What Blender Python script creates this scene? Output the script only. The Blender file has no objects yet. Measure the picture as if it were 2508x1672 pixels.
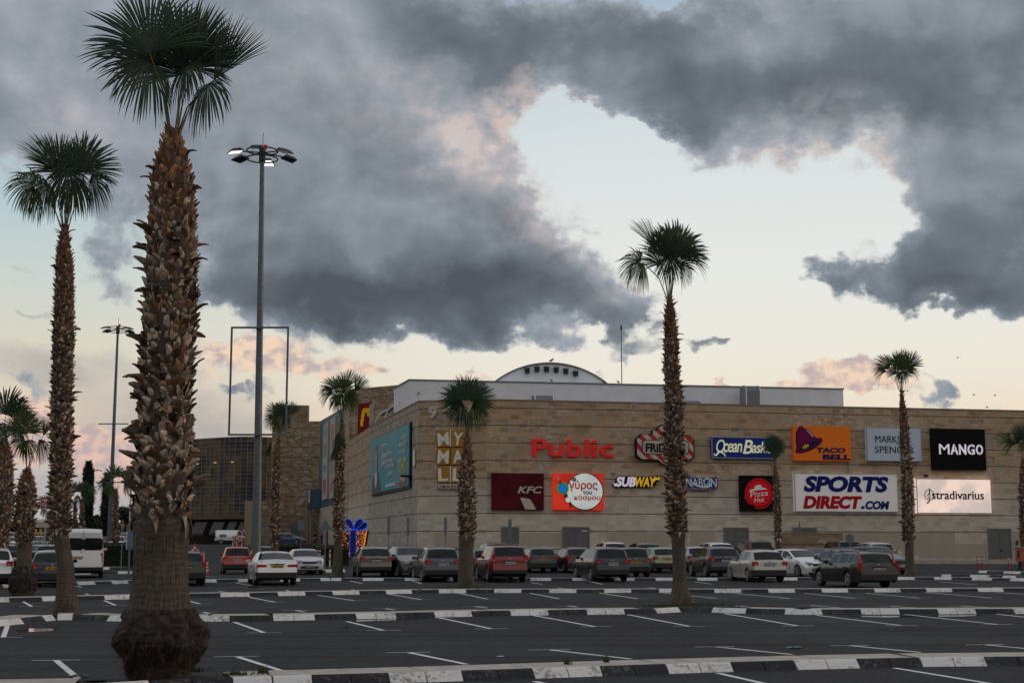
import bpy, bmesh, math, random
from mathutils import Vector, Matrix
R = math.radians
C = bpy.context.scene.collection
SC = bpy.context.scene
rnd = random.Random(7)

# ------------------------------------------------------------------ camera
CAM_H, FPX, PITCH = 1.8, 50/36*2508, math.atan2(1328-836, 50/36*2508)
cd = bpy.data.cameras.new('camera'); cam = bpy.data.objects.new('camera', cd); C.objects.link(cam)
cd.lens = 50; cd.sensor_width = 36; cd.clip_start = .1; cd.clip_end = 6000
cam.location = (0, 0, CAM_H); cam.rotation_euler = (math.pi/2+PITCH, 0, 0)
SC.camera = cam
SC.view_settings.view_transform = 'Standard'; SC.view_settings.look = 'None'
SC.view_settings.exposure = 0; SC.view_settings.gamma = 1
SC.cycles.max_bounces = 6; SC.cycles.diffuse_bounces = 3; SC.cycles.glossy_bounces = 3
SC.cycles.transparent_max_bounces = 8; SC.cycles.caustics_reflective = False; SC.cycles.caustics_refractive = False

def ray(px, py):
    u, v = (px-1254)/FPX, (836-py)/FPX
    c, s = math.cos(PITCH), math.sin(PITCH)
    return Vector((u, c-v*s, s+v*c))
def gp(px, py, z=0.):                     # point of the ray at height z
    d = ray(px, py); t = (z-CAM_H)/d.z
    return Vector((0, 0, CAM_H))+d*t
def at(px, py, Y):                        # point of the ray at distance Y
    d = ray(px, py); return Vector((0, 0, CAM_H))+d*(Y/d.y)
def srgb(r, g, b):
    f = lambda c: (c/255/12.92 if c/255 <= .04045 else ((c/255+.055)/1.055)**2.4)
    return (f(r), f(g), f(b))
def sstep(a, b, x):
    t = max(0, min(1, (x-a)/(b-a))); return t*t*(3-2*t)
def ground_z(x, y):                       # the lot climbs gently towards the far left entrance
    return 1.55*sstep(88, 175, y)*sstep(-8, -20, x)+.25*sstep(80, 100, y)*sstep(-20, -8, x)

# ------------------------------------------------------------------ node helper
class NT:
    def __init__(s, tree): s.t = tree; s.n = tree.nodes; s.l = tree.links
    def new(s, typ, **kw):
        n = s.n.new(typ)
        for k, v in kw.items(): setattr(n, k, v)
        return n
    def put(s, sock, v):
        if v is None: return
        if isinstance(v, bpy.types.NodeSocket): s.l.new(v, sock)
        else:
            if hasattr(sock, 'default_value'):
                dv = sock.default_value
                if hasattr(dv, '__len__') and not hasattr(v, '__len__'): v = (v,)*len(dv)
                if hasattr(dv, '__len__') and len(dv) == 4 and len(v) == 3: v = tuple(v)+(1,)
                sock.default_value = v
    def math(s, op, a, b=None, c=None, clamp=False):
        n = s.new('ShaderNodeMath', operation=op, use_clamp=clamp)
        for i, v in enumerate((a, b, c)): s.put(n.inputs[i], v)
        return n.outputs[0]
    def vmath(s, op, a, b=None, c=None, scale=None):
        n = s.new('ShaderNodeVectorMath', operation=op)
        for i, v in enumerate((a, b, c)): s.put(n.inputs[i], v)
        if scale is not None: s.put(n.inputs['Scale'], scale)
        return n.outputs['Value'] if op in ('LENGTH', 'DOT_PRODUCT', 'DISTANCE') else n.outputs[0]
    def mrange(s, v, a, b, c=0., d=1., smooth=True):
        n = s.new('ShaderNodeMapRange', interpolation_type='SMOOTHSTEP' if smooth else 'LINEAR')
        for i, x in enumerate((v, a, b, c, d)): s.put(n.inputs[i], x)
        return n.outputs[0]
    def mix(s, f, a, b, mode='MIX'):
        n = s.new('ShaderNodeMix', data_type='RGBA', blend_type=mode)
        s.put(n.inputs[0], f); s.put(n.inputs[6], a); s.put(n.inputs[7], b)
        return n.outputs[2]
    def noise(s, vec, scale, detail=4, rough=.55, dist=0., col=False):
        n = s.new('ShaderNodeTexNoise'); s.put(n.inputs['Vector'], vec)
        s.put(n.inputs['Scale'], scale); s.put(n.inputs['Detail'], detail); s.put(n.inputs['Roughness'], rough); s.put(n.inputs['Distortion'], dist)
        return n.outputs['Color' if col else 'Fac']
    def ramp(s, v, stops):
        n = s.new('ShaderNodeValToRGB'); e = n.color_ramp.elements
        while len(e) < len(stops): e.new(.5)
        for i, (p, c) in enumerate(stops):
            e[i].position = p; e[i].color = tuple(c)+(1,) if len(c) == 3 else c
        s.put(n.inputs[0], v); return n.outputs[0]

# ------------------------------------------------------------------ sky (world)
def dirdeg(x, y):                          # photo point (2352 wide) -> azimuth, elevation in degrees
    d = ray(x*1.06633, y*1.06633)
    return math.degrees(math.atan2(d.x, d.y)), math.degrees(math.atan2(d.z, math.hypot(d.x, d.y)))
DEG = 57.0                                 # photo pixels per degree
w = bpy.data.worlds.new('World'); SC.world = w; w.use_nodes = True
T = NT(w.node_tree); T.n.clear()
geo = T.new('ShaderNodeTexCoord').outputs['Generated']
nrm = T.vmath('NORMALIZE', geo)
sx = T.new('ShaderNodeSeparateXYZ'); T.put(sx.inputs[0], nrm)
az = T.math('MULTIPLY', T.math('ARCTAN2', sx.outputs[0], sx.outputs[1]), 180/math.pi)
el = T.math('MULTIPLY', T.math('ARCSINE', sx.outputs[2]), 180/math.pi)
cmb = T.new('ShaderNodeCombineXYZ'); T.put(cmb.inputs[0], az); T.put(cmb.inputs[1], el); P = cmb.outputs[0]
Pn = T.vmath('MULTIPLY', P, (1, 1.25, 1))
# domain warp
wc = T.noise(Pn, .30, 5, .55, col=True)
wc2 = T.noise(Pn, 1.1, 5, .6, col=True)
def warped(k1, k2):
    a = T.vmath('MULTIPLY_ADD', T.vmath('SUBTRACT', wc, (.5, .5, .5)), (k1, k1, 0), P)
    return T.vmath('MULTIPLY_ADD', T.vmath('SUBTRACT', wc2, (.5, .5, .5)), (k2, k2, 0), a)
PW = warped(4.5, 1.5); PT = warped(3.5, .6)
def blobs(lst, pos):
    acc = None
    for x, y, rx, ry, wt in lst:
        a, e = dirdeg(x, y); rx, ry = rx/DEG, ry/DEG
        v = T.vmath('MULTIPLY_ADD', pos, (1/rx, 1/ry, 0), (-a/rx, -e/ry, 0))
        m = T.mrange(T.vmath('LENGTH', v), 1.25, .25, 0., wt)
        acc = m if acc is None else T.math('ADD', acc, m)
    return acc
MAIN = [(-60,60,420,330,.9),(300,120,420,320,.9),(640,140,420,300,.9),(930,90,330,240,.9),(1080,170,150,130,.7),(560,430,330,260,.9),(760,470,330,260,.9),
 (980,520,260,220,.9),(1160,570,220,190,.8),(1330,640,170,120,.7),(860,660,420,130,.9),(1180,690,330,95,.8),(560,640,120,110,.5),(60,260,300,190,.6),(1460,700,120,60,.5),(1480,775,90,35,.6),
 (250,520,60,110,.42),(215,600,60,70,.3),(290,640,50,40,.3),(1190,250,70,90,.75),(1120,330,80,110,.5),(620,760,110,40,.35),
 (1330,90,240,150,.9),(1560,150,260,130,.7),(1800,130,380,220,.9),(2100,110,360,260,.9),(2350,150,330,330,.9),(1540,245,110,90,.75),(1330,205,110,60,.5),(1430,215,100,60,.55),(1700,300,170,110,.5),(1860,290,170,100,.42),
 (2230,370,190,190,.9),(2330,540,230,210,.9),(2160,560,120,140,.6),(2090,650,190,75,.8),(1930,630,80,50,.6),(2290,690,200,60,.6),(1990,560,50,50,.3),(2140,720,90,28,.35),
 (2160,885,48,38,.7),(2030,920,45,25,.55),(1615,790,60,26,.6),(1270,770,80,26,.4),(62,605,45,26,.5),(50,702,75,14,.45),(535,870,55,26,.6),(605,855,40,26,.5),(68,880,50,42,.55),(580,790,28,50,.4),(1380,860,40,26,.35)]
TONE = [(250,130,420,260,-.12),(700,150,300,170,-.08),(620,420,280,140,-.06),(950,690,520,95,.55),(1120,600,330,130,.30),(640,650,260,160,.22),(560,300,520,420,.10),(1980,200,520,120,.40),(1400,90,330,160,.28),(2300,620,260,190,.42),(1980,650,160,60,.35),(1080,70,260,120,.30),
 (1560,240,120,100,.20),(2100,690,260,40,.2),(1480,760,150,80,.3),(2160,885,60,50,.2),(2030,920,60,40,.2),(535,870,90,40,.25),(70,880,80,60,.25),(1615,790,80,40,.25),(250,560,120,160,.2)]
LIT = [(1195,245,70,75,.95),(1130,330,90,120,.42),(960,250,160,120,.22),(1290,500,170,110,.45),(1400,620,150,120,.35),(1050,350,120,140,.3),(1850,330,220,120,.4),(2060,320,120,60,.3),(2030,400,80,120,.3),(160,330,130,110,.2),(700,200,260,160,.12)]
PINK = [(75,965,90,60,1.),(30,1010,120,80,.7),(210,1030,120,60,1.05),(290,1060,100,60,.9),(200,1120,200,40,.4),(590,805,170,50,.85),(760,850,180,30,.6),(480,850,120,40,.4),(850,853,50,13,.6),(1950,845,150,26,.85),(1900,880,170,26,.75),(2060,880,110,30,.45),(1655,880,30,14,.7),(1080,870,90,20,.5),(2270,950,160,18,.4),(1500,885,60,14,.4)]
GREY = [(520,940,330,100,.5),(220,850,260,80,.5),(60,820,160,60,.4),(350,1000,380,90,.5),(270,1120,420,70,.8),(1950,900,200,30,.2)]
dens = T.math('ADD', blobs(MAIN, PW), T.math('MULTIPLY', T.math('SUBTRACT', T.noise(Pn, .55, 9, .62, .3), .5), 1.15))
alpha = T.mrange(dens, .24, .70)
# billow shading: two taps of the same noise, light from upper right
b1 = T.noise(Pn, .26, 6, .48, .3)
b2 = T.noise(T.vmath('ADD', Pn, (.7, .9, 0)), .26, 6, .48, .3)
bil = T.math('MULTIPLY', T.math('SUBTRACT', b2, b1), .85)
tone = T.math('ADD', blobs(TONE, PT), T.math('MULTIPLY', T.mrange(dens, .35, 1.3), .30))
tone = T.math('ADD', tone, T.math('ADD', bil, T.math('MULTIPLY', T.math('SUBTRACT', T.noise(Pn, .20, 4, .5), .5), .40)))
tone = T.math('MULTIPLY_ADD', tone, .86, .10)
lit = T.math('MULTIPLY', blobs(LIT, PT), T.mrange(T.noise(Pn, .75, 6, .6, .3), .30, .66, .15, 1.25))
tone = T.math('SUBTRACT', tone, T.math('MULTIPLY', lit, .27))
ccol = T.ramp(tone, [(0., srgb(204, 196, 194)), (.10, srgb(178, 178, 183)), (.2, srgb(160, 166, 175)), (.34, srgb(143, 151, 160)), (.58, srgb(113, 122, 131)), (.85, srgb(94, 101, 109)), (1., srgb(83, 89, 96))])
ccol = T.mix(T.math('MULTIPLY', lit, .46, clamp=True), ccol, T.mix(T.mrange(az, 1., 5.), srgb(216, 190, 178), srgb(196, 195, 192)))
ccol = T.mix(T.mrange(T.noise(Pn, .9, 7, .6, .5), .35, .65, .0, .22), ccol, T.mix(1., ccol, (.78, .80, .83), 'MULTIPLY'))
clear = T.ramp(T.mrange(el, -1., 22., 0, 1, False), [(0., srgb(232, 208, 182)), (.22, srgb(240, 219, 192)), (.32, srgb(237, 230, 214)), (.42, srgb(234, 233, 224)), (.54, srgb(229, 232, 228)), (.70, srgb(218, 225, 226)), (.82, srgb(207, 217, 222)), (1., srgb(160, 182, 202))])
# the clear sky is bluer and dimmer towards the left, away from the set sun
left = T.mrange(az, 4., -20.)
clear = T.mix(left, clear, T.ramp(T.mrange(el, -1., 22., 0, 1, False), [(0., srgb(160, 168, 178)), (.14, srgb(196, 190, 186)), (.26, srgb(222, 206, 184)), (.38, srgb(216, 213, 196)), (.48, srgb(204, 212, 206)), (.60, srgb(184, 203, 208)), (1., srgb(150, 172, 192))]))
ga = T.math('ADD', blobs(GREY, PT), T.math('MULTIPLY', T.math('SUBTRACT', T.noise(T.vmath('MULTIPLY', Pn, (.5, 1.5, 1)), .5, 5, .55), .5), .7))
sky = T.mix(T.mrange(ga, .05, 1.15, 0, .85), clear, srgb(166, 164, 166))
pd = T.math('ADD', blobs(PINK, T.vmath('MULTIPLY_ADD', T.vmath('SUBTRACT', wc2, (.5, .5, .5)), (1.6, 1.6, 0), P)), T.math('MULTIPLY', T.math('SUBTRACT', T.noise(Pn, 1.1, 6, .6), .5), .9))
pcol = T.mix(T.mrange(el, 1., 8.), srgb(224, 184, 168), srgb(244, 214, 186))
pcol = T.mix(T.mrange(T.noise(Pn, 1.3, 5), .4, .62), pcol, srgb(188, 170, 172))
sky = T.mix(T.mrange(pd, .25, .7, 0, .9), sky, pcol)
sky = T.mix(alpha, sky, ccol)
# what the photo does not show: bright broken cloud overhead and behind, dull ground below
ov = T.ramp(T.noise(Pn, .03, 5, .6), [(.3, (.31, .34, .40)), (.7, (.62, .64, .67))])
up = T.mrange(el, 23., 34.)
back = T.mrange(T.math('ABSOLUTE', az), 30., 60.)
bk = T.mix(T.mrange(el, 7., 14.), (.14, .13, .12), T.mix(T.mrange(el, 10., 50.), (.60, .54, .47), ov))
oth = T.math('MAXIMUM', up, back)
sky = T.mix(oth, sky, bk)
sky = T.mix(T.mrange(el, -.6, -2.5), sky, (.035, .035, .038))
bg = T.new('ShaderNodeBackground'); T.put(bg.inputs[0], sky); bg.inputs[1].default_value = 1.0
wo = T.new('ShaderNodeOutputWorld'); T.l.new(bg.outputs[0], wo.inputs[0])
w.cycles.sampling_method = 'MANUAL'; w.cycles.sample_map_resolution = 512
# ------------------------------------------------------------------ sun: just above the horizon, out of frame to the right
sl = bpy.data.lights.new('sun', 'SUN'); so = bpy.data.objects.new('sun', sl); C.objects.link(so)
sl.energy = .5; sl.angle = R(12); sl.color = (1, .70, .46)
so.location = (60, 60, 30); so.rotation_euler = (R(84), 0, R(95))

# ------------------------------------------------------------------ mesh builder
class MB:
    def __init__(s): s.v = []; s.f = []; s.m = []; s.uv = []; s.col = []; s.has_uv = False; s.cur = None; s.has_col = False
    def vert(s, p): s.v.append(tuple(p)); return len(s.v)-1
    def face(s, idx, m=0, uv=None):
        s.f.append(tuple(idx)); s.m.append(m); s.uv.append(uv)
        if uv: s.has_uv = True
        s.col.append(s.cur)
    def poly(s, pts, m=0, uv=None): s.face([s.vert(p) for p in pts], m, uv)
    def wall(s, a, b, z0, z1, m=0, u0=0.):          # vertical rectangle, uv in metres
        a, b = Vector(a[:2]), Vector(b[:2]); L = (b-a).length
        s.poly([(a.x, a.y, z0), (b.x, b.y, z0), (b.x, b.y, z1), (a.x, a.y, z1)], m, [(u0, z0), (u0+L, z0), (u0+L, z1), (u0, z1)])
    def box(s, c, d, rz=0., m=0, rx=0., M=None):
        x, y, z = [k/2 for k in d]
        M = M or (Matrix.Translation(c) @ Matrix.Rotation(rz, 4, 'Z') @ Matrix.Rotation(rx, 4, 'X'))
        b = len(s.v)
        for sx_ in (-x, x):
            for sy in (-y, y):
                for sz in (-z, z): s.v.append(tuple(M @ Vector((sx_, sy, sz))))
        for q in ((0,1,3,2),(4,6,7,5),(0,4,5,1),(2,3,7,6),(0,2,6,4),(1,5,7,3)): s.face([b+i for i in q], m)
    def tube(s, pts, r, n=8, m=0, cap=True):
        pts = [Vector(p) for p in pts]; rr = r if hasattr(r, '__len__') else [r]*len(pts)
        rings = []
        up = None
        for i, p in enumerate(pts):
            d = (pts[min(i+1, len(pts)-1)]-pts[max(i-1, 0)]).normalized()
            if up is None: up = Vector((0, 0, 1)) if abs(d.z) < .9 else Vector((0, 1, 0))
            a = d.cross(up).normalized(); b = d.cross(a)
            rings.append([s.vert(p+(a*math.cos(k*2*math.pi/n)+b*math.sin(k*2*math.pi/n))*rr[i]) for k in range(n)])
        for i in range(len(rings)-1):
            for k in range(n): s.face((rings[i][k], rings[i][(k+1) % n], rings[i+1][(k+1) % n], rings[i+1][k]), m)
        if cap: s.face(rings[0][::-1], m); s.face(rings[-1], m)
    def lathe(s, prof, n=24, m=0, M=None, cap=True):   # (radius, z)
        rings = []
        for r, z in prof:
            rings.append([s.vert((M @ Vector((r*math.cos(k*2*math.pi/n), r*math.sin(k*2*math.pi/n), z))) if M else (r*math.cos(k*2*math.pi/n), r*math.sin(k*2*math.pi/n), z)) for k in range(n)])
        for i in range(len(rings)-1):
            for k in range(n): s.face((rings[i][k], rings[i][(k+1) % n], rings[i+1][(k+1) % n], rings[i+1][k]), m)
        if cap: s.face(rings[0][::-1], m); s.face(rings[-1], m)
    def prism(s, pts, y0, y1, m=0):                    # polygon in x,z pushed along y
        a = [s.vert((x, y0, z)) for x, z in pts]; b = [s.vert((x, y1, z)) for x, z in pts]; n = len(pts)
        s.face(a, m); s.face(b[::-1], m)
        for i in range(n): s.face((a[(i+1) % n], a[i], b[i], b[(i+1) % n]), m)
    def add(s, v, f, m=0):
        b = len(s.v); s.v += [tuple(p) for p in v]
        for q in f: s.face([b+i for i in q], m)
    def mesh(s, name, mats, smooth=False, angle=None, shift=None):
        me = bpy.data.meshes.new(name)
        v = s.v if shift is None else [(p[0]-shift[0], p[1]-shift[1], p[2]-shift[2]) for p in s.v]
        me.from_pydata(v, [], s.f)
        for m_ in (mats if isinstance(mats, (list, tuple)) else [mats]): me.materials.append(m_)
        me.polygons.foreach_set('material_index', s.m)
        if s.has_uv:
            uvl = me.uv_layers.new(name='UVMap'); k = 0
            for fi, q in enumerate(s.f):
                for j in range(len(q)):
                    if s.uv[fi]: uvl.data[k].uv = s.uv[fi][j]
                    k += 1
        if s.has_col:
            at_ = me.attributes.new('tint', 'FLOAT', 'FACE')
            at_.data.foreach_set('value', [c if c is not None else .5 for c in s.col])
        if smooth:
            me.polygons.foreach_set('use_smooth', [True]*len(s.f))
            if angle: me.set_sharp_from_angle(angle=R(angle))
        me.update(); return me
    def build(s, name, mats, parent=None, smooth=False, angle=None, world=False):
        me = s.mesh(name, mats, smooth, angle, shift=(parent.location if (world and parent) else None))
        return link(name, me, parent)
def link(name, me, parent=None):
    o = bpy.data.objects.new(name, me); C.objects.link(o)
    if parent: o.parent = parent
    return o
def tag(o, label=None, cat=None, group=None, kind=None):
    if label: o['label'] = label
    if cat: o['category'] = cat
    if group: o['group'] = group
    if kind: o['kind'] = kind
    return o
def thing(name, label, cat, loc=(0, 0, 0), rz=0., group=None):
    o = bpy.data.objects.new(name, None); C.objects.link(o); o.location = loc; o.rotation_euler = (0, 0, rz)
    o.empty_display_size = .3
    return tag(o, label, cat, group)

# ------------------------------------------------------------------ materials
def mat(name, col, rough=.6, metal=0., spec=.5, coat=0., vary=0., vscale=6., emit=None, estr=0., col2=None, bump=0., bscale=40.):
    m = bpy.data.materials.new(name); m.use_nodes = True; t = NT(m.node_tree); b = t.n['Principled BSDF']
    t.put(b.inputs['Base Color'], col); b.inputs['Roughness'].default_value = rough; b.inputs['Metallic'].default_value = metal
    b.inputs['Specular IOR Level'].default_value = spec; b.inputs['Coat Weight'].default_value = coat; b.inputs['Coat Roughness'].default_value = .05
    if vary or col2:
        oc = t.new('ShaderNodeTexCoord').outputs['Object']
        nz = t.noise(oc, vscale, 6, .6)
        c2 = col2 or tuple(c*(1-vary) for c in col)
        t.put(b.inputs['Base Color'], t.mix(t.mrange(nz, .35, .65), col, c2))
    if bump:
        oc = t.new('ShaderNodeTexCoord').outputs['Object']
        bn = t.new('ShaderNodeBump'); bn.inputs['Strength'].default_value = bump; bn.inputs['Distance'].default_value = .02
        t.put(bn.inputs['Height'], t.noise(oc, bscale, 5, .6)); t.l.new(bn.outputs[0], b.inputs['Normal'])
    if emit: t.put(b.inputs['Emission Color'], emit); b.inputs['Emission Strength'].default_value = estr
    return m

# ------------------------------------------------------------------ ground
def asphalt_mat():
    m = bpy.data.materials.new('asphalt'); m.use_nodes = True; t = NT(m.node_tree); b = t.n['Principled BSDF']
    oc = t.new('ShaderNodeTexCoord').outputs['Object']
    fine = t.math('ADD', t.math('MULTIPLY', t.noise(oc, 45., 4, .7), .45), t.math('MULTIPLY', t.noise(t.vmath('MULTIPLY', oc, (1, .45, 1)), 9., 5, .75), .55))
    big = t.noise(oc, .22, 5, .6)
    streak = t.noise(t.vmath('MULTIPLY', t.vmath('ADD', oc, t.vmath('MULTIPLY', oc, (0, 0, 0))), (.05, 1.5, 1)), 1., 6, .68)       # wear that runs along the aisles
    base = t.mix(t.mrange(fine, .36, .64), (.020, .020, .022), (.056, .056, .059))
    base = t.mix(t.mrange(streak, .46, .62, 0, .75), base, (.013, .013, .015))
    base = t.mix(t.mrange(big, .5, .75, 0, .35), base, (.060, .058, .056))
    vc = t.new('ShaderNodeTexVoronoi', feature='DISTANCE_TO_EDGE'); t.put(vc.inputs['Vector'], t.vmath('MULTIPLY_ADD', t.noise(oc, 1.3, 4, .6, col=True), (.8, .8, 0), t.vmath('MULTIPLY', oc, (.16, .22, 0)))); vc.inputs['Scale'].default_value = 1.
    base = t.mix(t.math('MULTIPLY', t.mrange(vc.outputs['Distance'], .006, .0), t.mrange(t.noise(oc, .11, 2, .5), .5, .6, 0, .7)), base, (.010, .010, .011))
    oil = t.noise(oc, .9, 2, .5)
    base = t.mix(t.mrange(oil, .68, .74, 0, .5), base, (.018, .018, .020))
    t.put(b.inputs['Base Color'], base)
    t.put(b.inputs['Roughness'], t.mrange(big, .3, .7, .72, .92)); b.inputs['Specular IOR Level'].default_value = .10
    bn = t.new('ShaderNodeBump'); bn.inputs['Strength'].default_value = .35; bn.inputs['Distance'].default_value = .01
    t.put(bn.inputs['Height'], fine); t.l.new(bn.outputs[0], b.inputs['Normal'])
    return m
M_ASPH = asphalt_mat()
mb = MB()
xs = [-3000, -1200, -500, -250, -160]+[-120+4*i for i in range(36)]+[40, 60, 90, 140, 250, 600, 1500, 3000]
ys = [-400, -60, -10, 0, 6, 12]+[18+4*i for i in range(60)]+[290, 350, 450, 700, 1200, 2500, 5000]
vid = [[mb.vert((x, y, ground_z(x, y))) for x in xs] for y in ys]
for j in range(len(ys)-1):
    for i in range(len(xs)-1): mb.face((vid[j][i], vid[j][i+1], vid[j+1][i+1], vid[j+1][i]))
ground = mb.build('ground', M_ASPH, smooth=True); tag(ground, kind='structure')

def paint_mat(name, col, worn=(.05, .05, .054), amt=.62):
    m = bpy.data.materials.new(name); m.use_nodes = True; t = NT(m.node_tree); b = t.n['Principled BSDF']
    oc = t.new('ShaderNodeTexCoord').outputs['Object']
    a = t.noise(oc, 16., 6, .7); c = t.noise(oc, 1.6, 5, .6)
    f = t.mrange(t.math('ADD', a, t.math('MULTIPLY', c, .6)), amt+.22, amt+.42)
    t.put(b.inputs['Base Color'], t.mix(f, col, worn)); b.inputs['Roughness'].default_value = .75; b.inputs['Specular IOR Level'].default_value = .3
    return m
M_KW = paint_mat('kerb_white_paint', (.68, .69, .69), (.26, .25, .24), .57)
M_KB = paint_mat('kerb_black_paint', (.020, .022, .027), (.11, .108, .105), .60)
M_CONC = mat('kerb_concrete', (.47, .44, .39), .85, col2=(.36, .335, .295), vscale=3., bump=.2)
M_LINE = paint_mat('line_paint', (.72, .72, .72), (.06, .06, .064), .62)
M_SOIL = mat('soil', (.045, .032, .024), .95, col2=(.02, .014, .011), vscale=5., bump=.8, bscale=18.)

def resample(pts, step):
    out = []; carry = 0.
    for a, b in zip(pts[:-1], pts[1:]):
        L = (b-a).length; d = carry
        while d < L: out.append(a+(b-a)*(d/L)); d += step
        carry = d-L
    return out
def ext(pts, before=0., after=0.):
    if before: pts = [pts[0]+(pts[0]-pts[1]).normalized()*before]+pts
    if after: pts = pts+[pts[-1]+(pts[-1]-pts[-2]).normalized()*after]
    return pts
def kerb(name, base, width=1.05, hgt=.125, block=.98, phase=0, gaps=(), soil=(), anchor=None):
    """a raised strip: painted blocks with sloped face in front, concrete top behind"""
    off = 0.
    if anchor:                                            # a white pair starts at this point of the line
        best = None; run = 0.
        for a, b in zip(base[:-1], base[1:]):
            L = (b-a).length; t = max(0, min(1, (anchor-a).dot(b-a)/L/L)); dd = (a+(b-a)*t-anchor).length
            if best is None or dd < best[0]: best = (dd, run+t*L)
            run += L
        off = best[1] % (4*block)
        base = [base[0]+(base[0]-base[1]).normalized()*(4*block-off)]+base; phase = 0
    P_ = resample(base, block); mb = MB()
    for i in range(len(P_)-1):
        a, b = P_[i], P_[i+1]
        if any(g0 <= (a.x+b.x)/2 <= g1 for g0, g1 in gaps): continue
        d = (b-a).normalized(); n = Vector((-d.y, d.x, 0)).normalized()
        a2, b2 = a+d*.008, b-d*.008
        m = 0 if ((i+phase)//2) % 2 == 0 else 1
        za, zb = ground_z(a.x, a.y), ground_z(b.x, b.y)
        V = lambda p, off, z: (p.x+n.x*off, p.y+n.y*off, z)
        f0, f1, f2 = .0, .11, .17                        # face foot, face top, back of the painted block
        pr = [(f0, -.02), (f1, hgt-.02), (f1+.03, hgt), (f2, hgt)]
        A = [mb.vert(V(a2, o, za+h)) for o, h in pr]; B = [mb.vert(V(b2, o, zb+h)) for o, h in pr]
        for k in range(3): mb.face((A[k], B[k], B[k+1], A[k+1]), m)
        A4 = mb.vert(V(a2, f2, za-.02)); B4 = mb.vert(V(b2, f2, zb-.02))
        mb.face((A[3], B[3], B4, A4), m); mb.face([A4]+A[::-1][:0]+A[3::-1], m); mb.face(B+[B4], m)
        # concrete (or soil) top, 4 mm lower than the blocks, and rear kerb
        ms = 3 if any(s0 <= (a.x+b.x)/2 <= s1 for s0, s1 in soil) else 2
        w0 = f2+.004
        hh = hgt-.006 if ms == 2 else hgt-.045
        q = [V(a, w0, za+hh), V(b, w0, zb+hh), V(b, width, zb+hh), V(a, width, za+hh)]
        mb.poly(q, ms)
        mb.poly([V(b, width, zb-.02), V(a, width, za-.02), V(a, width, za+hh), V(b, width, zb+hh)], ms)
        mb.poly([V(a, .04, za-.01), V(b, .04, zb-.01), V(b, .14, zb+hh-.03), V(a, .14, za+hh-.03)], 1)
    o = mb.build(name, [M_KW, M_KB, M_CONC, M_SOIL]); tag(o, kind='structure'); return o
def G(*pp): return [gp(x, y) for x, y in pp]
row1 = ext(G((-60,1708),(240,1702),(400,1691),(640,1682),(820,1677),(1018,1671),(1312,1661),(1672,1648),(2009,1638),(2263,1632),(2504,1629.5)), 6, 14)
row2 = ext(G((21,1531),(83,1524.6),(148,1517),(210,1518),(299,1521.5),(482,1521.5),(670,1519.6),(987,1513),(1193,1508),(1390,1505),(1589,1502.7),(1690,1497),(1782,1500.7),(1968,1504.5),(2246,1503.5),(2508,1502.4)), 10, 14)
row3 = ext(G((132,1470.8),(299,1466.7),(464,1462),(614,1460),(834,1455.8),(1050,1452),(1193,1451),(1399,1451),(1601,1450.6),(1796,1451),(2054,1450),(2483,1448)), 24, 18)
row4 = ext(G((180,1432.5),(323,1427.6),(537,1425),(815,1421.5),(1299,1421.5),(1754,1421),(2234,1419)), 30, 3)
kerb('kerb_strip', row1, width=1.0, block=.5, soil=((-5.1, -3.25),), anchor=gp(1312,1661))
kerb('kerb_strip', row2, width=1.05, block=.5, soil=((3.4, 5.8),), anchor=gp(670,1519.6))
kerb('kerb_strip', row3, width=1.05, block=.5, anchor=gp(540,1461))
kerb('kerb_strip', row4, width=1.05, block=.5, anchor=gp(1299,1421.5))
# short islands at the right end of the lot and at the left entrance road
kerb('kerb_strip', G((2278,1418.5),(2330,1419),(2420,1420.5),(2560,1424)), width=1.2, phase=0, block=.5)
kerb('kerb_strip', G((2305,1411.5),(2420,1413),(2508,1416)), width=.5, phase=1, block=.5, hgt=.12)
kerb('kerb_strip', G((2395,1403.5),(2500,1405.5),(2600,1408)), width=1.0, phase=1, block=.55)
kerb('kerb_strip', G((60,1408),(245,1405),(330,1404),(500,1402)), width=.6, phase=1, block=.8, hgt=.14)
kerb('kerb_strip', G((100,1397),(290,1395),(345,1394)), width=2.6, phase=1, block=.9, hgt=.16)
kerb('kerb_strip', G((700,1405),(850,1402)), width=1.0, phase=0, block=.75, hgt=.16)

# parking bay lines (pixel ends taken from the photo's own geometry, laid out on the ground)
mb = MB()
def line(a, b, wd=.10, z=.004):
    a, b = Vector(a), Vector(b); d = (b-a).normalized(); n = Vector((-d.y, d.x, 0))*wd/2
    zz = lambda p: ground_z(p.x, p.y)+z
    k = max(1, int((b-a).length/4))
    for i in range(k):
        p, q = a+(b-a)*(i/k), a+(b-a)*((i+1)/k)
        mb.poly([(p.x-n.x, p.y-n.y, zz(p)), (q.x-n.x, q.y-n.y, zz(q)), (q.x+n.x, q.y+n.y, zz(q)), (p.x+n.x, p.y+n.y, zz(p))])
def bay(px0, py0, px1, py1, tee=True, wd=.10, tside=1):
    a, b = gp(px0, py0), gp(px1, py1); line(a, b, wd)
    if tee:
        e = b if tside else a
        r = Vector((1, .17, 0)).normalized()*.36; o = Vector((0, 0, 0))
        # the crossbar stops either side of the stem
        line(e-r, e-r*.12, .05, .004); line(e+r*.12, e+r, .05, .004)
# in front of row 1
for q in ((1760,1648,1910,1682),(2190,1635,2430,1674),(1310,1668,1370,1682)): bay(*q, tee=False)
# beyond row 1 (T ends on the far side)
for q in ((137,1616,190,1660),(580,1607,690,1642),(1000,1597,1143,1626),(1345,1590.5,1545,1613),(1750,1583,1940,1602),(2080,1580,2255,1597),(2412,1578,2560,1592),(-280,1628,-260,1668)): bay(q[2],q[3],q[0],q[1])
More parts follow.
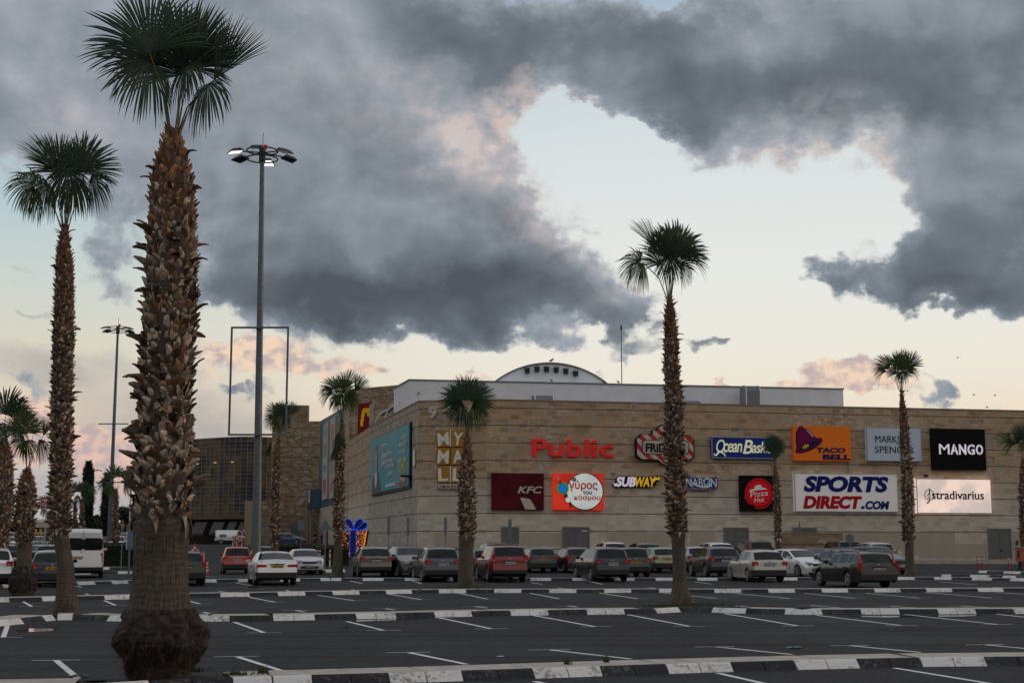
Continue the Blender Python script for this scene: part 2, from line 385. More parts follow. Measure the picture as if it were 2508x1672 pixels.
# in front of row 2
for q in ((18,1532,8,1560),(573,1522.5,647,1548.5),(850,1521,940,1543),(1075,1512,1204,1539),(1305,1506,1458,1534),(1538,1504.5,1690,1533),(1775,1502,1955,1532),(2000,1506,2208,1531),(2216,1504,2445,1528.5),(2440,1503,2660,1527),(-230,1536,-260,1566)): bay(*q)
# beyond row 2
for q in ((20,1509,22,1514),(497,1498.5,513,1502),(723,1494,746,1497.5),(943,1489.5,966,1493),(1163,1484.5,1192,1488),(1390,1483,1414,1486),(1795,1482.5,1850,1487),(1985,1482,2060,1487.5),(2178,1483.5,2250,1488),(2350,1483,2420,1487)): bay(q[2],q[3],q[0],q[1])
# in front of row 3
for q in ((53,1470.5,78,1484.5),(256,1470,283,1481.5),(452,1468,490,1478),(609,1461.5,674,1474),(778,1457,868,1470),(945,1453,1032,1467.5),(1124,1452,1195,1466.5),(1299,1452,1370,1465.5),(1468,1451.5,1562,1465.5),(1630,1452,1755,1464.5),(1797,1452,1935,1465),(1970,1452,2095,1464.5),(2120,1451.5,2255,1464),(2265,1450,2430,1463.5),(2440,1449.5,2600,1462)): bay(*q, wd=.09)
# beyond row 3, in front of row 4
for q in ((209,1453,217,1455.5),(340,1450,352,1453),(535,1447,552,1449),(700,1444,708,1446),(860,1443,870,1444.5),(1365,1438.5,1380,1440.5),(1590,1438,1605,1440),(2430,1437,2480,1440)): bay(q[2],q[3],q[0],q[1],tee=False,wd=.09)
for q in ((183,1433.5,200,1438),(577,1426,615,1433.5),(853,1420.5,887,1428.5),(1010,1422,1032,1428.5),(1300,1426,1328,1430),(1440,1422,1475,1430),(1700,1424,1742,1429.5),(2060,1422,2090,1430),(2300,1424,2390,1431),(560,1392,600,1394),(500,1410,520,1411)): bay(*q, tee=False, wd=.09)
o = mb.build('parking_markings', M_LINE); tag(o, kind='structure')

# shallow puddles left in the gutters
M_WET = mat('puddle_water', (.012, .013, .015), .04, spec=.6)
for pts in (((36,1543),(70,1538),(118,1538),(146,1540),(128,1544),(90,1546),(50,1547)), ((845,1519),(930,1516),(1040,1513),(1085,1512),(1040,1515.5),(930,1519),(860,1522)), ((2040,1508),(2200,1507),(2420,1505),(2360,1509),(2160,1511)), ((560,1436),(640,1435),(690,1436),(620,1438))):
    mb = MB(); mb.poly([(p.x, p.y, .003) for p in G(*pts)][::-1]); o = mb.build('puddle', M_WET); tag(o, kind='structure')

# pavement along the long facade
M_PAVE = mat('pavement_slab', (.17, .165, .155), .9, col2=(.11, .105, .10), vscale=2.)
mb = MB()
p0, p1 = gp(1120,1377,.25), gp(2300,1380,.25); p1 = p1+(p1-p0)*.6
n = Vector((-(p1-p0).y, (p1-p0).x, 0)).normalized()
q0, q1 = p0+n*12, p1+n*12
mb.poly([(p0.x, p0.y, .38), (p1.x, p1.y, .38), (q1.x, q1.y, .38), (q0.x, q0.y, .38)], 0)
mb.poly([(p0.x, p0.y, .1), (p1.x, p1.y, .1), (p1.x, p1.y, .38), (p0.x, p0.y, .38)], 1)
o = mb.build('pavement', [M_PAVE, M_CONC]); tag(o, kind='structure')

# weeds and grass tufts growing on the strips
M_GRASS = mat('weed_green', (.035, .06, .018), .8, col2=(.06, .07, .02), vscale=8.)
mb = MB()
def tuft(p, n, h, sp):
    for _ in range(n):
        a = rnd.uniform(0, 6.28); r = abs(rnd.gauss(0, sp)); x, y = p.x+r*math.cos(a), p.y+r*.5*math.sin(a)
        hh = h*rnd.uniform(.4, 1.1); lx, ly = rnd.gauss(0, hh*.35), rnd.gauss(0, hh*.35); w_ = .007+.004*rnd.random()
        mb.poly([(x-w_, y, p.z), (x+w_, y, p.z), (x+lx, y+ly, p.z+hh)])
for px, py, n_, h_, sp_ in ((470,1644,60,.07,.20),(575,1652,90,.07,.14),(643,1648,40,.12,.05),(1390,1626,26,.11,.03),(1487,1621,16,.16,.03),(1700,1482,700,.07,.8),(1620,1484,260,.06,.4),(1100,1437,200,.06,.6),(1170,1437,160,.06,.4),(60,1455,120,.06,.6)):
    p = gp(px, py, .12); p.z = .12; tuft(p, n_, h_, sp_)
o = mb.build('grass', M_GRASS); tag(o, kind='stuff')

# ------------------------------------------------------------------ stone cladding
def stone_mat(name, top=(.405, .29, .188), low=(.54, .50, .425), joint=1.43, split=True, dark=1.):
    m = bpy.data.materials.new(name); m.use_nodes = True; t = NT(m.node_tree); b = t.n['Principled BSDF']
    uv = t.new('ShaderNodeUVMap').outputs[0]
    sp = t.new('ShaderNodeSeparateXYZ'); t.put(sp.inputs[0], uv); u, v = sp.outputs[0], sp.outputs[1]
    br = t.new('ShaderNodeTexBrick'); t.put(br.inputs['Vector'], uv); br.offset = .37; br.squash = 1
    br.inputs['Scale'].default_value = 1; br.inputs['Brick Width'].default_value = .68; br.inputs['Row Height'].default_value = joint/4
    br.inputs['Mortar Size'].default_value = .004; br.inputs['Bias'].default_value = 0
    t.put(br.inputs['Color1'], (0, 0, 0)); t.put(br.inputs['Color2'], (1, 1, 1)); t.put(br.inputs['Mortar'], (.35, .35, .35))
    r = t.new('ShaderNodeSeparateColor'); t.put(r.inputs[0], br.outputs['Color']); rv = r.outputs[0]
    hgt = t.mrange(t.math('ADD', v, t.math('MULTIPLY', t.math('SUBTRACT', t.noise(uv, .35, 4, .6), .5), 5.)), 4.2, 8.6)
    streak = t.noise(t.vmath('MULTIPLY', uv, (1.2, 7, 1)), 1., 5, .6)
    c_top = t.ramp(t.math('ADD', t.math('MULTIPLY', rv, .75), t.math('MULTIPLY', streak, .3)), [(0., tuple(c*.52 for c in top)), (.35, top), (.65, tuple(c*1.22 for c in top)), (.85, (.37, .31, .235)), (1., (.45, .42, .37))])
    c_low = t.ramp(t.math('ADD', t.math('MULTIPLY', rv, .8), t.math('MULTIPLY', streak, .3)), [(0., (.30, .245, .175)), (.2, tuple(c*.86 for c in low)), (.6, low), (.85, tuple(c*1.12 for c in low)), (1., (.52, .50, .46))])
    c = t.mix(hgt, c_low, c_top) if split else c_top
    # pale lime patches of irregular shape
    pt = t.math('MULTIPLY', t.mrange(t.noise(t.vmath('MULTIPLY', uv, (1, 2.2, 1)), 1.9, 7, .75), .53, .60), t.mrange(t.noise(uv, .30, 3, .5), .44, .56))
    c = t.mix(t.math('MULTIPLY', pt, .8), c, (.60, .58, .54))
    # open joint between courses of slabs
    jm = t.math('ABSOLUTE', t.math('SUBTRACT', t.math('FRACT', t.math('DIVIDE', t.math('ADD', v, .15), joint)), .5))
    c = t.mix(t.mrange(jm, .470, .482), c, (.075, .062, .05))
    if dark != 1: c = t.mix(1., c, (dark, dark, dark), 'MULTIPLY')
    t.put(b.inputs['Base Color'], c); b.inputs['Roughness'].default_value = .85; b.inputs['Specular IOR Level'].default_value = .25
    bn = t.new('ShaderNodeBump'); bn.inputs['Strength'].default_value = .25; bn.inputs['Distance'].default_value = .03
    t.put(bn.inputs['Height'], t.math('ADD', rv, streak)); t.l.new(bn.outputs[0], b.inputs['Normal'])
    return m
M_STONE = stone_mat('sandstone_cladding')
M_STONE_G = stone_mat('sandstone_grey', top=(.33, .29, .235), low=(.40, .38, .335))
M_STONE_B = stone_mat('sandstone_brown', top=(.24, .17, .105), low=(.24, .18, .12), split=True)
M_WHITE = mat('white_render', (.74, .77, .82), .7, col2=(.68, .71, .76), vscale=.8)
M_METAL = mat('grey_metal', (.30, .31, .33), .45, .6)
M_DARK = mat('dark_void', (.012, .012, .014), .6)
M_DOOR = mat('grey_steel_door', (.125, .135, .14), .5, col2=(.11, .118, .122), vscale=1.)
M_COPING = mat('stone_coping', (.26, .22, .17), .8)
M_ROOF = mat('roof_membrane', (.30, .30, .30), .9)

RZ = 13.35
C0, C1 = gp(1192, 978.6, RZ), gp(2250, 1001, RZ)
Cd = (C1-C0).normalized(); CE = C0+Cd*66
B0 = gp(1025, 983, RZ); A0 = gp(903, 1047, RZ)
mall = thing('shopping_mall', 'large flat roofed shopping mall clad in brown and beige sandstone slabs', 'shopping mall', (C0.x, C0.y, 0))
mb = MB()
mb.wall(B0, C0, -.3, RZ, 0, 3.); mb.wall(C0, CE, -.3, RZ, 0, 0.)
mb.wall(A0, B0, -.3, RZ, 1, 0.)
nC = Vector((-Cd.y, Cd.x, 0))
BK = CE+nC*60; BL = A0+nC*20
mb.wall(CE, BK, -.3, RZ, 0); mb.wall(BK, BL, -.3, RZ, 0); mb.wall(BL, A0, -.3, RZ, 0)
mb.poly([(p.x, p.y, RZ-.35) for p in (A0, B0, C0, CE, BK, BL)], 2)
mb.build('stone_wall', [M_STONE, M_STONE_G, M_ROOF], mall, world=True)
mb = MB()          # coping: a slim lip standing 4 cm proud of the wall
for a, b in ((A0, B0), (B0, C0), (C0, CE)):
    d = (b-a).normalized(); n = Vector((-d.y, d.x, 0)); c = (a+b)/2+n*.16
    mb.box((c.x, c.y, RZ+.03), ((b-a).length+.1, .42, .10), math.atan2(d.y, d.x))
mb.build('coping', M_COPING, mall, world=True)
# white roof volume
W0 = at(1003, 931, 127); W1 = at(2065, 958, 127+(C1.y-C0.y)/(C1.x-C0.x)*36)
WZ = W0.z
W1 = Vector((W1.x, W1.y, WZ)); Wd = (Vector((W1.x, W1.y, 0))-Vector((W0.x, W0.y, 0))).normalized(); Wn = Vector((-Wd.y, Wd.x, 0))
W0b = at(965, 948, 134); W1b = W1+Wn*22; W0c = W0b+Vector((6, 20, 0))
mb = MB()
mb.wall(W0, W1, RZ-.5, WZ); mb.wall(W1, W1b, RZ-.5, WZ); mb.wall(W0b, W0, RZ-.5, WZ); mb.wall(W1b, W0c, RZ-.5, WZ); mb.wall(W0c, W0b, RZ-.5, WZ)
mb.poly([(p.x, p.y, WZ-.02) for p in (W0, W1, W1b, W0c, W0b)])
rv = mb.build('roof_volume', M_WHITE, mall, world=True)
mb = MB()
for a, b in ((W0, W1), (W0b, W0), (W1, W1b)):
    d = (b-a); d.z = 0; L = d.length; d.normalize(); c = (a+b)/2
    mb.box((c.x, c.y, WZ+.05), (L+.12, .16, .12), math.atan2(d.y, d.x))
M_TRIM = mat('grey_trim', (.17, .175, .185), .6)
mb.build('parapet_trim', M_TRIM, mall, world=True)
# barrel vault
VY = 1.5
va, vb = at(1198, 936, W0.y+9), at(1497, 944, W0.y+9+6)
vc = at(1347, 890, W0.y+12)
chord = math.hypot(vb.x-va.x, vb.y-va.y); rise = vc.z-WZ; Rv = (chord*chord/4+rise*rise)/(2*rise)
mid = Vector(((va.x+vb.x)/2, (va.y+vb.y)/2, 0)); half = math.asin(min(1, chord/2/Rv))
def arcpt(a, off=0., r=0.): 
    return (mid.x+Wd.x*(Rv+r)*math.sin(a)+Wn.x*off, mid.y+Wd.y*(Rv+r)*math.sin(a)+Wn.y*off, WZ+(Rv+r)*math.cos(a)-(Rv-rise))
mb = MB(); N = 40; f_ = [arcpt(half*(2*i/N-1)) for i in range(N+1)]; bk = [arcpt(half*(2*i/N-1), 26) for i in range(N+1)]
mb.poly([(f_[0][0], f_[0][1], WZ-.8)]+f_+[(f_[-1][0], f_[-1][1], WZ-.8)], 0)
for i in range(N): mb.poly([f_[i], f_[i+1], bk[i+1], bk[i]], 0)
vault = mb.build('barrel_vault', M_WHITE, mall, world=True)
mb = MB(); mb.tube([arcpt(half*1.0*(2*i/N-1), -.08, .03) for i in range(N+1)], .10, 6)
mb.build('vault_edge', M_TRIM, mall, world=True)
for k, (px, py) in enumerate(((1288,910),(1312.5,906),(1337,905.5),(1361.5,906.5),(1386,909.5),(1411,914.5))):
    p = at(px, py, W0.y+12); ss = ((p.x-mid.x)*Wd.x+(p.y-mid.y)*Wd.y)
    q = Vector((mid.x+Wd.x*ss-Wn.x*.22, mid.y+Wd.y*ss-Wn.y*.22, p.z))
    mb = MB(); an = math.atan2(Wd.y, Wd.x)
    mb.box((q.x, q.y, q.z-.02), (.42, .42, .46), an, 0); mb.box((q.x-Wn.x*.1, q.y-Wn.y*.1, q.z+.25), (.54, .64, .07), an, 1)
    mb.build('vent', [M_DARK, M_TRIM], mall, world=True)
# roof hatches / duct cowls standing before the white wall
for px, py, kind in ((1330,970,0),(1691,983,0),(1839,961,1)):
    p = at(px, py, W0.y+(px-1003)/1062*(W1.y-W0.y)-2.2); an = math.atan2(Wd.y, Wd.x); mb = MB()
    T_ = Matrix.Translation((p.x, p.y, 0)) @ Matrix.Rotation(an, 4, 'Z')
    wd_ = 1.65 if not kind else 1.3; zt = p.z+.1+(.55 if kind else 0)
    prof = [(-.55, RZ-.4), (-.62, zt-.55), (-.45, zt-.1), (.25, zt), (1.2, zt), (1.2, RZ-.4)]
    for sgn in (-1, 1): mb.poly([tuple(T_ @ Vector((sgn*wd_/2, y, z))) for y, z in (prof if sgn < 0 else prof[::-1])], 0)
    for i in range(len(prof)-1):
        (y0, z0), (y1, z1) = prof[i], prof[i+1]
        mb.poly([tuple(T_ @ Vector(q)) for q in ((-wd_/2, y0, z0), (wd_/2, y0, z0), (wd_/2, y1, z1), (-wd_/2, y1, z1))], 0)
    mb.build('duct_cowl', mat('cowl_grey', (.17, .18, .20), .5), mall, world=True)
    for sgn in (-1, 1): mb = MB(); mb.tube([tuple(T_ @ Vector((sgn*(wd_/2+.02), y-.02, z))) for y, z in prof[:4]], .05, 5); mb.build('cowl_frame', M_WHITE, mall, world=True)
# wall frame of the long facade
def wall_sz(px, py, O, D):                 # ray against a vertical wall through O along D
    d = ray(px, py); n = Vector((-D.y, D.x, 0)); t = n.dot(Vector((O.x, O.y, 0)))/n.dot(Vector((d.x, d.y, 0)))
    p = Vector((0, 0, CAM_H))+d*t; return (Vector((p.x, p.y, 0))-Vector((O.x, O.y, 0))).dot(D), p.z
def wall_pt(O, D, s, z, off=0.): 
    n = Vector((-D.y, D.x, 0)); return Vector((O.x+D.x*s-n.x*off, O.y+D.y*s-n.y*off, z))
anC = math.atan2(Cd.y, Cd.x)
M_BEIGE = mat('smooth_beige_panel', (.41, .365, .30), .85, col2=(.38, .34, .28), vscale=.6)
def on_wall(name, mats, x0, y0, x1, y1, th=.06, zlow=None, parent=mall):
    s0, za = wall_sz(x0, y0, C0, Cd); s1, _ = wall_sz(x1, y1, C0, Cd); _, zb = wall_sz((x0+x1)/2, y1, C0, Cd); _, za = wall_sz((x0+x1)/2, y0, C0, Cd)
    if zlow is not None: zb = zlow
    mb = MB(); p = wall_pt(C0, Cd, (s0+s1)/2, (za+zb)/2, th/2-.02)
    mb.box(p, (s1-s0, th+.04, za-zb), anC)
    return mb, s0, s1, za, zb, p
for x0, y0, x1, handle in ((1229.6,1292,1269,0),(1379,1292,1442,1),(1773.7,1293.5,1832.6,0),(2420,1295.7,2477,1),(1943,1293.5,2000,0)):
    mb, s0, s1, za, zb, p = on_wall('door', M_DOOR, x0, y0, x1, 1372, .05, .40)
    sm = (s0+s1)/2
    d_ = mb.build('steel_door', [M_DOOR], mall, world=True)
    mb = MB()
    for ss, ww, hh, zc in ((s0-.04, .08, za-zb, (za+zb)/2), (s1+.04, .08, za-zb, (za+zb)/2), (sm, .025, za-zb-.05, (za+zb)/2-.02), (sm, s1-s0+.16, .09, za+.045)):
        q = wall_pt(C0, Cd, ss, zc, .05); mb.box(q, (ww, .06, hh), anC)
    fo = mb.build('door_frame', M_TRIM, d_); fo.data.transform(Matrix.Translation((-mall.location.x, -mall.location.y, 0)))
    if handle:
        mb = MB(); q = wall_pt(C0, Cd, sm+.12, 1.2, .09); mb.box(q, (.2, .09, .05), anC); mb.box(q-Vector((0,0,.06)), (.07, .06, .22), anC)
        ho = mb.build('door_handle', M_DARK, d_); ho.data.transform(Matrix.Translation((-mall.location.x, -mall.location.y, 0)))
mb, *_ = on_wall('p', None, 1425, 1298.5, 1438, 1301.5, .12)
mb.build('door_sign', mat('plate_white', (.55, .6, .66), .5), mall, world=True)
# smooth beige renewed panels in the lowest courses
for k, (x0, y0, x1, y1) in enumerate(((1275,1304,1378,1336),(1485,1303,1640,1336),(1690,1303,1752,1336),(1862,1303,1942,1312),(2032,1303,2340,1330),(2032,1331,2418,1345),(2250,1346,2418,1366),(1064,1303,1122,1338),(2480,1300,2540,1370),(2210,1346,2248,1360),(1640,1303,1660,1330))):
    mb, *_ = on_wall('p', None, x0, y0, x1, y1, .012)
    mb.build('cladding_panel', M_BEIGE, mall, world=True)
# small wall fittings
for px, py, dx, dz, mt in ((2490,1328,.12,.35,M_DARK),(2267,1165,.35,.22,M_DARK),(1501.5,1158,.3,.12,M_METAL),(2184,1046,.35,.07,M_METAL)):
    s, z = wall_sz(px, py, C0, Cd); mb = MB(); p = wall_pt(C0, Cd, s, z, .09); mb.box(p, (dx, .18, dz), anC)
    mb.build('wall_fitting', mt, mall, world=True)
for px, y0, y1 in ((1890.5,1122,1166),(2077,1128,1160)):
    s, za = wall_sz(px, y0, C0, Cd); _, zb = wall_sz(px, y1, C0, Cd); mb = MB(); p = wall_pt(C0, Cd, s, (za+zb)/2, .03)
    mb.box(p, (.04, .05, za-zb), anC); mb.build('cable_duct', M_METAL, mall, world=True)

# ---- taller entrance block behind, teal recessed wall, far stone blocks, curved glass front
ent = thing('entrance_block', 'tall sandstone entrance wing with teal recessed wall left of the billboard', 'building', (at(870, 1300, 168).x, 168, 0))
E0, E1 = at(856.5, 953, 166), at(1010, 946.5, 160)
EZ = E0.z; S0 = at(845, 1000, 172)
mb = MB()
dE = (E1-E0); dE.z = 0; Le = dE.length; dE.normalize(); zo = at(870, 1262, 166).z
s_open0 = 1.2; 
pA, pB = Vector((E0.x, E0.y, 0)), Vector((E0.x, E0.y, 0))+dE*Le
mb.wall(pA, pB, zo, EZ, 0); mb.wall(pA, pA+dE*.6, 0, zo, 0)
bk0, bk1 = pA+Vector((-.5, 40, 0)), pB+Vector((0, 40, 0))
mb.wall(pB, bk1, 0, EZ, 0); mb.wall(bk1, bk0, 0, EZ, 0)
mb.poly([(p.x, p.y, EZ-.3) for p in (pA, pB, bk1, bk0)], 2)
sv0 = Vector((S0.x, S0.y, 0)); sv1 = pA
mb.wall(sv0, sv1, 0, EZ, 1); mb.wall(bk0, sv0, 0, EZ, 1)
mb.build('stone_wall', [M_STONE_B, M_STONE_G, M_ROOF], ent, world=True)
mb = MB()           # deep dark doorway
mb.wall(pA+dE*.6+Vector((0, 6, 0)), pB+Vector((0, 6, 0)), 0, zo, 0); mb.poly([(p.x, p.y, zo) for p in (pA, pB, pB+Vector((0, 6, 0)), pA+Vector((0, 6, 0)))], 0)
mb.wall(pA+dE*.6, pA+dE*.6+Vector((0, 6, 0)), 0, zo, 0)
mb.build('doorway', mat('shaded_glass', (.03, .032, .035), .15), ent, world=True)
mb = MB(); cz = zo
a, b = pA+dE*.8, pA+dE*9
mb.prism([(0, 0), (9, .9), (9, 1.25), (0, .25)], -2.6, 0)
o = mb.build('canopy', mat('canopy_lilac', (.33, .31, .34), .6), ent); o.location = Vector((a.x, a.y, zo-.9))-ent.location; o.rotation_euler.z = math.atan2(dE.y, dE.x)
# raised stone pier closing the wing behind the billboard wall
v0, v1, v2 = at(905, 982, 152), at(916, 982, 147.5), at(990, 978, 147.5); vz = v1.z
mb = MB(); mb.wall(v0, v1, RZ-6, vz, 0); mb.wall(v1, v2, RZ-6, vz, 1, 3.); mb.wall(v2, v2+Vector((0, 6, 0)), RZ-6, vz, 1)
mb.poly([(p.x, p.y, vz-.1) for p in (v0, v1, v2, v2+Vector((0, 6, 0)))], 2); mb.build('pier', [M_STONE_G, M_STONE_B, M_ROOF], ent, world=True)
# teal wall
TZ0 = at(800, 1240, 190).z
def teal_mat():
    m = bpy.data.materials.new('teal_panel'); m.use_nodes = True; t = NT(m.node_tree); b = t.n['Principled BSDF']
    uv = t.new('ShaderNodeUVMap').outputs[0]; sp = t.new('ShaderNodeSeparateXYZ'); t.put(sp.inputs[0], uv)
    q = t.math('DIVIDE', t.math('FLOOR', t.math('MULTIPLY', sp.outputs[1], .55)), .55)          # printed in flat bands
    t.put(b.inputs['Base Color'], t.ramp(t.mrange(q, 5, 18, 0, 1, False), [(0., (.028, .072, .125)), (.35, (.05, .12, .185)), (.5, (.10, .19, .27)), (.62, (.07, .16, .17)), (1., (.11, .19, .19))]))
    b.inputs['Roughness'].default_value = .55; return m
M_TEAL = teal_mat()
t1 = Vector((S0.x, S0.y, 0))
t0 = at(784, 1031, 206); tz = at(829, 1003, 176).z; tz0 = t0.z; t0 = Vector((t0.x, t0.y, 0))
mb = MB()
mb.poly([(t0.x, t0.y, TZ0), (t1.x, t1.y, TZ0), (t1.x, t1.y, tz), (t0.x, t0.y, tz0)], 0, [(0, TZ0), (50, TZ0), (50, tz), (0, tz0)])
mb.wall(t0+Vector((0, .3, 0)), t1+Vector((0, .3, 0)), 0, TZ0, 1)
mb.build('teal_wall', [M_TEAL, M_BEIGE], ent, world=True)
tD = (t1-t0).normalized()
def tw(px, py): return wall_sz(px, py, t0, tD)
M_FRAME = mat('pale_frame', (.42, .39, .36), .6)
BAN = [(.12, .42, .36), (.50, .47, .44), (.55, .12, .10)]
for (xa, xb, ya, yb, cols) in ((796,804.5,1041,1221,[(.10,.38,.33),(.5,.45,.43),(.45,.2,.2),(.10,.38,.33),(.46,.48,.46),(.10,.36,.32),(.48,.47,.44),(.55,.06,.06),(.50,.10,.09)]),(813.5,822,1029,1218,[(.35,.15,.12),(.48,.2,.15),(.42,.3,.28),(.4,.2,.18),(.3,.2,.18),(.45,.3,.22),(.4,.2,.18)])):
    s0, za = tw(xa, ya); s1, zb = tw(xb, yb); mb = MB(); n_ = Vector((-tD.y, tD.x, 0))
    an = math.atan2(tD.y, tD.x)
    p = wall_pt(t0, tD, (s0+s1)/2, (za+zb)/2, .12); mb.box(p, (s1-s0, .24, za-zb), an, 0)
    for i in range(len(cols)):
        z_ = za-.8-(za-zb-1.6)*(i+.5)/len(cols); p = wall_pt(t0, tD, (s0+s1)/2, z_, .25); mb.box(p, ((s1-s0)*.5, .03, (za-zb-1.6)/len(cols)*.98), an, 1+i)
    bn_ = mb.build('framed_banner', [M_FRAME]+[mat('banner_print', c, .6) for c in cols], None, world=False)
    tag(bn_, 'tall narrow framed banner on the teal wall, '+('green and red print' if xa < 800 else 'orange print, half hidden by palm'), 'banner', 'framed banners on the teal wall')
# bright striped lower panels by the people
for i, (xx, c) in enumerate(((768,(.13,.05,.12)),(774.5,(.35,.10,.06)),(781,(.05,.16,.26)),(787,(.38,.13,.10)),(800.5,(.03,.30,.36)))):
    s, _ = tw(xx, 1300); mb = MB(); p = wall_pt(t0, tD, s, at(xx, 1306, 190).z-.6, .2); mb.box(p, (2.2, .05, 2.6), math.atan2(tD.y, tD.x))
    mb.build('window_panel', mat('window_colour', c, .4), ent, world=True)
# blue box left of the teal wall
b0, b1 = at(752, 1220, 203), at(784, 1220, 203); zt_, zb_ = at(768, 1197, 203).z, at(768, 1242.5, 203).z
mb = MB(); mb.box(((b0.x+b1.x)/2, 205, (zt_+zb_)/2), (b1.x-b0.x, 4, zt_-zb_))
mb.build('blue_box', mat('blue_panel', (.035, .085, .14), .5), ent, world=True)
f0 = at(757, 1215, 202.8); mb = MB(); mb.box((f0.x, 202.9, f0.z), (.36, .2, 1.9)); mb.build('window_frame', M_FRAME, ent, world=True)
mb = MB(); pil = at(748, 1245, 204); 
for px in (752, 760): 
    q = at(px, 1300, 204); mb.box((q.x, 204, zb_/2), (.35, .5, zb_))
mb.build('pillar', M_COPING, ent, world=True)

far = thing('stone_block', 'far brown sandstone block with a stepped top beside the curved glass front', 'building', (at(725, 1300, 208).x, 208, 0))
mb = MB()
f0, f1, f2 = at(668, 992, 208), at(755, 992, 208), at(786, 1031, 208)
mb.wall(f0, f1, 0, f0.z, 0, 0.); mb.wall(f1, f2, 0, f2.z, 0, (f1-f0).length)
mb.wall(f1, f1+Vector((0, 1.2, 0)), f2.z-.1, f0.z, 0); mb.wall(f0+Vector((0, 1.2, 0)), f0, 0, f0.z, 0); mb.wall(f1+Vector((0, 1.2, 0)), f0+Vector((0, 1.2, 0)), 0, f0.z, 0)
mb.poly([(f0.x, f0.y, f0.z-.2), (f1.x, f1.y, f0.z-.2), (f1.x, f1.y+1.2, f0.z-.2), (f0.x, f0.y+1.2, f0.z-.2)], 1)
mb.poly([(f1.x, f1.y, f2.z-.2), (f2.x, f2.y, f2.z-.2), (f2.x, f2.y+12, f2.z-.2), (f1.x, f1.y+12, f2.z-.2)], 1)
mb.build('stone_wall', [M_STONE_B, M_ROOF], far, world=True)
g0, g1 = at(712, 1281, 207.9), at(736, 1281, 207.9); mb = MB(); mb.box(((g0.x+g1.x)/2, 207.92, g0.z/2), (g1.x-g0.x, .2, g0.z)); mb.build('steel_door', M_DOOR, far, world=True)
lw0, lw1 = at(600, 1226, 198), at(668, 1222, 198); mb = MB()
mb.box(((lw0.x+lw1.x)/2, 200, lw0.z/2), (lw1.x-lw0.x, 4, lw0.z)); lowb = mb.build('low_wing', M_STONE_B, far, world=True)
me_ = lowb.data; uvl = me_.uv_layers.new(name='UVMap')
for lp in me_.loops:
    v_ = me_.vertices[lp.vertex_index].co; uvl.data[lp.index].uv = (v_.x+v_.y, v_.z)
mb = MB(); q0 = at(599, 1227, 190); q1 = at(617, 1227, 190); mb.box(((q0.x+q1.x)/2, 191, q0.z/2), (q1.x-q0.x, 1.2, q0.z)); mb.build('pale_pillar', mat('pale_stone', (.30, .255, .19), .85), far, world=True)

# curved curtain wall
glassf = thing('glass_front', 'curved dark glass curtain wall with a light grid and awnings, behind the large palm', 'building', (at(560, 1300, 214).x, 214, 0))
pts = [at(x, 1068, y) for x, y in ((352,229),(400,225),(470,221),(560,216),(613,215),(680,217),(720,222))]
gz1 = at(613, 1068, 215).z; gz0 = at(600, 1262, 215).z
arc = []
for i in range(len(pts)-1):
    for k in range(6): arc.append(pts[i].lerp(pts[i+1], k/6))
# smooth
for _ in range(4): arc = [arc[0]]+[(arc[i-1]+arc[i]*2+arc[i+1])/4 for i in range(1, len(arc)-1)]+[arc[-1]]
def glass_mat():
    m = bpy.data.materials.new('curtain_glass'); m.use_nodes = True; t = NT(m.node_tree); b = t.n['Principled BSDF']
    uv = t.new('ShaderNodeUVMap').outputs[0]
    cell = t.vmath('FLOOR', t.vmath('DIVIDE', uv, (1.0, .62, 1)))
    wn = t.new('ShaderNodeTexWhiteNoise', noise_dimensions='2D'); t.put(wn.inputs['Vector'], cell)
    big = t.noise(t.vmath('MULTIPLY', cell, (.20, .085, 1)), 1., 2, .5)
    c = t.mix(t.mrange(t.math('ADD', big, t.math('MULTIPLY', wn.outputs['Value'], .22)), .42, .78), (.034, .032, .042), (.16, .115, .06))
    t.put(b.inputs['Base Color'], c); b.inputs['Roughness'].default_value = .12; b.inputs['Specular IOR Level'].default_value = .45
    return m
mb = MB(); u = 0.
for a, b in zip(arc[:-1], arc[1:]): mb.wall(a, b, gz0, gz1, 0, u); u += (b-a).length
mb.build('glass', glass_mat(), glassf, world=True)
M_MULL = mat('mullion_grey', (.27, .275, .28), .6)
mb = MB(); 
rs = resample([Vector((p.x, p.y, 0)) for p in arc], 1.0)
for p in rs: mb.box((p.x, p.y-.06, (gz0+gz1)/2), (.055, .10, gz1-gz0))
k = 0; z = gz0
while z < gz1+.1:
    mb.tube([(p.x, p.y-.07, z) for p in arc], .028, 4); z += .62
mb.build('mullion_grid', M_MULL, glassf, world=True)
mb = MB()
for a, b in zip(arc[:-1], arc[1:]):
    mb.wall(a+Vector((0, 3, 0)), b+Vector((0, 3, 0)), 0, gz0, 0); mb.poly([(a.x, a.y, gz0), (b.x, b.y, gz0), (b.x, b.y+3, gz0), (a.x, a.y+3, gz0)], 0)
    mb.wall(a-Vector((0, .25, 0)), b-Vector((0, .25, 0)), gz0-.5, gz0+.15, 1)
mb.build('shopfront', [mat('shopfront_dark', (.022, .018, .016), .4, col2=(.04, .028, .018), vscale=.5), mat('brown_fascia', (.10, .07, .045), .6)], glassf, world=True)
mb = MB()
for i in range(1, len(arc)-2, 3):
    a, b = arc[i], arc[i+2]; zt_ = gz0-.9; zl = gz0-2.6
    mb.poly([(a.x, a.y, zt_), (b.x, b.y, zt_), (b.x, b.y-3.2, zl), (a.x, a.y-3.2, zl)], 0); mb.poly([(a.x, a.y-3.2, zl-.3), (b.x, b.y-3.2, zl-.3), (b.x, b.y-3.2, zl), (a.x, a.y-3.2, zl)], 0)
mb.build('awning', mat('awning_grey', (.055, .055, .06), .9), glassf, world=True)
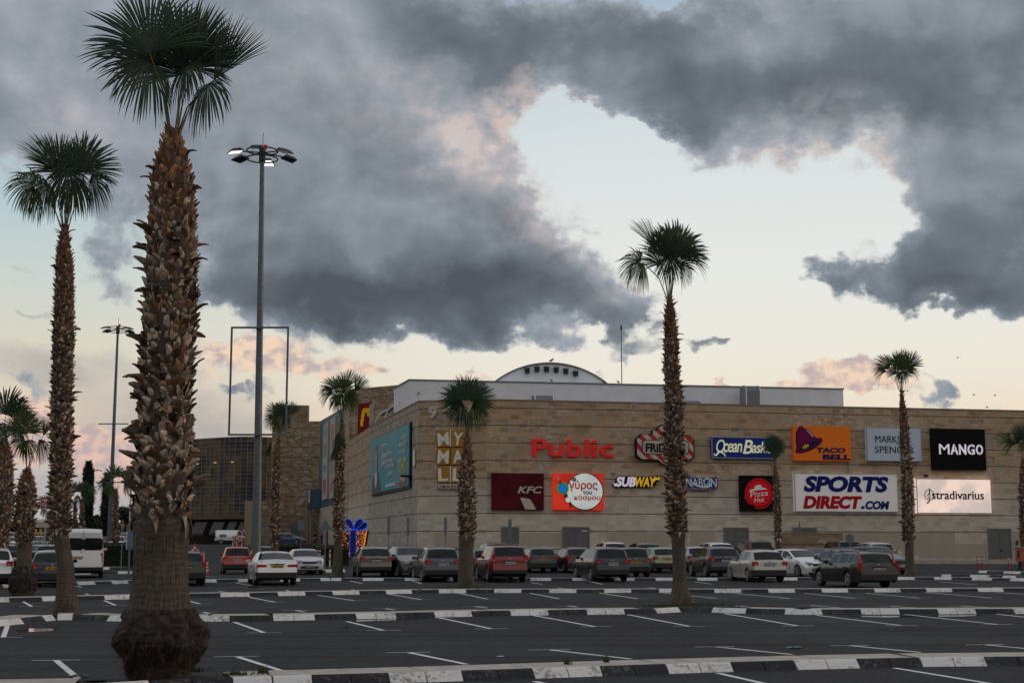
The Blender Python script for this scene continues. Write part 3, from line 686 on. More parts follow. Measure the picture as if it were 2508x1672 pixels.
M_LAMPW = mat('warm_lamp', (.8, .6, .3), .5, emit=(1, .62, .22), estr=.45)
for px, py in ((488,1136.5),(531,1133.5),(573,1132)):
    mb = MB(); p = at(px, py, 214 if px > 500 else 217); mb.box((p.x, p.y-1.2, p.z), (.38, .08, .13)); mb.build('lamp', M_LAMPW, glassf, world=True)

# white roof arcs with a dark rod above the billboard wall
rail = thing('arched_roof_railing', 'row of white curved tubes with a dark rod on the roof edge above the billboard', 'railing', (A0.x, A0.y, RZ))
M_TUBE = mat('white_tube', (.62, .62, .62), .5)
AB = B0-A0; AL = AB.length; dA = AB.normalized(); nA = Vector((-dA.y, dA.x, 0))
for k in range(5):
    f = (.08, .30, .50, .68, .83)[k]; q = A0+AB*f; mb = MB()
    mb.tube([(q.x+nA.x*(.3+1.6*(1-math.cos(a))), q.y+nA.y*(.3+1.6*(1-math.cos(a))), RZ+1.75*math.sin(a)) for a in [i*math.pi/2/10 for i in range(11)]], .045, 6)
    mb.build('curved_tube', M_TUBE, rail, world=True)
mb = MB(); q0, q1 = A0-AB*.06, A0+AB*.66
mb.tube([(q0.x+nA.x*1.7, q0.y+nA.y*1.7, RZ+1.5), (q1.x+nA.x*1.7, q1.y+nA.y*1.7, RZ+1.75)], .13, 6); mb.build('dark_rod', M_DARK, rail, world=True)
# lightning mast on the roof
mp = at(1523, 950, 135); mt = at(1523, 797, 135)
mast = thing('roof_mast', 'thin dark mast standing on the white roof', 'mast', (mp.x, mp.y, WZ-.1))
mb = MB(); mb.tube([(0, 0, 0), (0, 0, mt.z-WZ-.2)], .045, 6); mb.build('pole', M_TRIM, mast)
mb = MB(); mb.lathe([(.10, mt.z-WZ-.3), (.10, mt.z-WZ-.1), (.01, mt.z-WZ+.25)], 6); mb.build('tip', M_DARK, mast)

# ------------------------------------------------------------------ signs
def text_geo(txt, bold=0., shear=0., spacing=1., res=3):
    cu = bpy.data.curves.new('lettering_curve', 'FONT'); cu.body = txt; cu.size = 1; cu.offset = bold; cu.shear = shear; cu.space_character = spacing
    cu.extrude = .05; cu.resolution_u = res
    ob = bpy.data.objects.new('lettering_curve', cu); C.objects.link(ob)
    dg = bpy.context.evaluated_depsgraph_get(); dg.update()
    me = bpy.data.meshes.new_from_object(ob.evaluated_get(dg))
    v = [p.co.copy() for p in me.vertices]; f = [tuple(p.vertices) for p in me.polygons]
    bpy.data.objects.remove(ob); bpy.data.curves.remove(cu); bpy.data.meshes.remove(me)
    return v, f
def letters(root, txt, box, m, y, t=.03, bold=0., shear=0., spacing=1., name='lettering', rot=0., arc=0., parent=None):
    """lettering fitted to box (x0, z0, x1, z1) on the plane at depth y (towards the viewer is -y)"""
    v, f = text_geo(txt, bold, shear, spacing)
    xs_, ys_ = [p.x for p in v], [p.y for p in v]
    x0, x1, y0, y1 = min(xs_), max(xs_), min(ys_), max(ys_)
    bx0, bz0, bx1, bz1 = box; kx, kz = (bx1-bx0)/(x1-x0), (bz1-bz0)/(y1-y0)
    cx, cz = (bx0+bx1)/2, (bz0+bz1)/2
    mb = MB(); V = []
    for p in v:
        X, Z = bx0+(p.x-x0)*kx-cx, bz0+(p.y-y0)*kz-cz
        if arc: Z -= arc*(X/(bx1-bx0)*2)**2-arc*.33
        X, Z = X*math.cos(rot)-Z*math.sin(rot), X*math.sin(rot)+Z*math.cos(rot)
        V.append((cx+X, y-(t if p.z > 0 else 0), cz+Z))
    mb.add(V, f); return mb.build(name, m, parent or root)
def poly(root, name, pts, m, y, t=.02, parent=None):
    mb = MB(); mb.prism(pts, y-t, y); return mb.build(name, m, parent or root)
def circle(cx, cz, r, n=36, a0=0, a1=360, rz=None):
    return [(cx+r*math.cos(R(a0+(a1-a0)*i/n)), cz+(rz or r)*math.sin(R(a0+(a1-a0)*i/n))) for i in range(n if a1-a0 == 360 else n+1)]
def ring(root, name, cx, cz, r0, r1, m, y, t=.02, n=40, a0=0, a1=360):
    mb = MB(); k = n+1
    for rr, yy in ((r0, y-t), (r1, y-t), (r1, y), (r0, y)):
        for i in range(k): a = R(a0+(a1-a0)*i/n); mb.vert((cx+rr*math.cos(a), yy, cz+rr*math.sin(a)))
    for i in range(n):
        for b_ in (0, 1): mb.face((b_*k+i, b_*k+i+1, (b_+1)*k+i+1, (b_+1)*k+i))
    return mb.build(name, m, root)
def pl(name, c, e=0., rough=.45, col2=None):
    return mat(name, c, rough, emit=c if e else None, estr=e, spec=.12)
def light_mat(name, c, e, c2, vs=.35):
    """lit acrylic: tubes behind the sheet make it glow unevenly"""
    m = mat(name, c, .4); t = NT(m.node_tree); b = t.n['Principled BSDF']; oc = t.new('ShaderNodeTexCoord').outputs['Object']
    t.put(b.inputs['Emission Color'], t.mix(t.mrange(t.noise(oc, vs, 3, .5), .36, .62), c, c2)); b.inputs['Emission Strength'].default_value = e; return m
class Sign:
    def __init__(s, label, rect, O=C0, D=Cd, depth=.3, cat='sign', group='shop signs on the long facade', crop=None):
        x0, y0, x1, y1 = rect; ym = (y0+y1)/2; xm = (x0+x1)/2
        s0, _ = wall_sz(x0, ym, O, D); s1, _ = wall_sz(x1, ym, O, D); _, za = wall_sz(xm, y0, O, D); _, zb = wall_sz(xm, y1, O, D)
        s.w, s.h = s1-s0, za-zb; p = wall_pt(O, D, (s0+s1)/2, zb, .03); s.d = depth
        s.r = thing('shop_sign', label, cat, p, math.atan2(D.y, D.x), group); s.crop = crop
    def panel(s, m, mf=None, name='panel', fr=.07):
        mb = MB(); mb.box((0, -s.d/2, s.h/2), (s.w, s.d, s.h)); o = mb.build(name, m, s.r)
        if mf:
            mb = MB()
            for c, d in (((0, -s.d-.01, fr/2), (s.w+.03, .05, fr)), ((0, -s.d-.01, s.h-fr/2), (s.w+.03, .05, fr)), ((-s.w/2+fr/2, -s.d-.01, s.h/2), (fr, .05, s.h-2*fr)), ((s.w/2-fr/2, -s.d-.01, s.h/2), (fr, .05, s.h-2*fr))): mb.box(c, d)
            mb.build('frame', mf, s.r)
        return o
    def B(s, x0, y0, x1, y1):        # box from fractions of the sign measured from its top left
        return (-s.w/2+x0*s.w, s.h*(1-y1), -s.w/2+x1*s.w, s.h*(1-y0))
    def K(s, pts):                   # crop pixels -> local x,z
        a, b, c, d = s.crop; return [(-s.w/2+(x-a)/(c-a)*s.w, s.h*(1-(y-b)/(d-b))) for x, y in pts]
    def L(s, txt, m, fx, **kw):
        y = kw.pop('y', -s.d-.012); return letters(s.r, txt, s.B(*fx), m, y, **kw)
    def P(s, name, pts, m, lay=1, **kw): return poly(s.r, name, s.K(pts), m, -s.d-.012*lay, **kw)
NAVY = pl('ink_navy', (.010, .016, .10)); BLACK = pl('ink_black', (.012, .012, .014)); INKRED = pl('ink_red', (.42, .006, .012)); CREAM = pl('cream', (.52, .49, .41)); WHITEP = pl('sign_white', (.66, .66, .66))
ALU = mat('aluminium_edge', (.42, .44, .48), .4, .5)

# red solid lettering
s = Sign('big red free standing lowercase lettering fixed straight onto the stone', (1302.3,1076,1501.5,1118), depth=.02)
RED = light_mat('lit_red', (.50, .006, .010), .26, (.60, .015, .012), 2.)
L_ = [('P',0,.182),('u',.205,.375),('b',.43,.60),('l',.645,.70),('i',.735,.795),('c',.83,1.)]
for ch, a, b in L_:
    top = 0. if ch in 'Pbl' else (.03 if ch == 'i' else .28)
    s.L(ch, RED, (a, top, b, 1. if ch != 'b' else 1.02), t=.22, bold=.012, y=-.02, name='letter')
# striped bar-and-grill sign
s = Sign('red and cream diagonally striped sign in a stepped emblem outline, behind a palm trunk', (1553,1039,1698,1140), crop=(410,105,1224,672), depth=.34)
Lh = [(817,108),(775,112),(740,130),(705,172),(690,182),(655,185),(640,190),(640,245),(478,248),(455,285),(440,298),(414,308),(414,555),(440,570),(465,590),(480,600),(715,604),(735,625),(760,650),(790,668),(817,672)]
full = Lh+[(1634-x, y) for x, y in Lh[::-1][1:-1]]
mb = MB(); mb.prism(s.K(full), -.30, 0); mb.build('backing', BLACK, s.r)
m = bpy.data.materials.new('striped_print'); m.use_nodes = True; t = NT(m.node_tree); b = t.n['Principled BSDF']
oc = t.new('ShaderNodeTexCoord').outputs['Object']; sp = t.new('ShaderNodeSeparateXYZ'); t.put(sp.inputs[0], oc)
fr = t.math('FRACT', t.math('DIVIDE', t.math('ADD', t.math('ADD', sp.outputs[0], sp.outputs[2]), 40.3), 1.02))
t.put(b.inputs['Base Color'], t.mix(t.math('GREATER_THAN', fr, .5), (.52, .49, .42), (.46, .010, .028))); b.inputs['Roughness'].default_value = .5
inn = [(817+(x-817)*.955, 388+(y-388)*.945) for x, y in full]
s.P('striped_face', inn, m, lay=1)
s.d = .375
def plaque(pts, e=9):
    cx = sum(p[0] for p in pts)/len(pts); cy = sum(p[1] for p in pts)/len(pts)
    s.P('plaque_edge', [(x+math.copysign(e, x-cx), y+math.copysign(e, y-cy)) for x, y in pts], BLACK, 1)
    s.P('plaque', pts, CREAM, 2)
plaque([(808,195),(826,190),(845,195),(850,270),(895,270),(895,340),(740,340),(740,270),(800,270)])
plaque([(808,510),(850,510),(850,570),(830,584),(810,578)])
plaque([(540,334),(1095,334),(1128,365),(1128,485),(1095,514),(540,514),(508,485),(508,365)])
s.d = .42
s.L("FRiDAY'S", BLACK, (.165,.46,.835,.685), bold=.03, name='lettering'); s.L('T.G.I.', BLACK, (.415,.315,.575,.405), bold=.02)
# blue seafood sign
s = Sign('long dark blue panel with pale brush script lettering, palm crown over its right end', (1739.5,1070.5,1901,1122.8), depth=.3)
OBL = mat('ocean_blue', (.006, .030, .17), .4, spec=.15, emit=(.005, .03, .22), estr=.12, col2=(.006, .022, .11), vscale=.9)
YEL = light_mat('pale_yellow_lit', (.72, .70, .45), .30, (.80, .78, .55), 3.)
s.panel(OBL, ALU, fr=.06)
s.L('O', YEL, (.07,.13,.20,.74), bold=.0, shear=.25); s.L('cean', YEL, (.175,.30,.46,.72), bold=.012, shear=.25, spacing=.9); s.L('B', YEL, (.47,.13,.62,.78), bold=.012, shear=.25); s.L('asket', YEL, (.60,.20,.96,.74), bold=.012, shear=.25, spacing=.9)
mb = MB(); zz = lambda fx, fy: (-s.w/2+fx*s.w, -s.d-.03, s.h*(1-fy))
mb.tube([zz(.03,.78), zz(.045,.87), (zz(.07,.86)), zz(.095,.74), zz(.13,.70), zz(.175,.78), zz(.21,.93)], [.02,.07,.08,.08,.08,.07,.02], 6); mb.build('wave_mark', YEL, s.r)
# orange sign with bell emblem
s = Sign('bright orange panel with a purple bell emblem and navy block lettering', (1939.4,1044.3,2079.6,1128.4), crop=(155,90,692,416), depth=.3)
s.panel(mat('orange_face', (.62, .15, .012), .4, spec=.2, emit=(.65, .13, .008), estr=.12), None)
PUR = pl('bell_purple', (.17, .006, .075)); DP = pl('bell_dark', (.022, .010, .055))
s.P('bell_outline', [(205,105),(222,92),(243,94),(252,112),(292,118),(325,148),(348,182),(365,198),(415,200),(426,222),(412,250),(360,295),(290,330),(215,350),(178,346),(170,330),(182,300),(178,230),(180,160),(188,130),(200,122)], DP, 1)
s.P('bell', [(212,108),(225,97),(240,99),(246,117),(285,125),(318,152),(342,190),(330,210),(260,240),(200,290),(186,300),(190,230),(188,170),(196,138),(208,128)], PUR, 2.4)
s.P('bell_rim', [(196,300),(235,258),(300,222),(360,206),(408,208),(414,226),(398,250),(350,288),(285,320),(215,340),(186,338),(182,322)], PUR, 3)
s.P('bell_mouth', [(215,300),(250,265),(310,236),(360,222),(395,224),(392,242),(345,276),(280,306),(225,322),(206,318)], DP, 4.2)
s.P('clapper', [(233,292),(262,264),(292,262),(296,280),(270,300),(240,306)], pl('clapper_yellow', (.62, .42, .02)), 5.4)
s.P('bell_shine', [(270,122),(290,124),(322,158),(345,186),(330,192),(305,160)], pl('shine', (.5, .46, .46)), 4)
s.L('TACO', NAVY, (.40,.615,.90,.765), bold=.045, shear=.12); s.L('BELL', NAVY, (.495,.81,.985,.965), bold=.045, shear=.08)
# pale blue clothing sign
s = Sign('pale blue grey panel with thin dark capitals in two rows, crossed by a palm trunk', (2118,1046.7,2251.4,1129), depth=.35)
s.panel(mat('pale_blue_face', (.40, .46, .55), .45, emit=(.40, .47, .58), estr=.10, col2=(.36, .41, .50), vscale=.5), ALU, fr=.05)
s.L('MARKS&', BLACK, (.155,.255,.72,.46), bold=-.004); s.L('SPENCER', BLACK, (.145,.565,.86,.765), bold=-.004)
mb = MB(); mb.box((-s.w*.04, -.2, s.h+.06), (.5, .12, .10)); mb.build('lamp_bracket', ALU, s.r)
# black fashion sign
s = Sign('square black panel with glowing white stencil capitals at the upper right', (2278,1050.5,2408.3,1151), depth=.35)
s.panel(mat('black_face', (.005, .005, .007), .35, spec=.12), None)
GLOW = light_mat('glow_white', (.62, .58, .66), .55, (.72, .70, .74), 1.5)
for i, (ch, a, b) in enumerate((('M',.125,.315),('A',.335,.48),('N',.495,.63),('G',.655,.79),('O',.815,.945))):
    s.L(ch, GLOW, (a, .375, b, .625), bold=.025 if ch != 'M' else -.004, name='letter', t=.05)
for fx in (.415, .72, .885):                                         # the dark stencil gaps
    mb = MB(); mb.box((-s.w/2+fx*s.w, -s.d-.075, s.h*.5), (.04, .02, s.h*.24)); mb.build('stencil_gap', BLACK, s.r)
# dark red chicken sign: panel, letters, cream shape
s = Sign('dark maroon square panel with slanted cream capitals', (1202.8,1158.5,1329.8,1248.3), crop=(22,142,1020,848), depth=.28)
MAR = mat('maroon_face', (.115, .008, .016), .45, spec=.12, col2=(.055, .005, .010), vscale=.45)
s.panel(MAR, None)
s.L('KFC', CREAM, (.49,.355,.975,.55), bold=.025, shear=.28)
s.P('cream_block', [(560,610),(640,618),(710,630),(752,642),(800,710),(870,836),(655,836)], CREAM, 1)
# lit grill sign
s = Sign('lit bright red panel with a large white disc and small globe emblem', (1352,1159.5,1475.8,1248.3), crop=(1192,155,2160,846), depth=.3)
s.panel(light_mat('lit_scarlet', (.70, .035, .010), .48, (.36, .008, .008), .32), None)
DISC = light_mat('lit_disc', (.72, .78, .70), .42, (.42, .48, .56), .38)
K0 = s.K([(1798,495)])[0]; kx = s.w/968; kz = s.h/691
def ell(cx, cy, rx, n=40, ry=None): x, z = s.K([(cx, cy)])[0]; return [(x+rx*kx*math.cos(2*math.pi*i/n), z+(ry or rx)*kz*math.sin(2*math.pi*i/n)) for i in range(n)]
def clip(p): return [(x, min(max(z, .0), s.h)) for x, z in p]
y0 = -s.d
poly(s.r, 'disc_edge', clip(ell(1798, 495, 358, 64)), BLACK, y0-.01); poly(s.r, 'disc', clip(ell(1796, 495, 340, 64)), DISC, y0-.035)
poly(s.r, 'emblem_ring', ell(1372, 442, 114), pl('emblem_pale', (.7, .74, .62)), y0-.06); poly(s.r, 'emblem_ring', ell(1372, 442, 108), pl('lit_green', (.02, .30, .03), .35), y0-.085); poly(s.r, 'globe', ell(1372, 442, 76), pl('lit_blue', (.01, .16, .55), .5), y0-.11)
for cx, cy, r_, mt in ((1322,325,26,BLACK),(1322,325,9,WHITEP),(1430,580,36,BLACK),(1430,580,11,WHITEP),(1472,655,58,WHITEP),(1472,655,52,BLACK),(1472,655,46,DISC)):
    poly(s.r, 'bead', ell(cx, cy, r_, 20), mt, y0-.06-.004*abs(60-r_)-(.03 if mt is WHITEP else 0)-(.05 if r_ == 46 else 0))
mb = MB(); k_ = s.K([(1268,210),(1305,295),(1505,720),(1538,800)]); 
mb.tube([(k_[0][0], y0-.08, k_[0][1]), (k_[1][0], y0-.08, k_[1][1])], .035, 6, 1); mb.tube([(k_[2][0], y0-.08, k_[2][1]), (k_[3][0], y0-.08, k_[3][1])], .06, 6, 0); mb.build('skewer', [BLACK, WHITEP], s.r)
LR = pl('letter_red', (.55, .02, .015), .1)
s.d += .05
s.L('o', BLACK, (.372,.115,.455,.225), bold=.05); s.L('γύρος', LR, (.31,.19,.875,.49), bold=.018, name='lettering'); s.L('του', BLACK, (.58,.485,.76,.575), bold=.015); s.L('κόσμου', LR, (.415,.58,.93,.755), bold=.015)
# sandwich sign
s = Sign('small white and yellow slanted lettering with arrow ends on a dark backing', (1498.2,1163,1616,1195), crop=(100,800,765,980), depth=.22)
mb = MB(); mb.prism(s.K([(100,930),(140,895),(160,835),(190,815),(700,815),(722,800),(740,796),(768,845),(745,880),(705,880),(700,930),(640,972),(170,970),(140,982)]), -.2, 0); mb.build('backing', pl('deep_teal', (.010, .022, .024)), s.r)
SW = light_mat('lit_white', (.66, .58, .66), .45, (.60, .55, .72), .9); SY = light_mat('lit_yellow', (.72, .42, .02), .40, (.62, .33, .01), 1.5)
s.d = .21
s.L('SUB', SW, (.07,.14,.475,.90), bold=.045, shear=.2); s.L('WAY', SY, (.465,.14,.90,.90), bold=.035, shear=.2)
s.P('arrow', [(105,910),(128,915),(150,925),(190,930),(190,955),(150,950),(132,962)], SW, 1.2); s.P('arrow', [(640,890),(660,850),(700,830),(725,838),(730,812),(762,855),(735,866),(722,860),(690,870),(662,905)], SY, 1.2)
# bun bakery sign: ribbon
s = Sign('curved navy ribbon sign with pale lettering and a mint swirl, half behind a palm trunk', (1636,1164,1755,1202), crop=(870,800,1535,1012), depth=.22)
rib = [(870,845),(930,815),(1010,805),(1080,812),(1160,822),(1260,832),(1360,838),(1450,830),(1535,815),(1535,960),(1470,985),(1400,1005),(1310,1012),(1200,1000),(1090,980),(1000,975),(930,985),(870,1000)]
mb = MB(); mb.prism(s.K(rib), -.2, 0); mb.build('ribbon', mat('ribbon_navy', (.018, .014, .09), .5, emit=(.02, .015, .12), estr=.2), s.r)
s.d = .21; MINT = pl('mint', (.36, .60, .55), .12)
s.L('CINNABON', pl('pale_lilac', (.56, .56, .70), .15), (.03,.18,.975,.74), bold=-.004); 
mb = MB(); k_ = s.K([(1130,850),(1180,905),(1260,945),(1340,962),(1420,950),(1450,900),(1430,850),(1380,840),(1340,870),(1350,920),(1390,925),(1405,890)])
mb.tube([(x, -.26, z) for x, z in k_], [.02,.06,.08,.08,.07,.06,.06,.06,.05,.05,.04,.02], 6); mb.build('swirl', MINT, s.r)
s.L('FAMOUS CINNAMON ROLLS', pl('peach', (.55, .36, .28)), (.25,.80,.86,.94), bold=.0)
# pizza sign
s = Sign('square black panel with a round red badge and white hat, beside a small palm', (1808.9,1164.2,1896.5,1251.5), crop=(1840,808,2325,1290), depth=.3)
s.panel(mat('black_face', (.005, .005, .007), .35, spec=.12), None)
PR = pl('badge_red', (.55, .008, .015), .12); PW_ = pl('badge_white', (.66, .66, .66), .08)
cx, cz = s.K([(2098,1052)])[0]; rr = s.w*.40
ring(s.r, 'badge_ring', cx, cz, rr*.90, rr, PR, -s.d-.01, a0=20, a1=230); ring(s.r, 'badge_ring', cx, cz, rr*.92, rr*1.0, PR, -s.d-.011, a0=250, a1=372)
poly(s.r, 'badge', circle(cx, cz, rr*.86, 48), PR, -s.d-.01)
poly(s.r, 'badge_drip', circle(*s.K([(1905,1110)])[0], rr*.06, 12), PR, -s.d-.012)
s.d += .03
s.P('hat', [(1962,1032),(1975,1005),(2032,985),(2040,948),(2075,940),(2112,930),(2130,950),(2135,970),(2190,982),(2205,995),(2120,1002),(2040,1012)], PW_, 1)
s.L('Pizza', PW_, (.27,.435,.77,.585), bold=.0, rot=.12, shear=.15); s.L('Hut', PW_, (.385,.615,.66,.745), bold=.0, rot=.12, shear=.15)
# white sports sign
s = Sign('largest white lightbox with heavy navy and red slanted lettering', (1941.5,1159.5,2193.6,1253), depth=.4)
s.panel(light_mat('lightbox_white', (.62, .61, .60), .16, (.66, .65, .64), .5), ALU, fr=.06)
DBL = pl('dark_blue', (.008, .016, .16)); RD = pl('crimson', (.46, .006, .018))
s.L('SPORTS', DBL, (.085,.07,.91,.49), bold=.05, shear=.2); s.L('DIRECT', RD, (.075,.585,.645,.925), bold=.055, shear=.2); s.L('.', DBL, (.632,.845,.668,.925), bold=.08, shear=.2); s.L('com'.upper(), DBL, (.675,.71,.91,.935), bold=.05, shear=.2)
# rosy lit sign
s = Sign('warm glowing pinkish white lightbox with black serif style lettering and treble clef', (2239.3,1172.2,2422,1256.8), crop=(1310,590,2015,912), depth=.4)
s.panel(light_mat('lightbox_rose', (.90, .70, .60), .72, (.50, .45, .43), .55), ALU, fr=.06)
s.L('stradivarius', BLACK, (.20,.345,.895,.60), bold=.012, spacing=1.0)
mb = MB(); k_ = s.K([(1402,818),(1412,812),(1424,800),(1432,760),(1428,710),(1424,680),(1434,690),(1432,720),(1412,745),(1412,768),(1430,768),(1440,745),(1430,735)])
mb.tube([(x, -s.d-.05, z) for x, z in k_], [.07,.06,.05,.045,.04,.03,.03,.05,.05,.05,.05,.05,.03], 6)
k_ = ell(1425, 742, 40, 20, 48)+[ell(1425, 742, 40, 20, 48)[0]] if False else s.K([(1425+42*math.cos(a), 742+48*math.sin(a)) for a in [i*math.pi/10 for i in range(21)]])
mb.tube([(x, -s.d-.05, z) for x, z in k_], .03, 5); mb.build('clef', BLACK, s.r)

# ---- signs on the short corner face and the receding face
BD = (C0-B0); BD.z = 0; BD.normalize(); AD = (B0-A0); AD.z = 0; AD.normalize()
s = Sign('cream raised opening hours numerals high on the corner, partly behind a palm crown', (1052,993,1167,1024), O=B0, D=BD, depth=.02, group='lettering on the corner face')
NUM = pl('numeral_cream', (.55, .55, .53))
for ch, a, b, t0_, t1_ in (('9',0,.17,0,1),('–',.27,.45,.36,.46),('2',.55,.72,0.02,1),('1',.84,.96,.02,1)): s.L(ch, NUM, (a,t0_,b,t1_), t=.18, bold=.05, y=-.02, name='numeral')
OCH = mat('ochre_tile', (.42, .20, .018), .45, col2=(.36, .165, .014), vscale=.8); LW = pl('letter_white', (.66, .64, .58), .06)
for row, (ya, yb, l1, l2) in enumerate(((1053.4,1094,'M','Y'),(1096.5,1137.3,'M','A'),(1140.5,1181.3,'L','L'))):
    for col, (xa, xb, ch) in enumerate(((1071.5,1104.3,l1),(1106.8,1141,l2))):
        nm = {'M':'an M','Y':'a Y','A':'an A','L':'an L'}[ch]
        s = Sign(f'ochre tile with tilted white letter {ch} in the {("top","middle","bottom")[row]} row, {("left","right")[col]} column', (xa,ya,xb,yb), O=B0, D=BD, depth=.22, group='ochre letter tiles on the corner face')
        s.r.name = 'letter_tile'; s.panel(OCH, None, name='tile')
        s.L(ch, LW, (.10,.15,.92,.93) if ch in 'M' else (.14,.14,.86,.92), bold=.022, rot=(.10,-.08,.06)[row]*(1 if col == 0 else -1), name='letter')
        if col == 0 and row != 1:
            mb = MB(); mb.box((s.w/2+.04, -.2, s.h/2), (.07, .1, s.h*.98)); mb.build('edge_strip', LW, s.r)
s = Sign('narrow white plate with ochre capitals below the letter tiles', (1070.5,1184.2,1140.5,1196.6), O=B0, D=BD, depth=.2, group='lettering on the corner face')
s.panel(mat('plate_face', (.55, .54, .52), .5), None); s.L('LIMASSOL', pl('ochre_ink', (.26, .12, .03)), (.03,.2,.97,.84), bold=.02, spacing=1.2)

# teal billboard
s = Sign('large teal billboard with a suited man and white lettering on the receding wall', (915,1053,1010,1205), O=A0, D=AD, depth=.25, cat='billboard', group='billboards')
s.r.name = 'billboard'
sa, za_ = wall_sz(915, 1075, A0, AD); sb, zb_b = wall_sz(1010, 1033.4, A0, AD); _, zl = wall_sz(1010, 1197, A0, AD); _, zl2 = wall_sz(914, 1212.5, A0, AD)
ztop, zlow = (za_+zb_b)/2, (zl+zl2)/2
s.w, s.h = sb-sa, ztop-zlow; p = wall_pt(A0, AD, (sa+sb)/2, zlow, .03); s.r.location = p
TEALB = mat('billboard_teal', (.030, .27, .35), .5, spec=.2, col2=(.055, .31, .39), vscale=.25)
mb = MB(); mb.box((0, -.06, s.h/2), (s.w, .12, s.h)); mb.build('backing', BLACK, s.r)
mb = MB(); mb.box((0, -.17, s.h/2+.05), (s.w-.3, .10, s.h-.35)); mb.build('print', TEALB, s.r); s.d = .225
SK = pl('print_skin', (.36, .22, .17)); SU = pl('print_suit', (.055, .055, .06)); HW = pl('print_white', (.50, .58, .62)); HD = pl('print_hair', (.20, .10, .06))
F = lambda pts: [(-s.w/2+x*s.w, s.h*(1-y)) for x, y in pts]
poly(s.r, 'printed_suit', F([(.05,.985),(.06,.80),(.08,.68),(.15,.63),(.23,.62),(.26,.72),(.29,.85),(.31,.985)]), SU, -.225)
poly(s.r, 'printed_shirt', F([(.13,.64),(.16,.60),(.20,.60),(.20,.80),(.17,.90),(.14,.80)]), HW, -.248)
poly(s.r, 'printed_hair', F([(.12,.36),(.13,.22),(.15,.13),(.18,.11),(.20,.16),(.215,.30),(.21,.38)]), HD, -.225)
poly(s.r, 'printed_face', F([(.125,.36),(.13,.27),(.17,.24),(.205,.28),(.21,.40),(.20,.52),(.185,.62),(.15,.62),(.13,.50)]), SK, -.248)
for txt, bx in (('ΨΥΧΑΓΩΓΙΚΟ',(.33,.46,.66,.61)),('ΚΑΝΑΛΙ',(.47,.66,.62,.74)),('www.tvguide',(.44,.86,.70,.91)),('ΣΧΕΔΟΝ',(.78,.16,.94,.22)),('ΑΝΘΡΩΠΟΥΣ',(.76,.27,.96,.34)),('ΕΚΑΝΕΣ',(.78,.38,.94,.45))):
    if 'www' in txt: txt = '—————'
    s.L(txt, HW, bx, bold=.02)
for bx in ((.32,.19,.44,.38),(.35,.355,.58,.48)):
    a, b, c, d = s.B(*bx); mb = MB(); e = .12
    for cc, dd in ((((a+c)/2, -.235, b), (c-a+e, .02, e)), (((a+c)/2, -.235, d), (c-a+e, .02, e)), ((a, -.235, (b+d)/2), (e, .02, d-b)), ((c, -.235, (b+d)/2), (e, .02, d-b))): mb.box(cc, dd)
    mb.build('printed_frame', HW, s.r)
s.L('ΤΟ', HW, (.34,.22,.42,.35), bold=.0); s.L('ΠΡΩΤΟ', HW, (.375,.385,.555,.455), bold=.0)
s.L('ΤΗΤ', pl('print_gold', (.50, .42, .14)), (.755,.52,.955,.74), bold=.05)
poly(s.r, 'printed_box', F([(.75,.77),(.955,.77),(.955,.93),(.75,.93)]), pl('print_red', (.33, .06, .055)), -.225); s.d = .25; s.L('CYPRUS', HW, (.78,.80,.93,.88), bold=.02)
mb = MB(); mb.box((s.w*.5, -.5, s.h*.18), (.5, .9, .16)); mb.build('lamp_bracket', BLACK, s.r)
# small white plate right of the billboard
ss, zz_ = wall_sz(1017.5, 1121, A0, AD); p = wall_pt(A0, AD, ss, zz_-.6, .1)
r_ = thing('wall_plaque', 'small white vertical plaque on the wall right of the teal billboard', 'plaque', p, math.atan2(AD.y, AD.x)); mb = MB(); mb.box((0, 0, .6), (.55, .1, 1.25)); mb.build('plate', LW, r_); mb = MB(); mb.box((0, .06, .6), (.62, .04, 1.32)); mb.build('edge', BLACK, r_)
# red banner with yellow arch
r_ = None
ea = Vector((E0.x, E0.y, 0)); 
s = Sign('tall dark red panel with a yellow arch and white slogan left of the roof tubes', (881.5,986.5,930,1077.5), O=ea, D=dE, depth=.3, group='shop signs on the entrance wing', crop=(1890,210,2270,930))
s.panel(mat('deep_red_face', (.20, .008, .014), .45, spec=.15), None)
GOLD = pl('arch_yellow', (.70, .42, .012), .10)
mb = MB(); k_ = s.K([(1972,640),(1982,540),(1995,450),(2010,380),(2030,338),(2055,330),(2080,345),(2098,400),(2105,460),(2112,400),(2135,345),(2160,330),(2185,338),(2205,380),(2220,450),(2232,540),(2242,640)])
for i in range(len(k_)-1):
    a, b = Vector((k_[i][0], 0, k_[i][1])), Vector((k_[i+1][0], 0, k_[i+1][1])); wv = s.w*.055
    mb.box(((a.x+b.x)/2, -.38, (a.z+b.z)/2), (abs(b.x-a.x)+wv*1.4, .14, abs(b.z-a.z)+wv*1.2))
mb.build('arch', GOLD, s.r); s.L("i'm lovin' it", LW, (.12,.80,.93,.885), bold=.03)

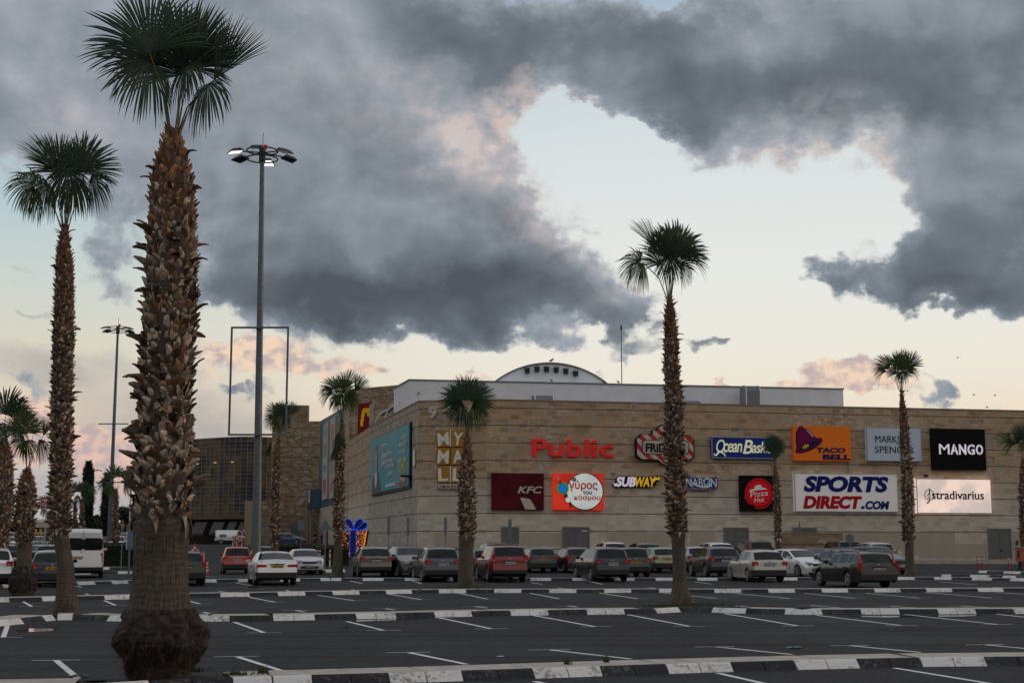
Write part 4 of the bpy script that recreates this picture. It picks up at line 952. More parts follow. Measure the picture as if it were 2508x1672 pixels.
# ------------------------------------------------------------------ palms
def boot_mat():
    m = bpy.data.materials.new('palm_leaf_bases'); m.use_nodes = True; t = NT(m.node_tree); b = t.n['Principled BSDF']
    at_ = t.new('ShaderNodeAttribute', attribute_name='tint').outputs['Fac']
    oc = t.new('ShaderNodeTexCoord').outputs['Object']
    nz = t.noise(t.vmath('MULTIPLY', oc, (1, 1, .35)), 26., 5, .65)
    f = t.math('ADD', at_, t.math('MULTIPLY', t.math('SUBTRACT', nz, .5), .22))
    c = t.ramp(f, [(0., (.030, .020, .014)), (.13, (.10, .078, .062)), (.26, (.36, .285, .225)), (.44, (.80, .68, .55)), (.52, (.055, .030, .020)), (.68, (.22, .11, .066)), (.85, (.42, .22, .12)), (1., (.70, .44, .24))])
    t.put(b.inputs['Base Color'], c); b.inputs['Roughness'].default_value = .75; b.inputs['Specular IOR Level'].default_value = .25
    return m
M_BOOT = boot_mat()
def bark_mat():
    m = bpy.data.materials.new('palm_bark'); m.use_nodes = True; t = NT(m.node_tree); b = t.n['Principled BSDF']
    oc = t.new('ShaderNodeTexCoord').outputs['Object']; sp = t.new('ShaderNodeSeparateXYZ'); t.put(sp.inputs[0], oc)
    ang = t.math('MULTIPLY', t.math('ARCTAN2', sp.outputs[1], sp.outputs[0]), 5.2)
    cb = t.new('ShaderNodeCombineXYZ'); t.put(cb.inputs[0], ang); t.put(cb.inputs[1], t.math('MULTIPLY', sp.outputs[2], 1.0))
    crack = t.noise(t.vmath('MULTIPLY', cb.outputs[0], (6.5, 1.7, 1)), 1.6, 5, .7)
    wv = t.math('SINE', t.math('ADD', t.math('MULTIPLY', sp.outputs[2], 75.), t.math('MULTIPLY', t.noise(oc, 3.5, 4, .6), 22.)))
    v = t.math('ADD', t.math('MULTIPLY', wv, .03), crack)
    c = t.ramp(v, [(.30, (.026, .020, .015)), (.43, (.060, .049, .040)), (.60, (.19, .16, .13)), (.82, (.36, .31, .26))])
    c = t.mix(t.mrange(t.noise(oc, 1.4, 4, .6), .52, .68, 0, .7), c, (.045, .034, .026))
    t.put(b.inputs['Base Color'], c); b.inputs['Roughness'].default_value = .9; b.inputs['Specular IOR Level'].default_value = .15
    bn = t.new('ShaderNodeBump'); bn.inputs['Strength'].default_value = .9; bn.inputs['Distance'].default_value = .03
    t.put(bn.inputs['Height'], v); t.l.new(bn.outputs[0], b.inputs['Normal']); return m
M_BARK = bark_mat()
M_ROOT = mat('root_mass', (.050, .036, .027), .95, col2=(.016, .011, .009), vscale=14., bump=1., bscale=30.)
def leaf_mat(name, c, c2):
    m = bpy.data.materials.new(name); m.use_nodes = True; t = NT(m.node_tree); b = t.n['Principled BSDF']
    oc = t.new('ShaderNodeTexCoord').outputs['Object']
    col = t.mix(t.mrange(t.noise(oc, 3., 3, .5), .35, .65), c, c2)
    t.put(b.inputs['Base Color'], col); b.inputs['Roughness'].default_value = .42; b.inputs['Specular IOR Level'].default_value = .35
    tr = t.new('ShaderNodeBsdfTranslucent'); t.put(tr.inputs[0], tuple(k*1.6 for k in c)); ms = t.new('ShaderNodeMixShader'); ms.inputs[0].default_value = .28
    t.l.new(b.outputs[0], ms.inputs[1]); t.l.new(tr.outputs[0], ms.inputs[2]); t.l.new(ms.outputs[0], t.n['Material Output'].inputs[0]); return m
M_LEAF = leaf_mat('palm_leaf', (.022, .050, .030), (.034, .066, .026))
M_LEAF2 = leaf_mat('palm_leaf_yellowish', (.040, .072, .020), (.060, .085, .022))
M_PET = mat('palm_stalk', (.085, .105, .045), .5, col2=(.13, .10, .05), vscale=4.)
M_DEADL = leaf_mat('dead_leaf', (.12, .085, .05), (.07, .05, .03))

def fan(mb, hub, alpha, beta, gamma, Rm, spread, droop, nseg, rg, m=0):
    d = Vector((math.sin(R(alpha)), 0, math.cos(R(alpha)))); n = Vector((0, -1, 0)); s = d.cross(n).normalized()
    Mr = Matrix.Rotation(R(beta), 3, d); s, n = Mr @ s, Mr @ n
    Mg = Matrix.Rotation(R(gamma), 3, s); d, n = Mg @ d, Mg @ n
    dl = 2*R(spread)/nseg; J = 7
    for i in range(nseg):
        a = -R(spread)+dl*(i+.5)+rg.gauss(0, dl*.18)
        ln = Rm*(.60+.40*math.cos(a*.85))*rg.uniform(.90, 1.06)
        di = d*math.cos(a)+s*math.sin(a); tt = -d*math.sin(a)+s*math.cos(a)
        lift = n*rg.gauss(0, .022); split = rg.uniform(.52, .66); dr = droop*rg.uniform(.6, 1.5)*(1+.8*(abs(a)/R(spread))**2)
        wmax = ln*split*math.tan(dl/2)*1.02
        prev = None
        for j in range(J+1):
            r = j/J
            p = hub+di*(ln*r)+lift*(ln*r)+n*(-.10*ln*r*r)
            q = max(0., r-.30)/.70
            p = p+Vector((0, 0, -dr*ln*(q**1.7)))
            p = p-di*(dr*.35*ln*q**2.2)
            hw = ln*r*math.tan(dl/2)*1.02 if r < split else wmax*(1-((r-split)/(1-split)))**.48
            hw = max(hw, MINHW*(1 if r < .99 else .3))
            c = mb.vert(p+n*hw*.55); l_ = mb.vert(p-tt*hw); r_ = mb.vert(p+tt*hw)
            if prev: mb.face((prev[0], prev[1], l_, c)[::1], m); mb.face((prev[0], c, r_, prev[2]), m)
            prev = (c, l_, r_)
def frond(root, top, hub, alpha, beta=0., gamma=0., Rm=1., spread=120, droop=.35, nseg=40, rg=rnd, m=None, pw=.035):
    mb = MB()
    fan(mb, hub, alpha, beta, gamma, Rm, spread, droop, nseg, rg, 0)
    mid = top.lerp(hub, .5)+Vector((-(hub.x-top.x)*.18, 0, (hub-top).length*.05))
    mb.tube([top, top.lerp(mid, .6), mid, mid.lerp(hub, .6), hub], [pw, pw*.8, pw*.65, pw*.55, pw*.45], 5, 1)
    return mb.build('frond', [m or M_LEAF, M_PET], root)
from mathutils import noise as mnoise
MINHW = .002
def palm(label, Y, prof, boots, fronds, cs=1., rows=.10, bw=.15, red=.35, seed=1, nseg=40, roots=None, group='palm trees in the car park', z0=None, ang=(18, 55), cone=0., leaf=None):
    """prof: (py, centre px, half width px) from base to top; boots: (py low, py high)"""
    global MINHW
    rg = random.Random(seed); k = Y/FPX; MINHW = k*.42
    bx = at(prof[0][1], prof[0][0], Y); zb = ground_z(bx.x, bx.y) if z0 is None else z0
    root = thing('palm_tree', label, 'palm tree', (bx.x, Y, zb), 0, group)
    pts = []
    for py, cx, hw in prof:
        p = at(cx, py, Y); pts.append((p.z-zb, p.x-bx.x, hw*k))
    pts[0] = (min(pts[0][0], -.05),)+pts[0][1:]
    def prof_at(z):
        if z <= pts[0][0]: return pts[0][1], pts[0][2]
        for (z0_, x0, r0), (z1, x1, r1) in zip(pts[:-1], pts[1:]):
            if z <= z1: t = (z-z0_)/max(1e-6, z1-z0_); t2 = t; return x0+(x1-x0)*t, r0+(r1-r0)*t2
        return pts[-1][1], pts[-1][2]
    H = pts[-1][0]; zl, zh = at(prof[0][1], boots[0], Y).z-zb, at(prof[0][1], boots[1], Y).z-zb
    mb = MB(); n = 36; mb.has_col = True
    nz = max(40, int(H/.06)) if H < 9 else int(H/.12); rings = []
    for i in range(nz+1):
        z = pts[0][0]+(H-pts[0][0])*i/nz; x, r = prof_at(z)
        if z > zl: r *= .80
        ring_ = []
        for a in range(n):
            th = a*2*math.pi/n; c_, s_ = math.cos(th), math.sin(th)
            dsp = 1+.05*mnoise.noise(Vector((c_*2.2, s_*2.2, z*1.6+seed)))+.03*mnoise.noise(Vector((c_*7, s_*7, z*9+seed)))
            ring_.append(mb.vert((x+r*dsp*c_, r*dsp*s_, z)))
        rings.append((ring_, z))
    for (r0, z_), (r1, _) in zip(rings[:-1], rings[1:]):
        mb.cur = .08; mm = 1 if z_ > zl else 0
        for a in range(n): mb.face((r0[a], r0[(a+1) % n], r1[(a+1) % n], r1[a]), mm)
    mb.face(rings[-1][0], 1)
    # leaf bases
    z = zl; row = 0
    while z < zh:
        f = (z-zl)/(zh-zl); x, r = prof_at(z); nb = max(5, int(2*math.pi*r/(bw*.92)))
        for i in range(nb):
            th = (i+.5*(row % 2))*2*math.pi/nb+rg.gauss(0, .12)
            o = Vector((math.cos(th), math.sin(th), 0)); tg = Vector((-o.y, o.x, 0))
            if o.y > .55 and Y > 30: continue                    # far side of distant trunks
            tilt = R(rg.uniform(*ang))*(1-.35*f); skew = rg.choice((-1, 1))*rg.uniform(.3, 1.9)*(1-.80*f)
            ln = bw*rg.uniform(1.0, 1.9)*(1-.28*f); w_ = bw*rg.uniform(.42, .72)*(1-.35*max(0, f-.6)/.4)
            if rg.random() < .06: ln *= 1.5; tilt = R(rg.uniform(50, 95))
            up = (Vector((0, 0, 1))+tg*skew).normalized(); p = Vector((x, 0, z+rg.gauss(0, rows*.3)))+o*(r*.74)
            side = up.cross(o).normalized(); ramp_ = rg.random()
            mb.cur = (.5+.5*min(1, max(0, rg.gauss(.45, .2)))) if rg.random() < (red*.55+.9*max(0, f-.60)/.30) else .5*min(.96, max(0.02, rg.gauss(.50, .24)))
            base_c = mb.cur
            secs = []
            for j, (t_, ws) in enumerate(((0, 1.1), (.38, .92), (.75, .55), (1., .22))):
                a_ = tilt*(.35+.85*t_); dirv = up*math.cos(a_)+o*math.sin(a_)
                p = p+dirv*(ln*(.0 if j == 0 else (.38, .37, .25)[j-1])); nn = (o*math.cos(a_)-up*math.sin(a_))
                th_ = bw*.11*(1-.5*t_); wv = w_*ws; jit = rg.gauss(0, .1)*wv
                secs.append([mb.vert(p-side*(wv+jit)-nn*th_*1.2), mb.vert(p+nn*th_*(.7)), mb.vert(p+side*(wv-jit)-nn*th_*1.2), mb.vert(p-nn*th_*1.9)])
            for s0, s1 in zip(secs[:-1], secs[1:]):
                for q in range(4):
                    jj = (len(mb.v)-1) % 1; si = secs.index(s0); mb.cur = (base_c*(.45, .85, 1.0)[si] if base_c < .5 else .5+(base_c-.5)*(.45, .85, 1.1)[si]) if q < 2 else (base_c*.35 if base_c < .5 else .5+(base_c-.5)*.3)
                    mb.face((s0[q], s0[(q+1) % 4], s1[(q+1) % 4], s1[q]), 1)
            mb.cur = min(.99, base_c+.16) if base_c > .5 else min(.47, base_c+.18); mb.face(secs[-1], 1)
        if red > .3:                                                # loose fibre between the bases
            for _ in range(int(nb*.6)):
                th = rg.uniform(0, 6.28); o = Vector((math.cos(th), math.sin(th), 0)); p = Vector((x, 0, z))+o*r*rg.uniform(.85, 1.02); e = Vector((rg.gauss(0, .06), rg.gauss(0, .06), rg.gauss(.02, .06)))*(bw/.15)
                mb.cur = .56; q = mb.vert(p), mb.vert(p+e*.5+Vector((.002, 0, .002))), mb.vert(p+e), mb.vert(p+e*.5-Vector((.003, 0, .003))); mb.face(q, 1)
        z += rows; row += 1
    # split collar hanging at the lower edge of the sheath
    for i in range(max(5, int(2*math.pi*prof_at(zl)[1]/(bw*1.6)))):
        th = rg.uniform(0, 6.28); o = Vector((math.cos(th), math.sin(th), 0)); tg = Vector((-o.y, o.x, 0)); x, r = prof_at(zl)
        ln = bw*rg.uniform(.7, 2.6); w_ = bw*rg.uniform(.2, .5); p = Vector((x, 0, zl+bw*.3))+o*(r*1.0); sk = rg.gauss(0, .25)
        mb.cur = .5*rg.uniform(.25, .85); q = [p-tg*w_, p+tg*w_, p+tg*(w_*.6+sk*ln*.5)+o*bw*.35-Vector((0, 0, ln*.55)), p+tg*sk*ln+o*bw*.25-Vector((0, 0, ln)), p-tg*(w_*.6-sk*ln*.5)+o*bw*.30-Vector((0, 0, ln*.5))]
        mb.poly(q, 1)
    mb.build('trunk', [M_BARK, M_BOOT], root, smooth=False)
    if roots:                                                       # swollen mass of aerial roots
        (pa, pb, rl) = roots; mb = MB(); za, zb_ = at(prof[0][1], pa, Y).z-zb, at(prof[0][1], pb, Y).z-zb; nn = 26; rr = []; n2 = 64
        cx0 = prof_at((za+zb_)/2)[0]
        for i in range(nn+1):
            t = i/nn; z = za+(zb_-za)*t
            j = t*(len(rl)-1); j0 = min(int(j), len(rl)-2); r = (rl[j0]+(rl[j0+1]-rl[j0])*(j-j0))*k
            g = []
            for a in range(n2):
                th = a*2*math.pi/n2; c_, s_ = math.cos(th), math.sin(th)
                dd = 1+.15*mnoise.noise(Vector((c_*1.8, s_*1.8, z*4+seed)))+.12*mnoise.noise(Vector((c_*5, s_*5, z*7)))+.09*mnoise.noise(Vector((c_*14, s_*14, z*16)))
                g.append(mb.vert((cx0+r*dd*c_, r*dd*s_, z)))
            rr.append(g)
        for g0, g1 in zip(rr[:-1], rr[1:]):
            for a in range(n2): mb.face((g0[a], g0[(a+1) % n2], g1[(a+1) % n2], g1[a]))
        mb.face(rr[-1])
        for _ in range(2600 if Y < 30 else 700):
            i = rg.randrange(2, nn); a = rg.randrange(n2); p = Vector(mb.v[rr[i][a]]); o = Vector((p.x-cx0, p.y, 0)).normalized(); l_ = rg.uniform(.03, .16)*(Y/18 if Y < 30 else 1.5); tg = Vector((-o.y, o.x, 0))
            e = o*l_*rg.uniform(.1, .8)+Vector((0, 0, -l_*rg.uniform(.3, 1)))+tg*rg.gauss(0, l_*.3); w_ = .006*(Y/18 if Y < 60 else 3)
            mb.poly([p-tg*w_-o*.01, p+tg*w_-o*.01, p+e])
        mb.build('root_mass', M_ROOT, root)
    if seed in (13, 19, 23, 29, 31, 37):                           # inner fans that close the heart of the crown
        my = min(f_[1] for f_ in fronds); mR = max(f_[3] for f_ in fronds)
        fronds = list(fronds)+[(0, my*.80, 178, mR*.52, dict(spread=88, droop=.28, dep=-.25)), (mR*.05, my*.86, 4, mR*.80, dict(spread=88, droop=.06, dep=-.1)), (-mR*.16, my*.72, -30, mR*.62, dict(spread=75, droop=.12, dep=.3)), (mR*.18, my*.74, 36, mR*.62, dict(spread=75, droop=.12, dep=.3))]
    x, r = prof_at(H); top = Vector((x, 0, H-.05))
    for fr in fronds:
        dx, dy, al, Rp = fr[:4]; o = dict(fr[4]) if len(fr) > 4 else {}; o.setdefault('spread', 100)
        dep = o.pop('dep', rg.uniform(-.25, .25))*Rp*k*cs
        hub = top+Vector((dx*k*cs, dep, -dy*k*cs)); tp = top+Vector((max(-r, min(r, dx*k*.12)), max(-r, min(r, dep*.3)), -.05))
        if o['spread'] > 90 and o.get('droop', .22) < .2: o['spread'] *= .74; Rp *= 1.22
        dead = o.pop('dead', 0); mm = M_DEADL if dead else (leaf or (M_LEAF2 if rg.random() < .3 else M_LEAF))
        o.setdefault('beta', rg.uniform(-22, 22)); o.setdefault('gamma', rg.uniform(-18, 18)); o.setdefault('droop', .22)
        frond(root, tp, hub, al, Rm=Rp*k*cs, nseg=o.pop('ns', nseg), rg=rg, m=mm, pw=o.pop('pw', max(.016, r*.16)), **o)
    return root

# 1 the big near palm
palm('nearest and largest palm, thick shaggy trunk rising out of the top of the frame', 18.75,
 [(1662,391,72),(1640,391,74),(1570,391,84),(1530,391,82),(1506,391,78),(1438,393,68),(1358,393,64),(1275,394,68),(1235,396,74),(1186,398,76),(1064,402,73),(941,406,72),(850,411,74),(767,417,77),(645,420,75),(553,421,71),(461,421,64),(398,422,47),(350,423,27),(318,425,15)],
 (1272, 322),
 [(-49,-186,-12,195,dict(spread=114,droop=.10,beta=6,gamma=-8,dep=-.35,ns=60)),(20,-182,8,200,dict(spread=78,droop=.06,beta=-14,gamma=5,dep=.2,ns=50)),(-5,-200,-2,205,dict(spread=80,droop=.05,beta=8,gamma=18,dep=.5,ns=46)),
  (94,-146,27,200,dict(spread=26,droop=.05,beta=20,gamma=0,dep=.1,ns=34)),(86,-126,160,112,dict(spread=105,droop=.55,beta=20,gamma=30,dep=-.1,ns=40)),(-56,-168,-150,135,dict(spread=120,droop=.42,beta=-15,gamma=35,dep=-.3,ns=52)),
  (24,-180,150,100,dict(spread=115,droop=.45,beta=12,gamma=40,dep=.15,ns=44)),(-70,-190,-62,165,dict(spread=70,droop=.20,beta=20,gamma=20,dep=.25,ns=36)),(30,-190,48,150,dict(spread=70,droop=.15,beta=-20,gamma=22,dep=.45,ns=36)),(-10,-196,-30,210,dict(spread=75,droop=.06,beta=0,gamma=25,dep=.6,ns=40))],
 rows=.064, bw=.132, red=.30, seed=3, roots=(1664,1488,[68,76,84,98,112,112,106,90,76]), z0=.10, ang=(8, 46))
# 2 slim tall palm on the left
palm('tall slim palm with a full crown, left of the largest palm', 35.8,
 [(1506,163,33),(1480,163,28),(1440,162,23),(1380,160,19.5),(1330,152,18),(1308,148,19),(1280,147,24),(1220,147,26),(1120,150,28),(1030,152,29),(920,153,29),(810,156,29),(690,158,27),(640,158,25),(610,157,19),(570,158,12),(550,160,9)],
 (1306, 552),
 [(-28,-144,-14,124,dict(spread=72,droop=.12)),(36,-138,22,124,dict(spread=85,droop=.12)),(-74,-106,-66,92,dict(spread=95,droop=.42,beta=25)),(4,-150,4,108,dict(spread=80,droop=.05,dep=.4)),(52,-120,95,82,dict(spread=90,droop=.5)),(-48,-110,-130,78,dict(spread=100,droop=.6)),(10,-125,170,80,dict(spread=95,droop=.5)),(6,-138,178,95,dict(spread=120,droop=.4,dep=-.2)),(0,-130,-6,110,dict(spread=85,droop=.1,dep=.1)),(-40,-155,-25,112,dict(spread=40,droop=.05,beta=40)),(-84,-100,-160,60,dict(spread=70,droop=.6))],
 rows=.082, bw=.112, red=.28, seed=5, z0=.13, nseg=44, ang=(20, 70))
# 3 short bulbous palm
palm('short stout palm with a bulging shaggy trunk and swollen root base at far left', 49.4,
 [(1458,54,26),(1440,54,30),(1400,56,25),(1385,59,18.5),(1345,60,17),(1330,60,18),(1315,60,23),(1295,61,25),(1270,60,27),(1240,63,28.5),(1215,65,27.5),(1190,66,24),(1170,67,18),(1155,67,11),(1145,67,7)],
 (1328, 1150),
 [(-20,-86,-8,62,dict(spread=120,droop=.14)),(34,-82,18,52,dict(spread=28,droop=.08,beta=35)),(30,-72,150,46,dict(spread=50,droop=.5)),(-14,-70,-100,52,dict(spread=90,droop=.4)),(2,-88,10,60,dict(spread=70,dep=.4)),(0,-70,170,46,dict(spread=90,droop=.4))],
 rows=.09, bw=.13, red=.55, seed=8, roots=(1457,1385,[25,31,33,31,26,20]), z0=.12, nseg=34, ang=(20, 60), leaf=M_LEAF2)
# 4 palm cut by the left edge
palm('thick trunked palm cut off by the left edge of the frame', 60.,
 [(1432,0,24),(1380,0,20),(1335,2,18),(1300,3,24),(1250,4,30),(1150,6,30),(1110,8,24),(1085,8,14),(1075,9,8)],
 (1332, 1080),
 [(0,-66,-2,72,dict(spread=125,droop=.15)),(46,-40,38,62,dict(spread=60,droop=.25,beta=25)),(-40,-50,-50,62,dict(spread=90,droop=.3)),(26,-44,110,56,dict(spread=90,droop=.45)),(4,-60,10,62,dict(spread=80,dep=.5)),(-10,-40,175,52,dict(spread=100,droop=.4)),(30,-60,28,70,dict(spread=70))],
 rows=.10, bw=.14, red=.45, seed=11, nseg=32, z0=.1)
# 5 palm right of centre
palm('tall slim palm right of the middle, standing in front of the striped sign', 40.7,
 [(1484,1669,36),(1470,1669,31),(1450,1666,22),(1424,1665,17.5),(1378,1664,16),(1330,1661,16.5),(1308,1660,17),(1295,1658,21),(1240,1656,24),(1115,1653,23),(1050,1650,24),(985,1650,24),(880,1644,21),(810,1643,19),(770,1641,14),(740,1640,9),(724,1640,6.5)],
 (1306, 728),
 [(22,-110,18,118,dict(spread=85,droop=.12)),(-70,-92,-62,74,dict(spread=70,droop=.3,beta=10)),(-16,-98,-6,90,dict(spread=62,droop=.08,dep=-.2)),(-30,-122,-20,105,dict(spread=20,droop=.03,beta=20)),(30,-98,62,84,dict(spread=50,droop=.22)),(-66,-84,-140,62,dict(spread=62,droop=.5)),(8,-100,8,104,dict(spread=60,droop=.06,dep=.4)),(26,-88,118,54,dict(spread=50,droop=.4))],
 rows=.085, bw=.118, red=.30, seed=13, z0=.13, nseg=40, ang=(20, 75))
# 6 palm in front of the corner
palm('palm with a compact round crown in front of the ochre letter tiles', 56.5,
 [(1441,1140,22),(1425,1141,20),(1390,1141,18),(1330,1142,18),(1312,1143,19),(1290,1145,23),(1230,1143,23),(1160,1143,21.5),(1120,1144,17),(1085,1145,10),(1063,1145,6)],
 (1312, 1068),
 [(-6,-84,-2,74,dict(spread=80,droop=.10,dep=-.3)),(-16,-82,-40,70,dict(spread=70,droop=.12)),(14,-84,40,74,dict(spread=70,droop=.1)),(-12,-80,-140,58,dict(spread=70,droop=.35)),(12,-78,140,58,dict(spread=70,droop=.35)),(2,-90,2,72,dict(spread=60,droop=.04,dep=.4)),(12,-80,85,56,dict(spread=55,droop=.22)),(-12,-80,-85,56,dict(spread=55,droop=.22)),(8,-86,20,76,dict(spread=40,dep=.4))],
 rows=.09, bw=.122, red=.28, seed=17, z0=.12, nseg=36)
# 7 palm before the teal wall
pm7 = palm('palm with a hanging folded leaf on its trunk, before the teal wall and gift ornament', 76.,
 [(1412,826,18),(1400,826,14),(1350,828,10),(1325,829,10),(1300,830,13),(1240,830,14),(1160,832,13),(1110,834,13),(1080,836,11),(1050,837,7),(1028,837,4.5)],
 (1322, 1030),
 [(-16,-78,-22,48,dict(spread=80,droop=.1)),(10,-80,4,54,dict(spread=52,droop=.05)),(30,-74,36,52,dict(spread=38,droop=.08,beta=20)),(-22,-68,-75,44,dict(spread=58,droop=.3)),(16,-66,105,36,dict(spread=58,droop=.35)),(-8,-62,-140,38,dict(spread=60,droop=.4)),(8,-62,150,36,dict(spread=60,droop=.4)),(-2,-80,-4,52,dict(spread=70,dep=.4)),(-6,30,175,42,dict(spread=35,droop=.1,dep=-.55,beta=15)),(-12,60,185,40,dict(spread=20,droop=.05,dep=-.5,beta=15))],
 rows=.12, bw=.15, red=.33, seed=19, z0=.12, nseg=30)
# 8 palm beside the lamp mast
palm('palm seen just right of the tall lamp mast, in front of the far stone block', 84.,
 [(1400,672,9),(1345,673,9),(1325,674,11),(1250,674,11.5),(1160,677,11),(1110,680,9),(1085,681,6),(1070,683,4)],
 (1330, 1074),
 [(-8,-60,-16,40,dict(spread=80,droop=.1)),(10,-60,14,40,dict(spread=75,droop=.1)),(24,-56,42,40,dict(spread=28,droop=.05,beta=20)),(-14,-50,-85,33,dict(spread=58,droop=.4)),(8,-48,130,30,dict(spread=60,droop=.4)),(-6,-46,-150,30,dict(spread=60,droop=.4)),(-18,10,200,34,dict(spread=14,droop=.2)),(0,-64,0,40,dict(spread=60,dep=.4))],
 rows=.13, bw=.15, red=.35, seed=23, nseg=28)
# 9 small palm between the signs
palm('small slender palm between the orange and blue signs', 105.,
 [(1385,1908,6.5),(1345,1908,6.5),(1322,1906,7),(1310,1905,8.5),(1240,1904,9.5),(1180,1901,9),(1155,1899,6),(1138,1898,3)],
 (1320, 1140),
 [(-3,-46,-14,36,dict(spread=80,droop=.1)),(5,-46,16,36,dict(spread=80,droop=.1)),(8,-42,55,28,dict(spread=50,droop=.2)),(-8,-40,-60,28,dict(spread=50,droop=.2)),(0,-48,0,38,dict(spread=50,dep=.4)),(2,-40,150,20,dict(spread=50,droop=.3))],
 rows=.13, bw=.15, red=.3, seed=29, nseg=24)
# 10 palm at the right
palm('palm in front of the two pale signs at right, small crown above the roof line', 78.,
 [(1410,2228,16),(1395,2229,11),(1340,2227,10),(1320,2226,10.5),(1300,2224,14),(1200,2222,15),(1120,2218,14.5),(1060,2215,12.5),(1000,2211,10),(975,2209,5.5),(955,2208,4)],
 (1326, 958),
 [(4,-58,2,54,dict(spread=72,droop=.08)),(-26,-56,-42,54,dict(spread=58,droop=.15)),(18,-58,26,56,dict(spread=55,droop=.08)),(-36,-48,-72,38,dict(spread=48,droop=.4)),(16,-50,75,36,dict(spread=45,droop=.3)),(0,-60,-6,52,dict(spread=60,dep=.4))],
 rows=.12, bw=.15, red=.30, seed=31, nseg=28, z0=.1)
# 11 palm at the right edge
palm('palm cut off by the right edge of the frame', 96.,
 [(1392,2508,8),(1335,2508,8),(1310,2507,10),(1220,2506,11),(1160,2505,9),(1135,2505,5),(1123,2505,3.5)],
 (1316, 1126),
 [(0,-50,6,48,dict(spread=78,droop=.1)),(-24,-44,-50,46,dict(spread=50,droop=.2)),(18,-48,34,46,dict(spread=70)),(-20,-38,-85,34,dict(spread=48,droop=.35)),(2,-54,4,48,dict(spread=60,dep=.4))],
 rows=.13, bw=.15, red=.3, seed=37, nseg=26)
# far palms on the left
for i, (px, pt, hw, Y, lab, cr) in enumerate(((116,1252,4.5,135,'small distant palm just left of the slim palm, by the banner sign',26),(183,1228,6,120,'distant palm with a ragged crown, left of the dark cypress',32),(201,1222,5.5,118,'distant palm standing right in front of the dark cypress',30),(283,1196,7.5,112,'distant palm close behind the second lamp mast',38),(150,1215,4,150,'faint distant palm hidden behind the slim palm trunk',26),(40,1250,4,160,'faint distant palm between the two leftmost palms',28))):
    palm(lab, Y, [(1372,px,hw),(1300,px,hw),(pt+20,px+1,hw*.9),(pt+6,px+1,hw*.6),(pt,px+1,hw*.35)], (1330, pt+2),
     [(-.25*cr,-.7*cr,-14,cr,dict(spread=115,droop=.15)),(.5*cr,-.6*cr,34,cr*.9,dict(spread=80,droop=.2)),(-.7*cr,-.4*cr,-62,cr*.8,dict(spread=70,droop=.35)),(.5*cr,-.3*cr,115,cr*.7,dict(spread=80,droop=.45)),(-.3*cr,-.3*cr,-140,cr*.7,dict(spread=80,droop=.45)),(.1*cr,-.8*cr,6,cr,dict(spread=70,dep=.4))],
     rows=.2, bw=.22, red=.35, seed=41+i, nseg=20, group='distant palms at the far left')

# ------------------------------------------------------------------ cars
def paint(name, c, metal=.25, rough=.32):
    m = mat('paint_'+name, c, rough, metal, coat=.7); return m
PAINT = {k: paint(k, v) for k, v in dict(white=(.76,.78,.80), silver=(.46,.48,.50), grey=(.062,.068,.078), slate=(.030,.036,.046), black=(.006,.0065,.007), navy=(.010,.014,.024), tan=(.15,.122,.094), red=(.19,.010,.008),
    orange=(.36,.05,.018), maroon=(.07,.006,.011), green=(.22,.29,.17), teal=(.010,.022,.024), dgreen=(.010,.018,.010), blue=(.05,.11,.22), paleblue=(.34,.40,.48), gold=(.42,.405,.36), brown=(.07,.05,.035)).items()}
M_GLASS = mat('tinted_car_glass', (.006, .008, .009), .06, spec=.28, col2=(.016, .021, .021), vscale=1.6)
M_TYRE = mat('tyre_rubber', (.014, .014, .015), .85)
M_RIM = mat('alloy_rim', (.45, .46, .48), .3, .8)
M_TRIMP = mat('black_plastic', (.018, .018, .020), .6)
M_RLAMP = mat('red_lamp', (.26, .006, .010), .2, coat=.4, emit=(.5, .005, .01), estr=.09)
M_CLAMP = mat('clear_lamp', (.45, .47, .48), .15, .3, coat=.6)
M_CHROME = mat('chrome', (.6, .6, .6), .15, 1.)
M_PLATEW = mat('plate_white', (.58, .60, .62), .5); M_PLATEY = mat('plate_amber', (.62, .33, .02), .5); M_PLATEB = mat('plate_blue', (.02, .09, .42), .5); M_INK = mat('plate_ink', (.02, .02, .02), .6)
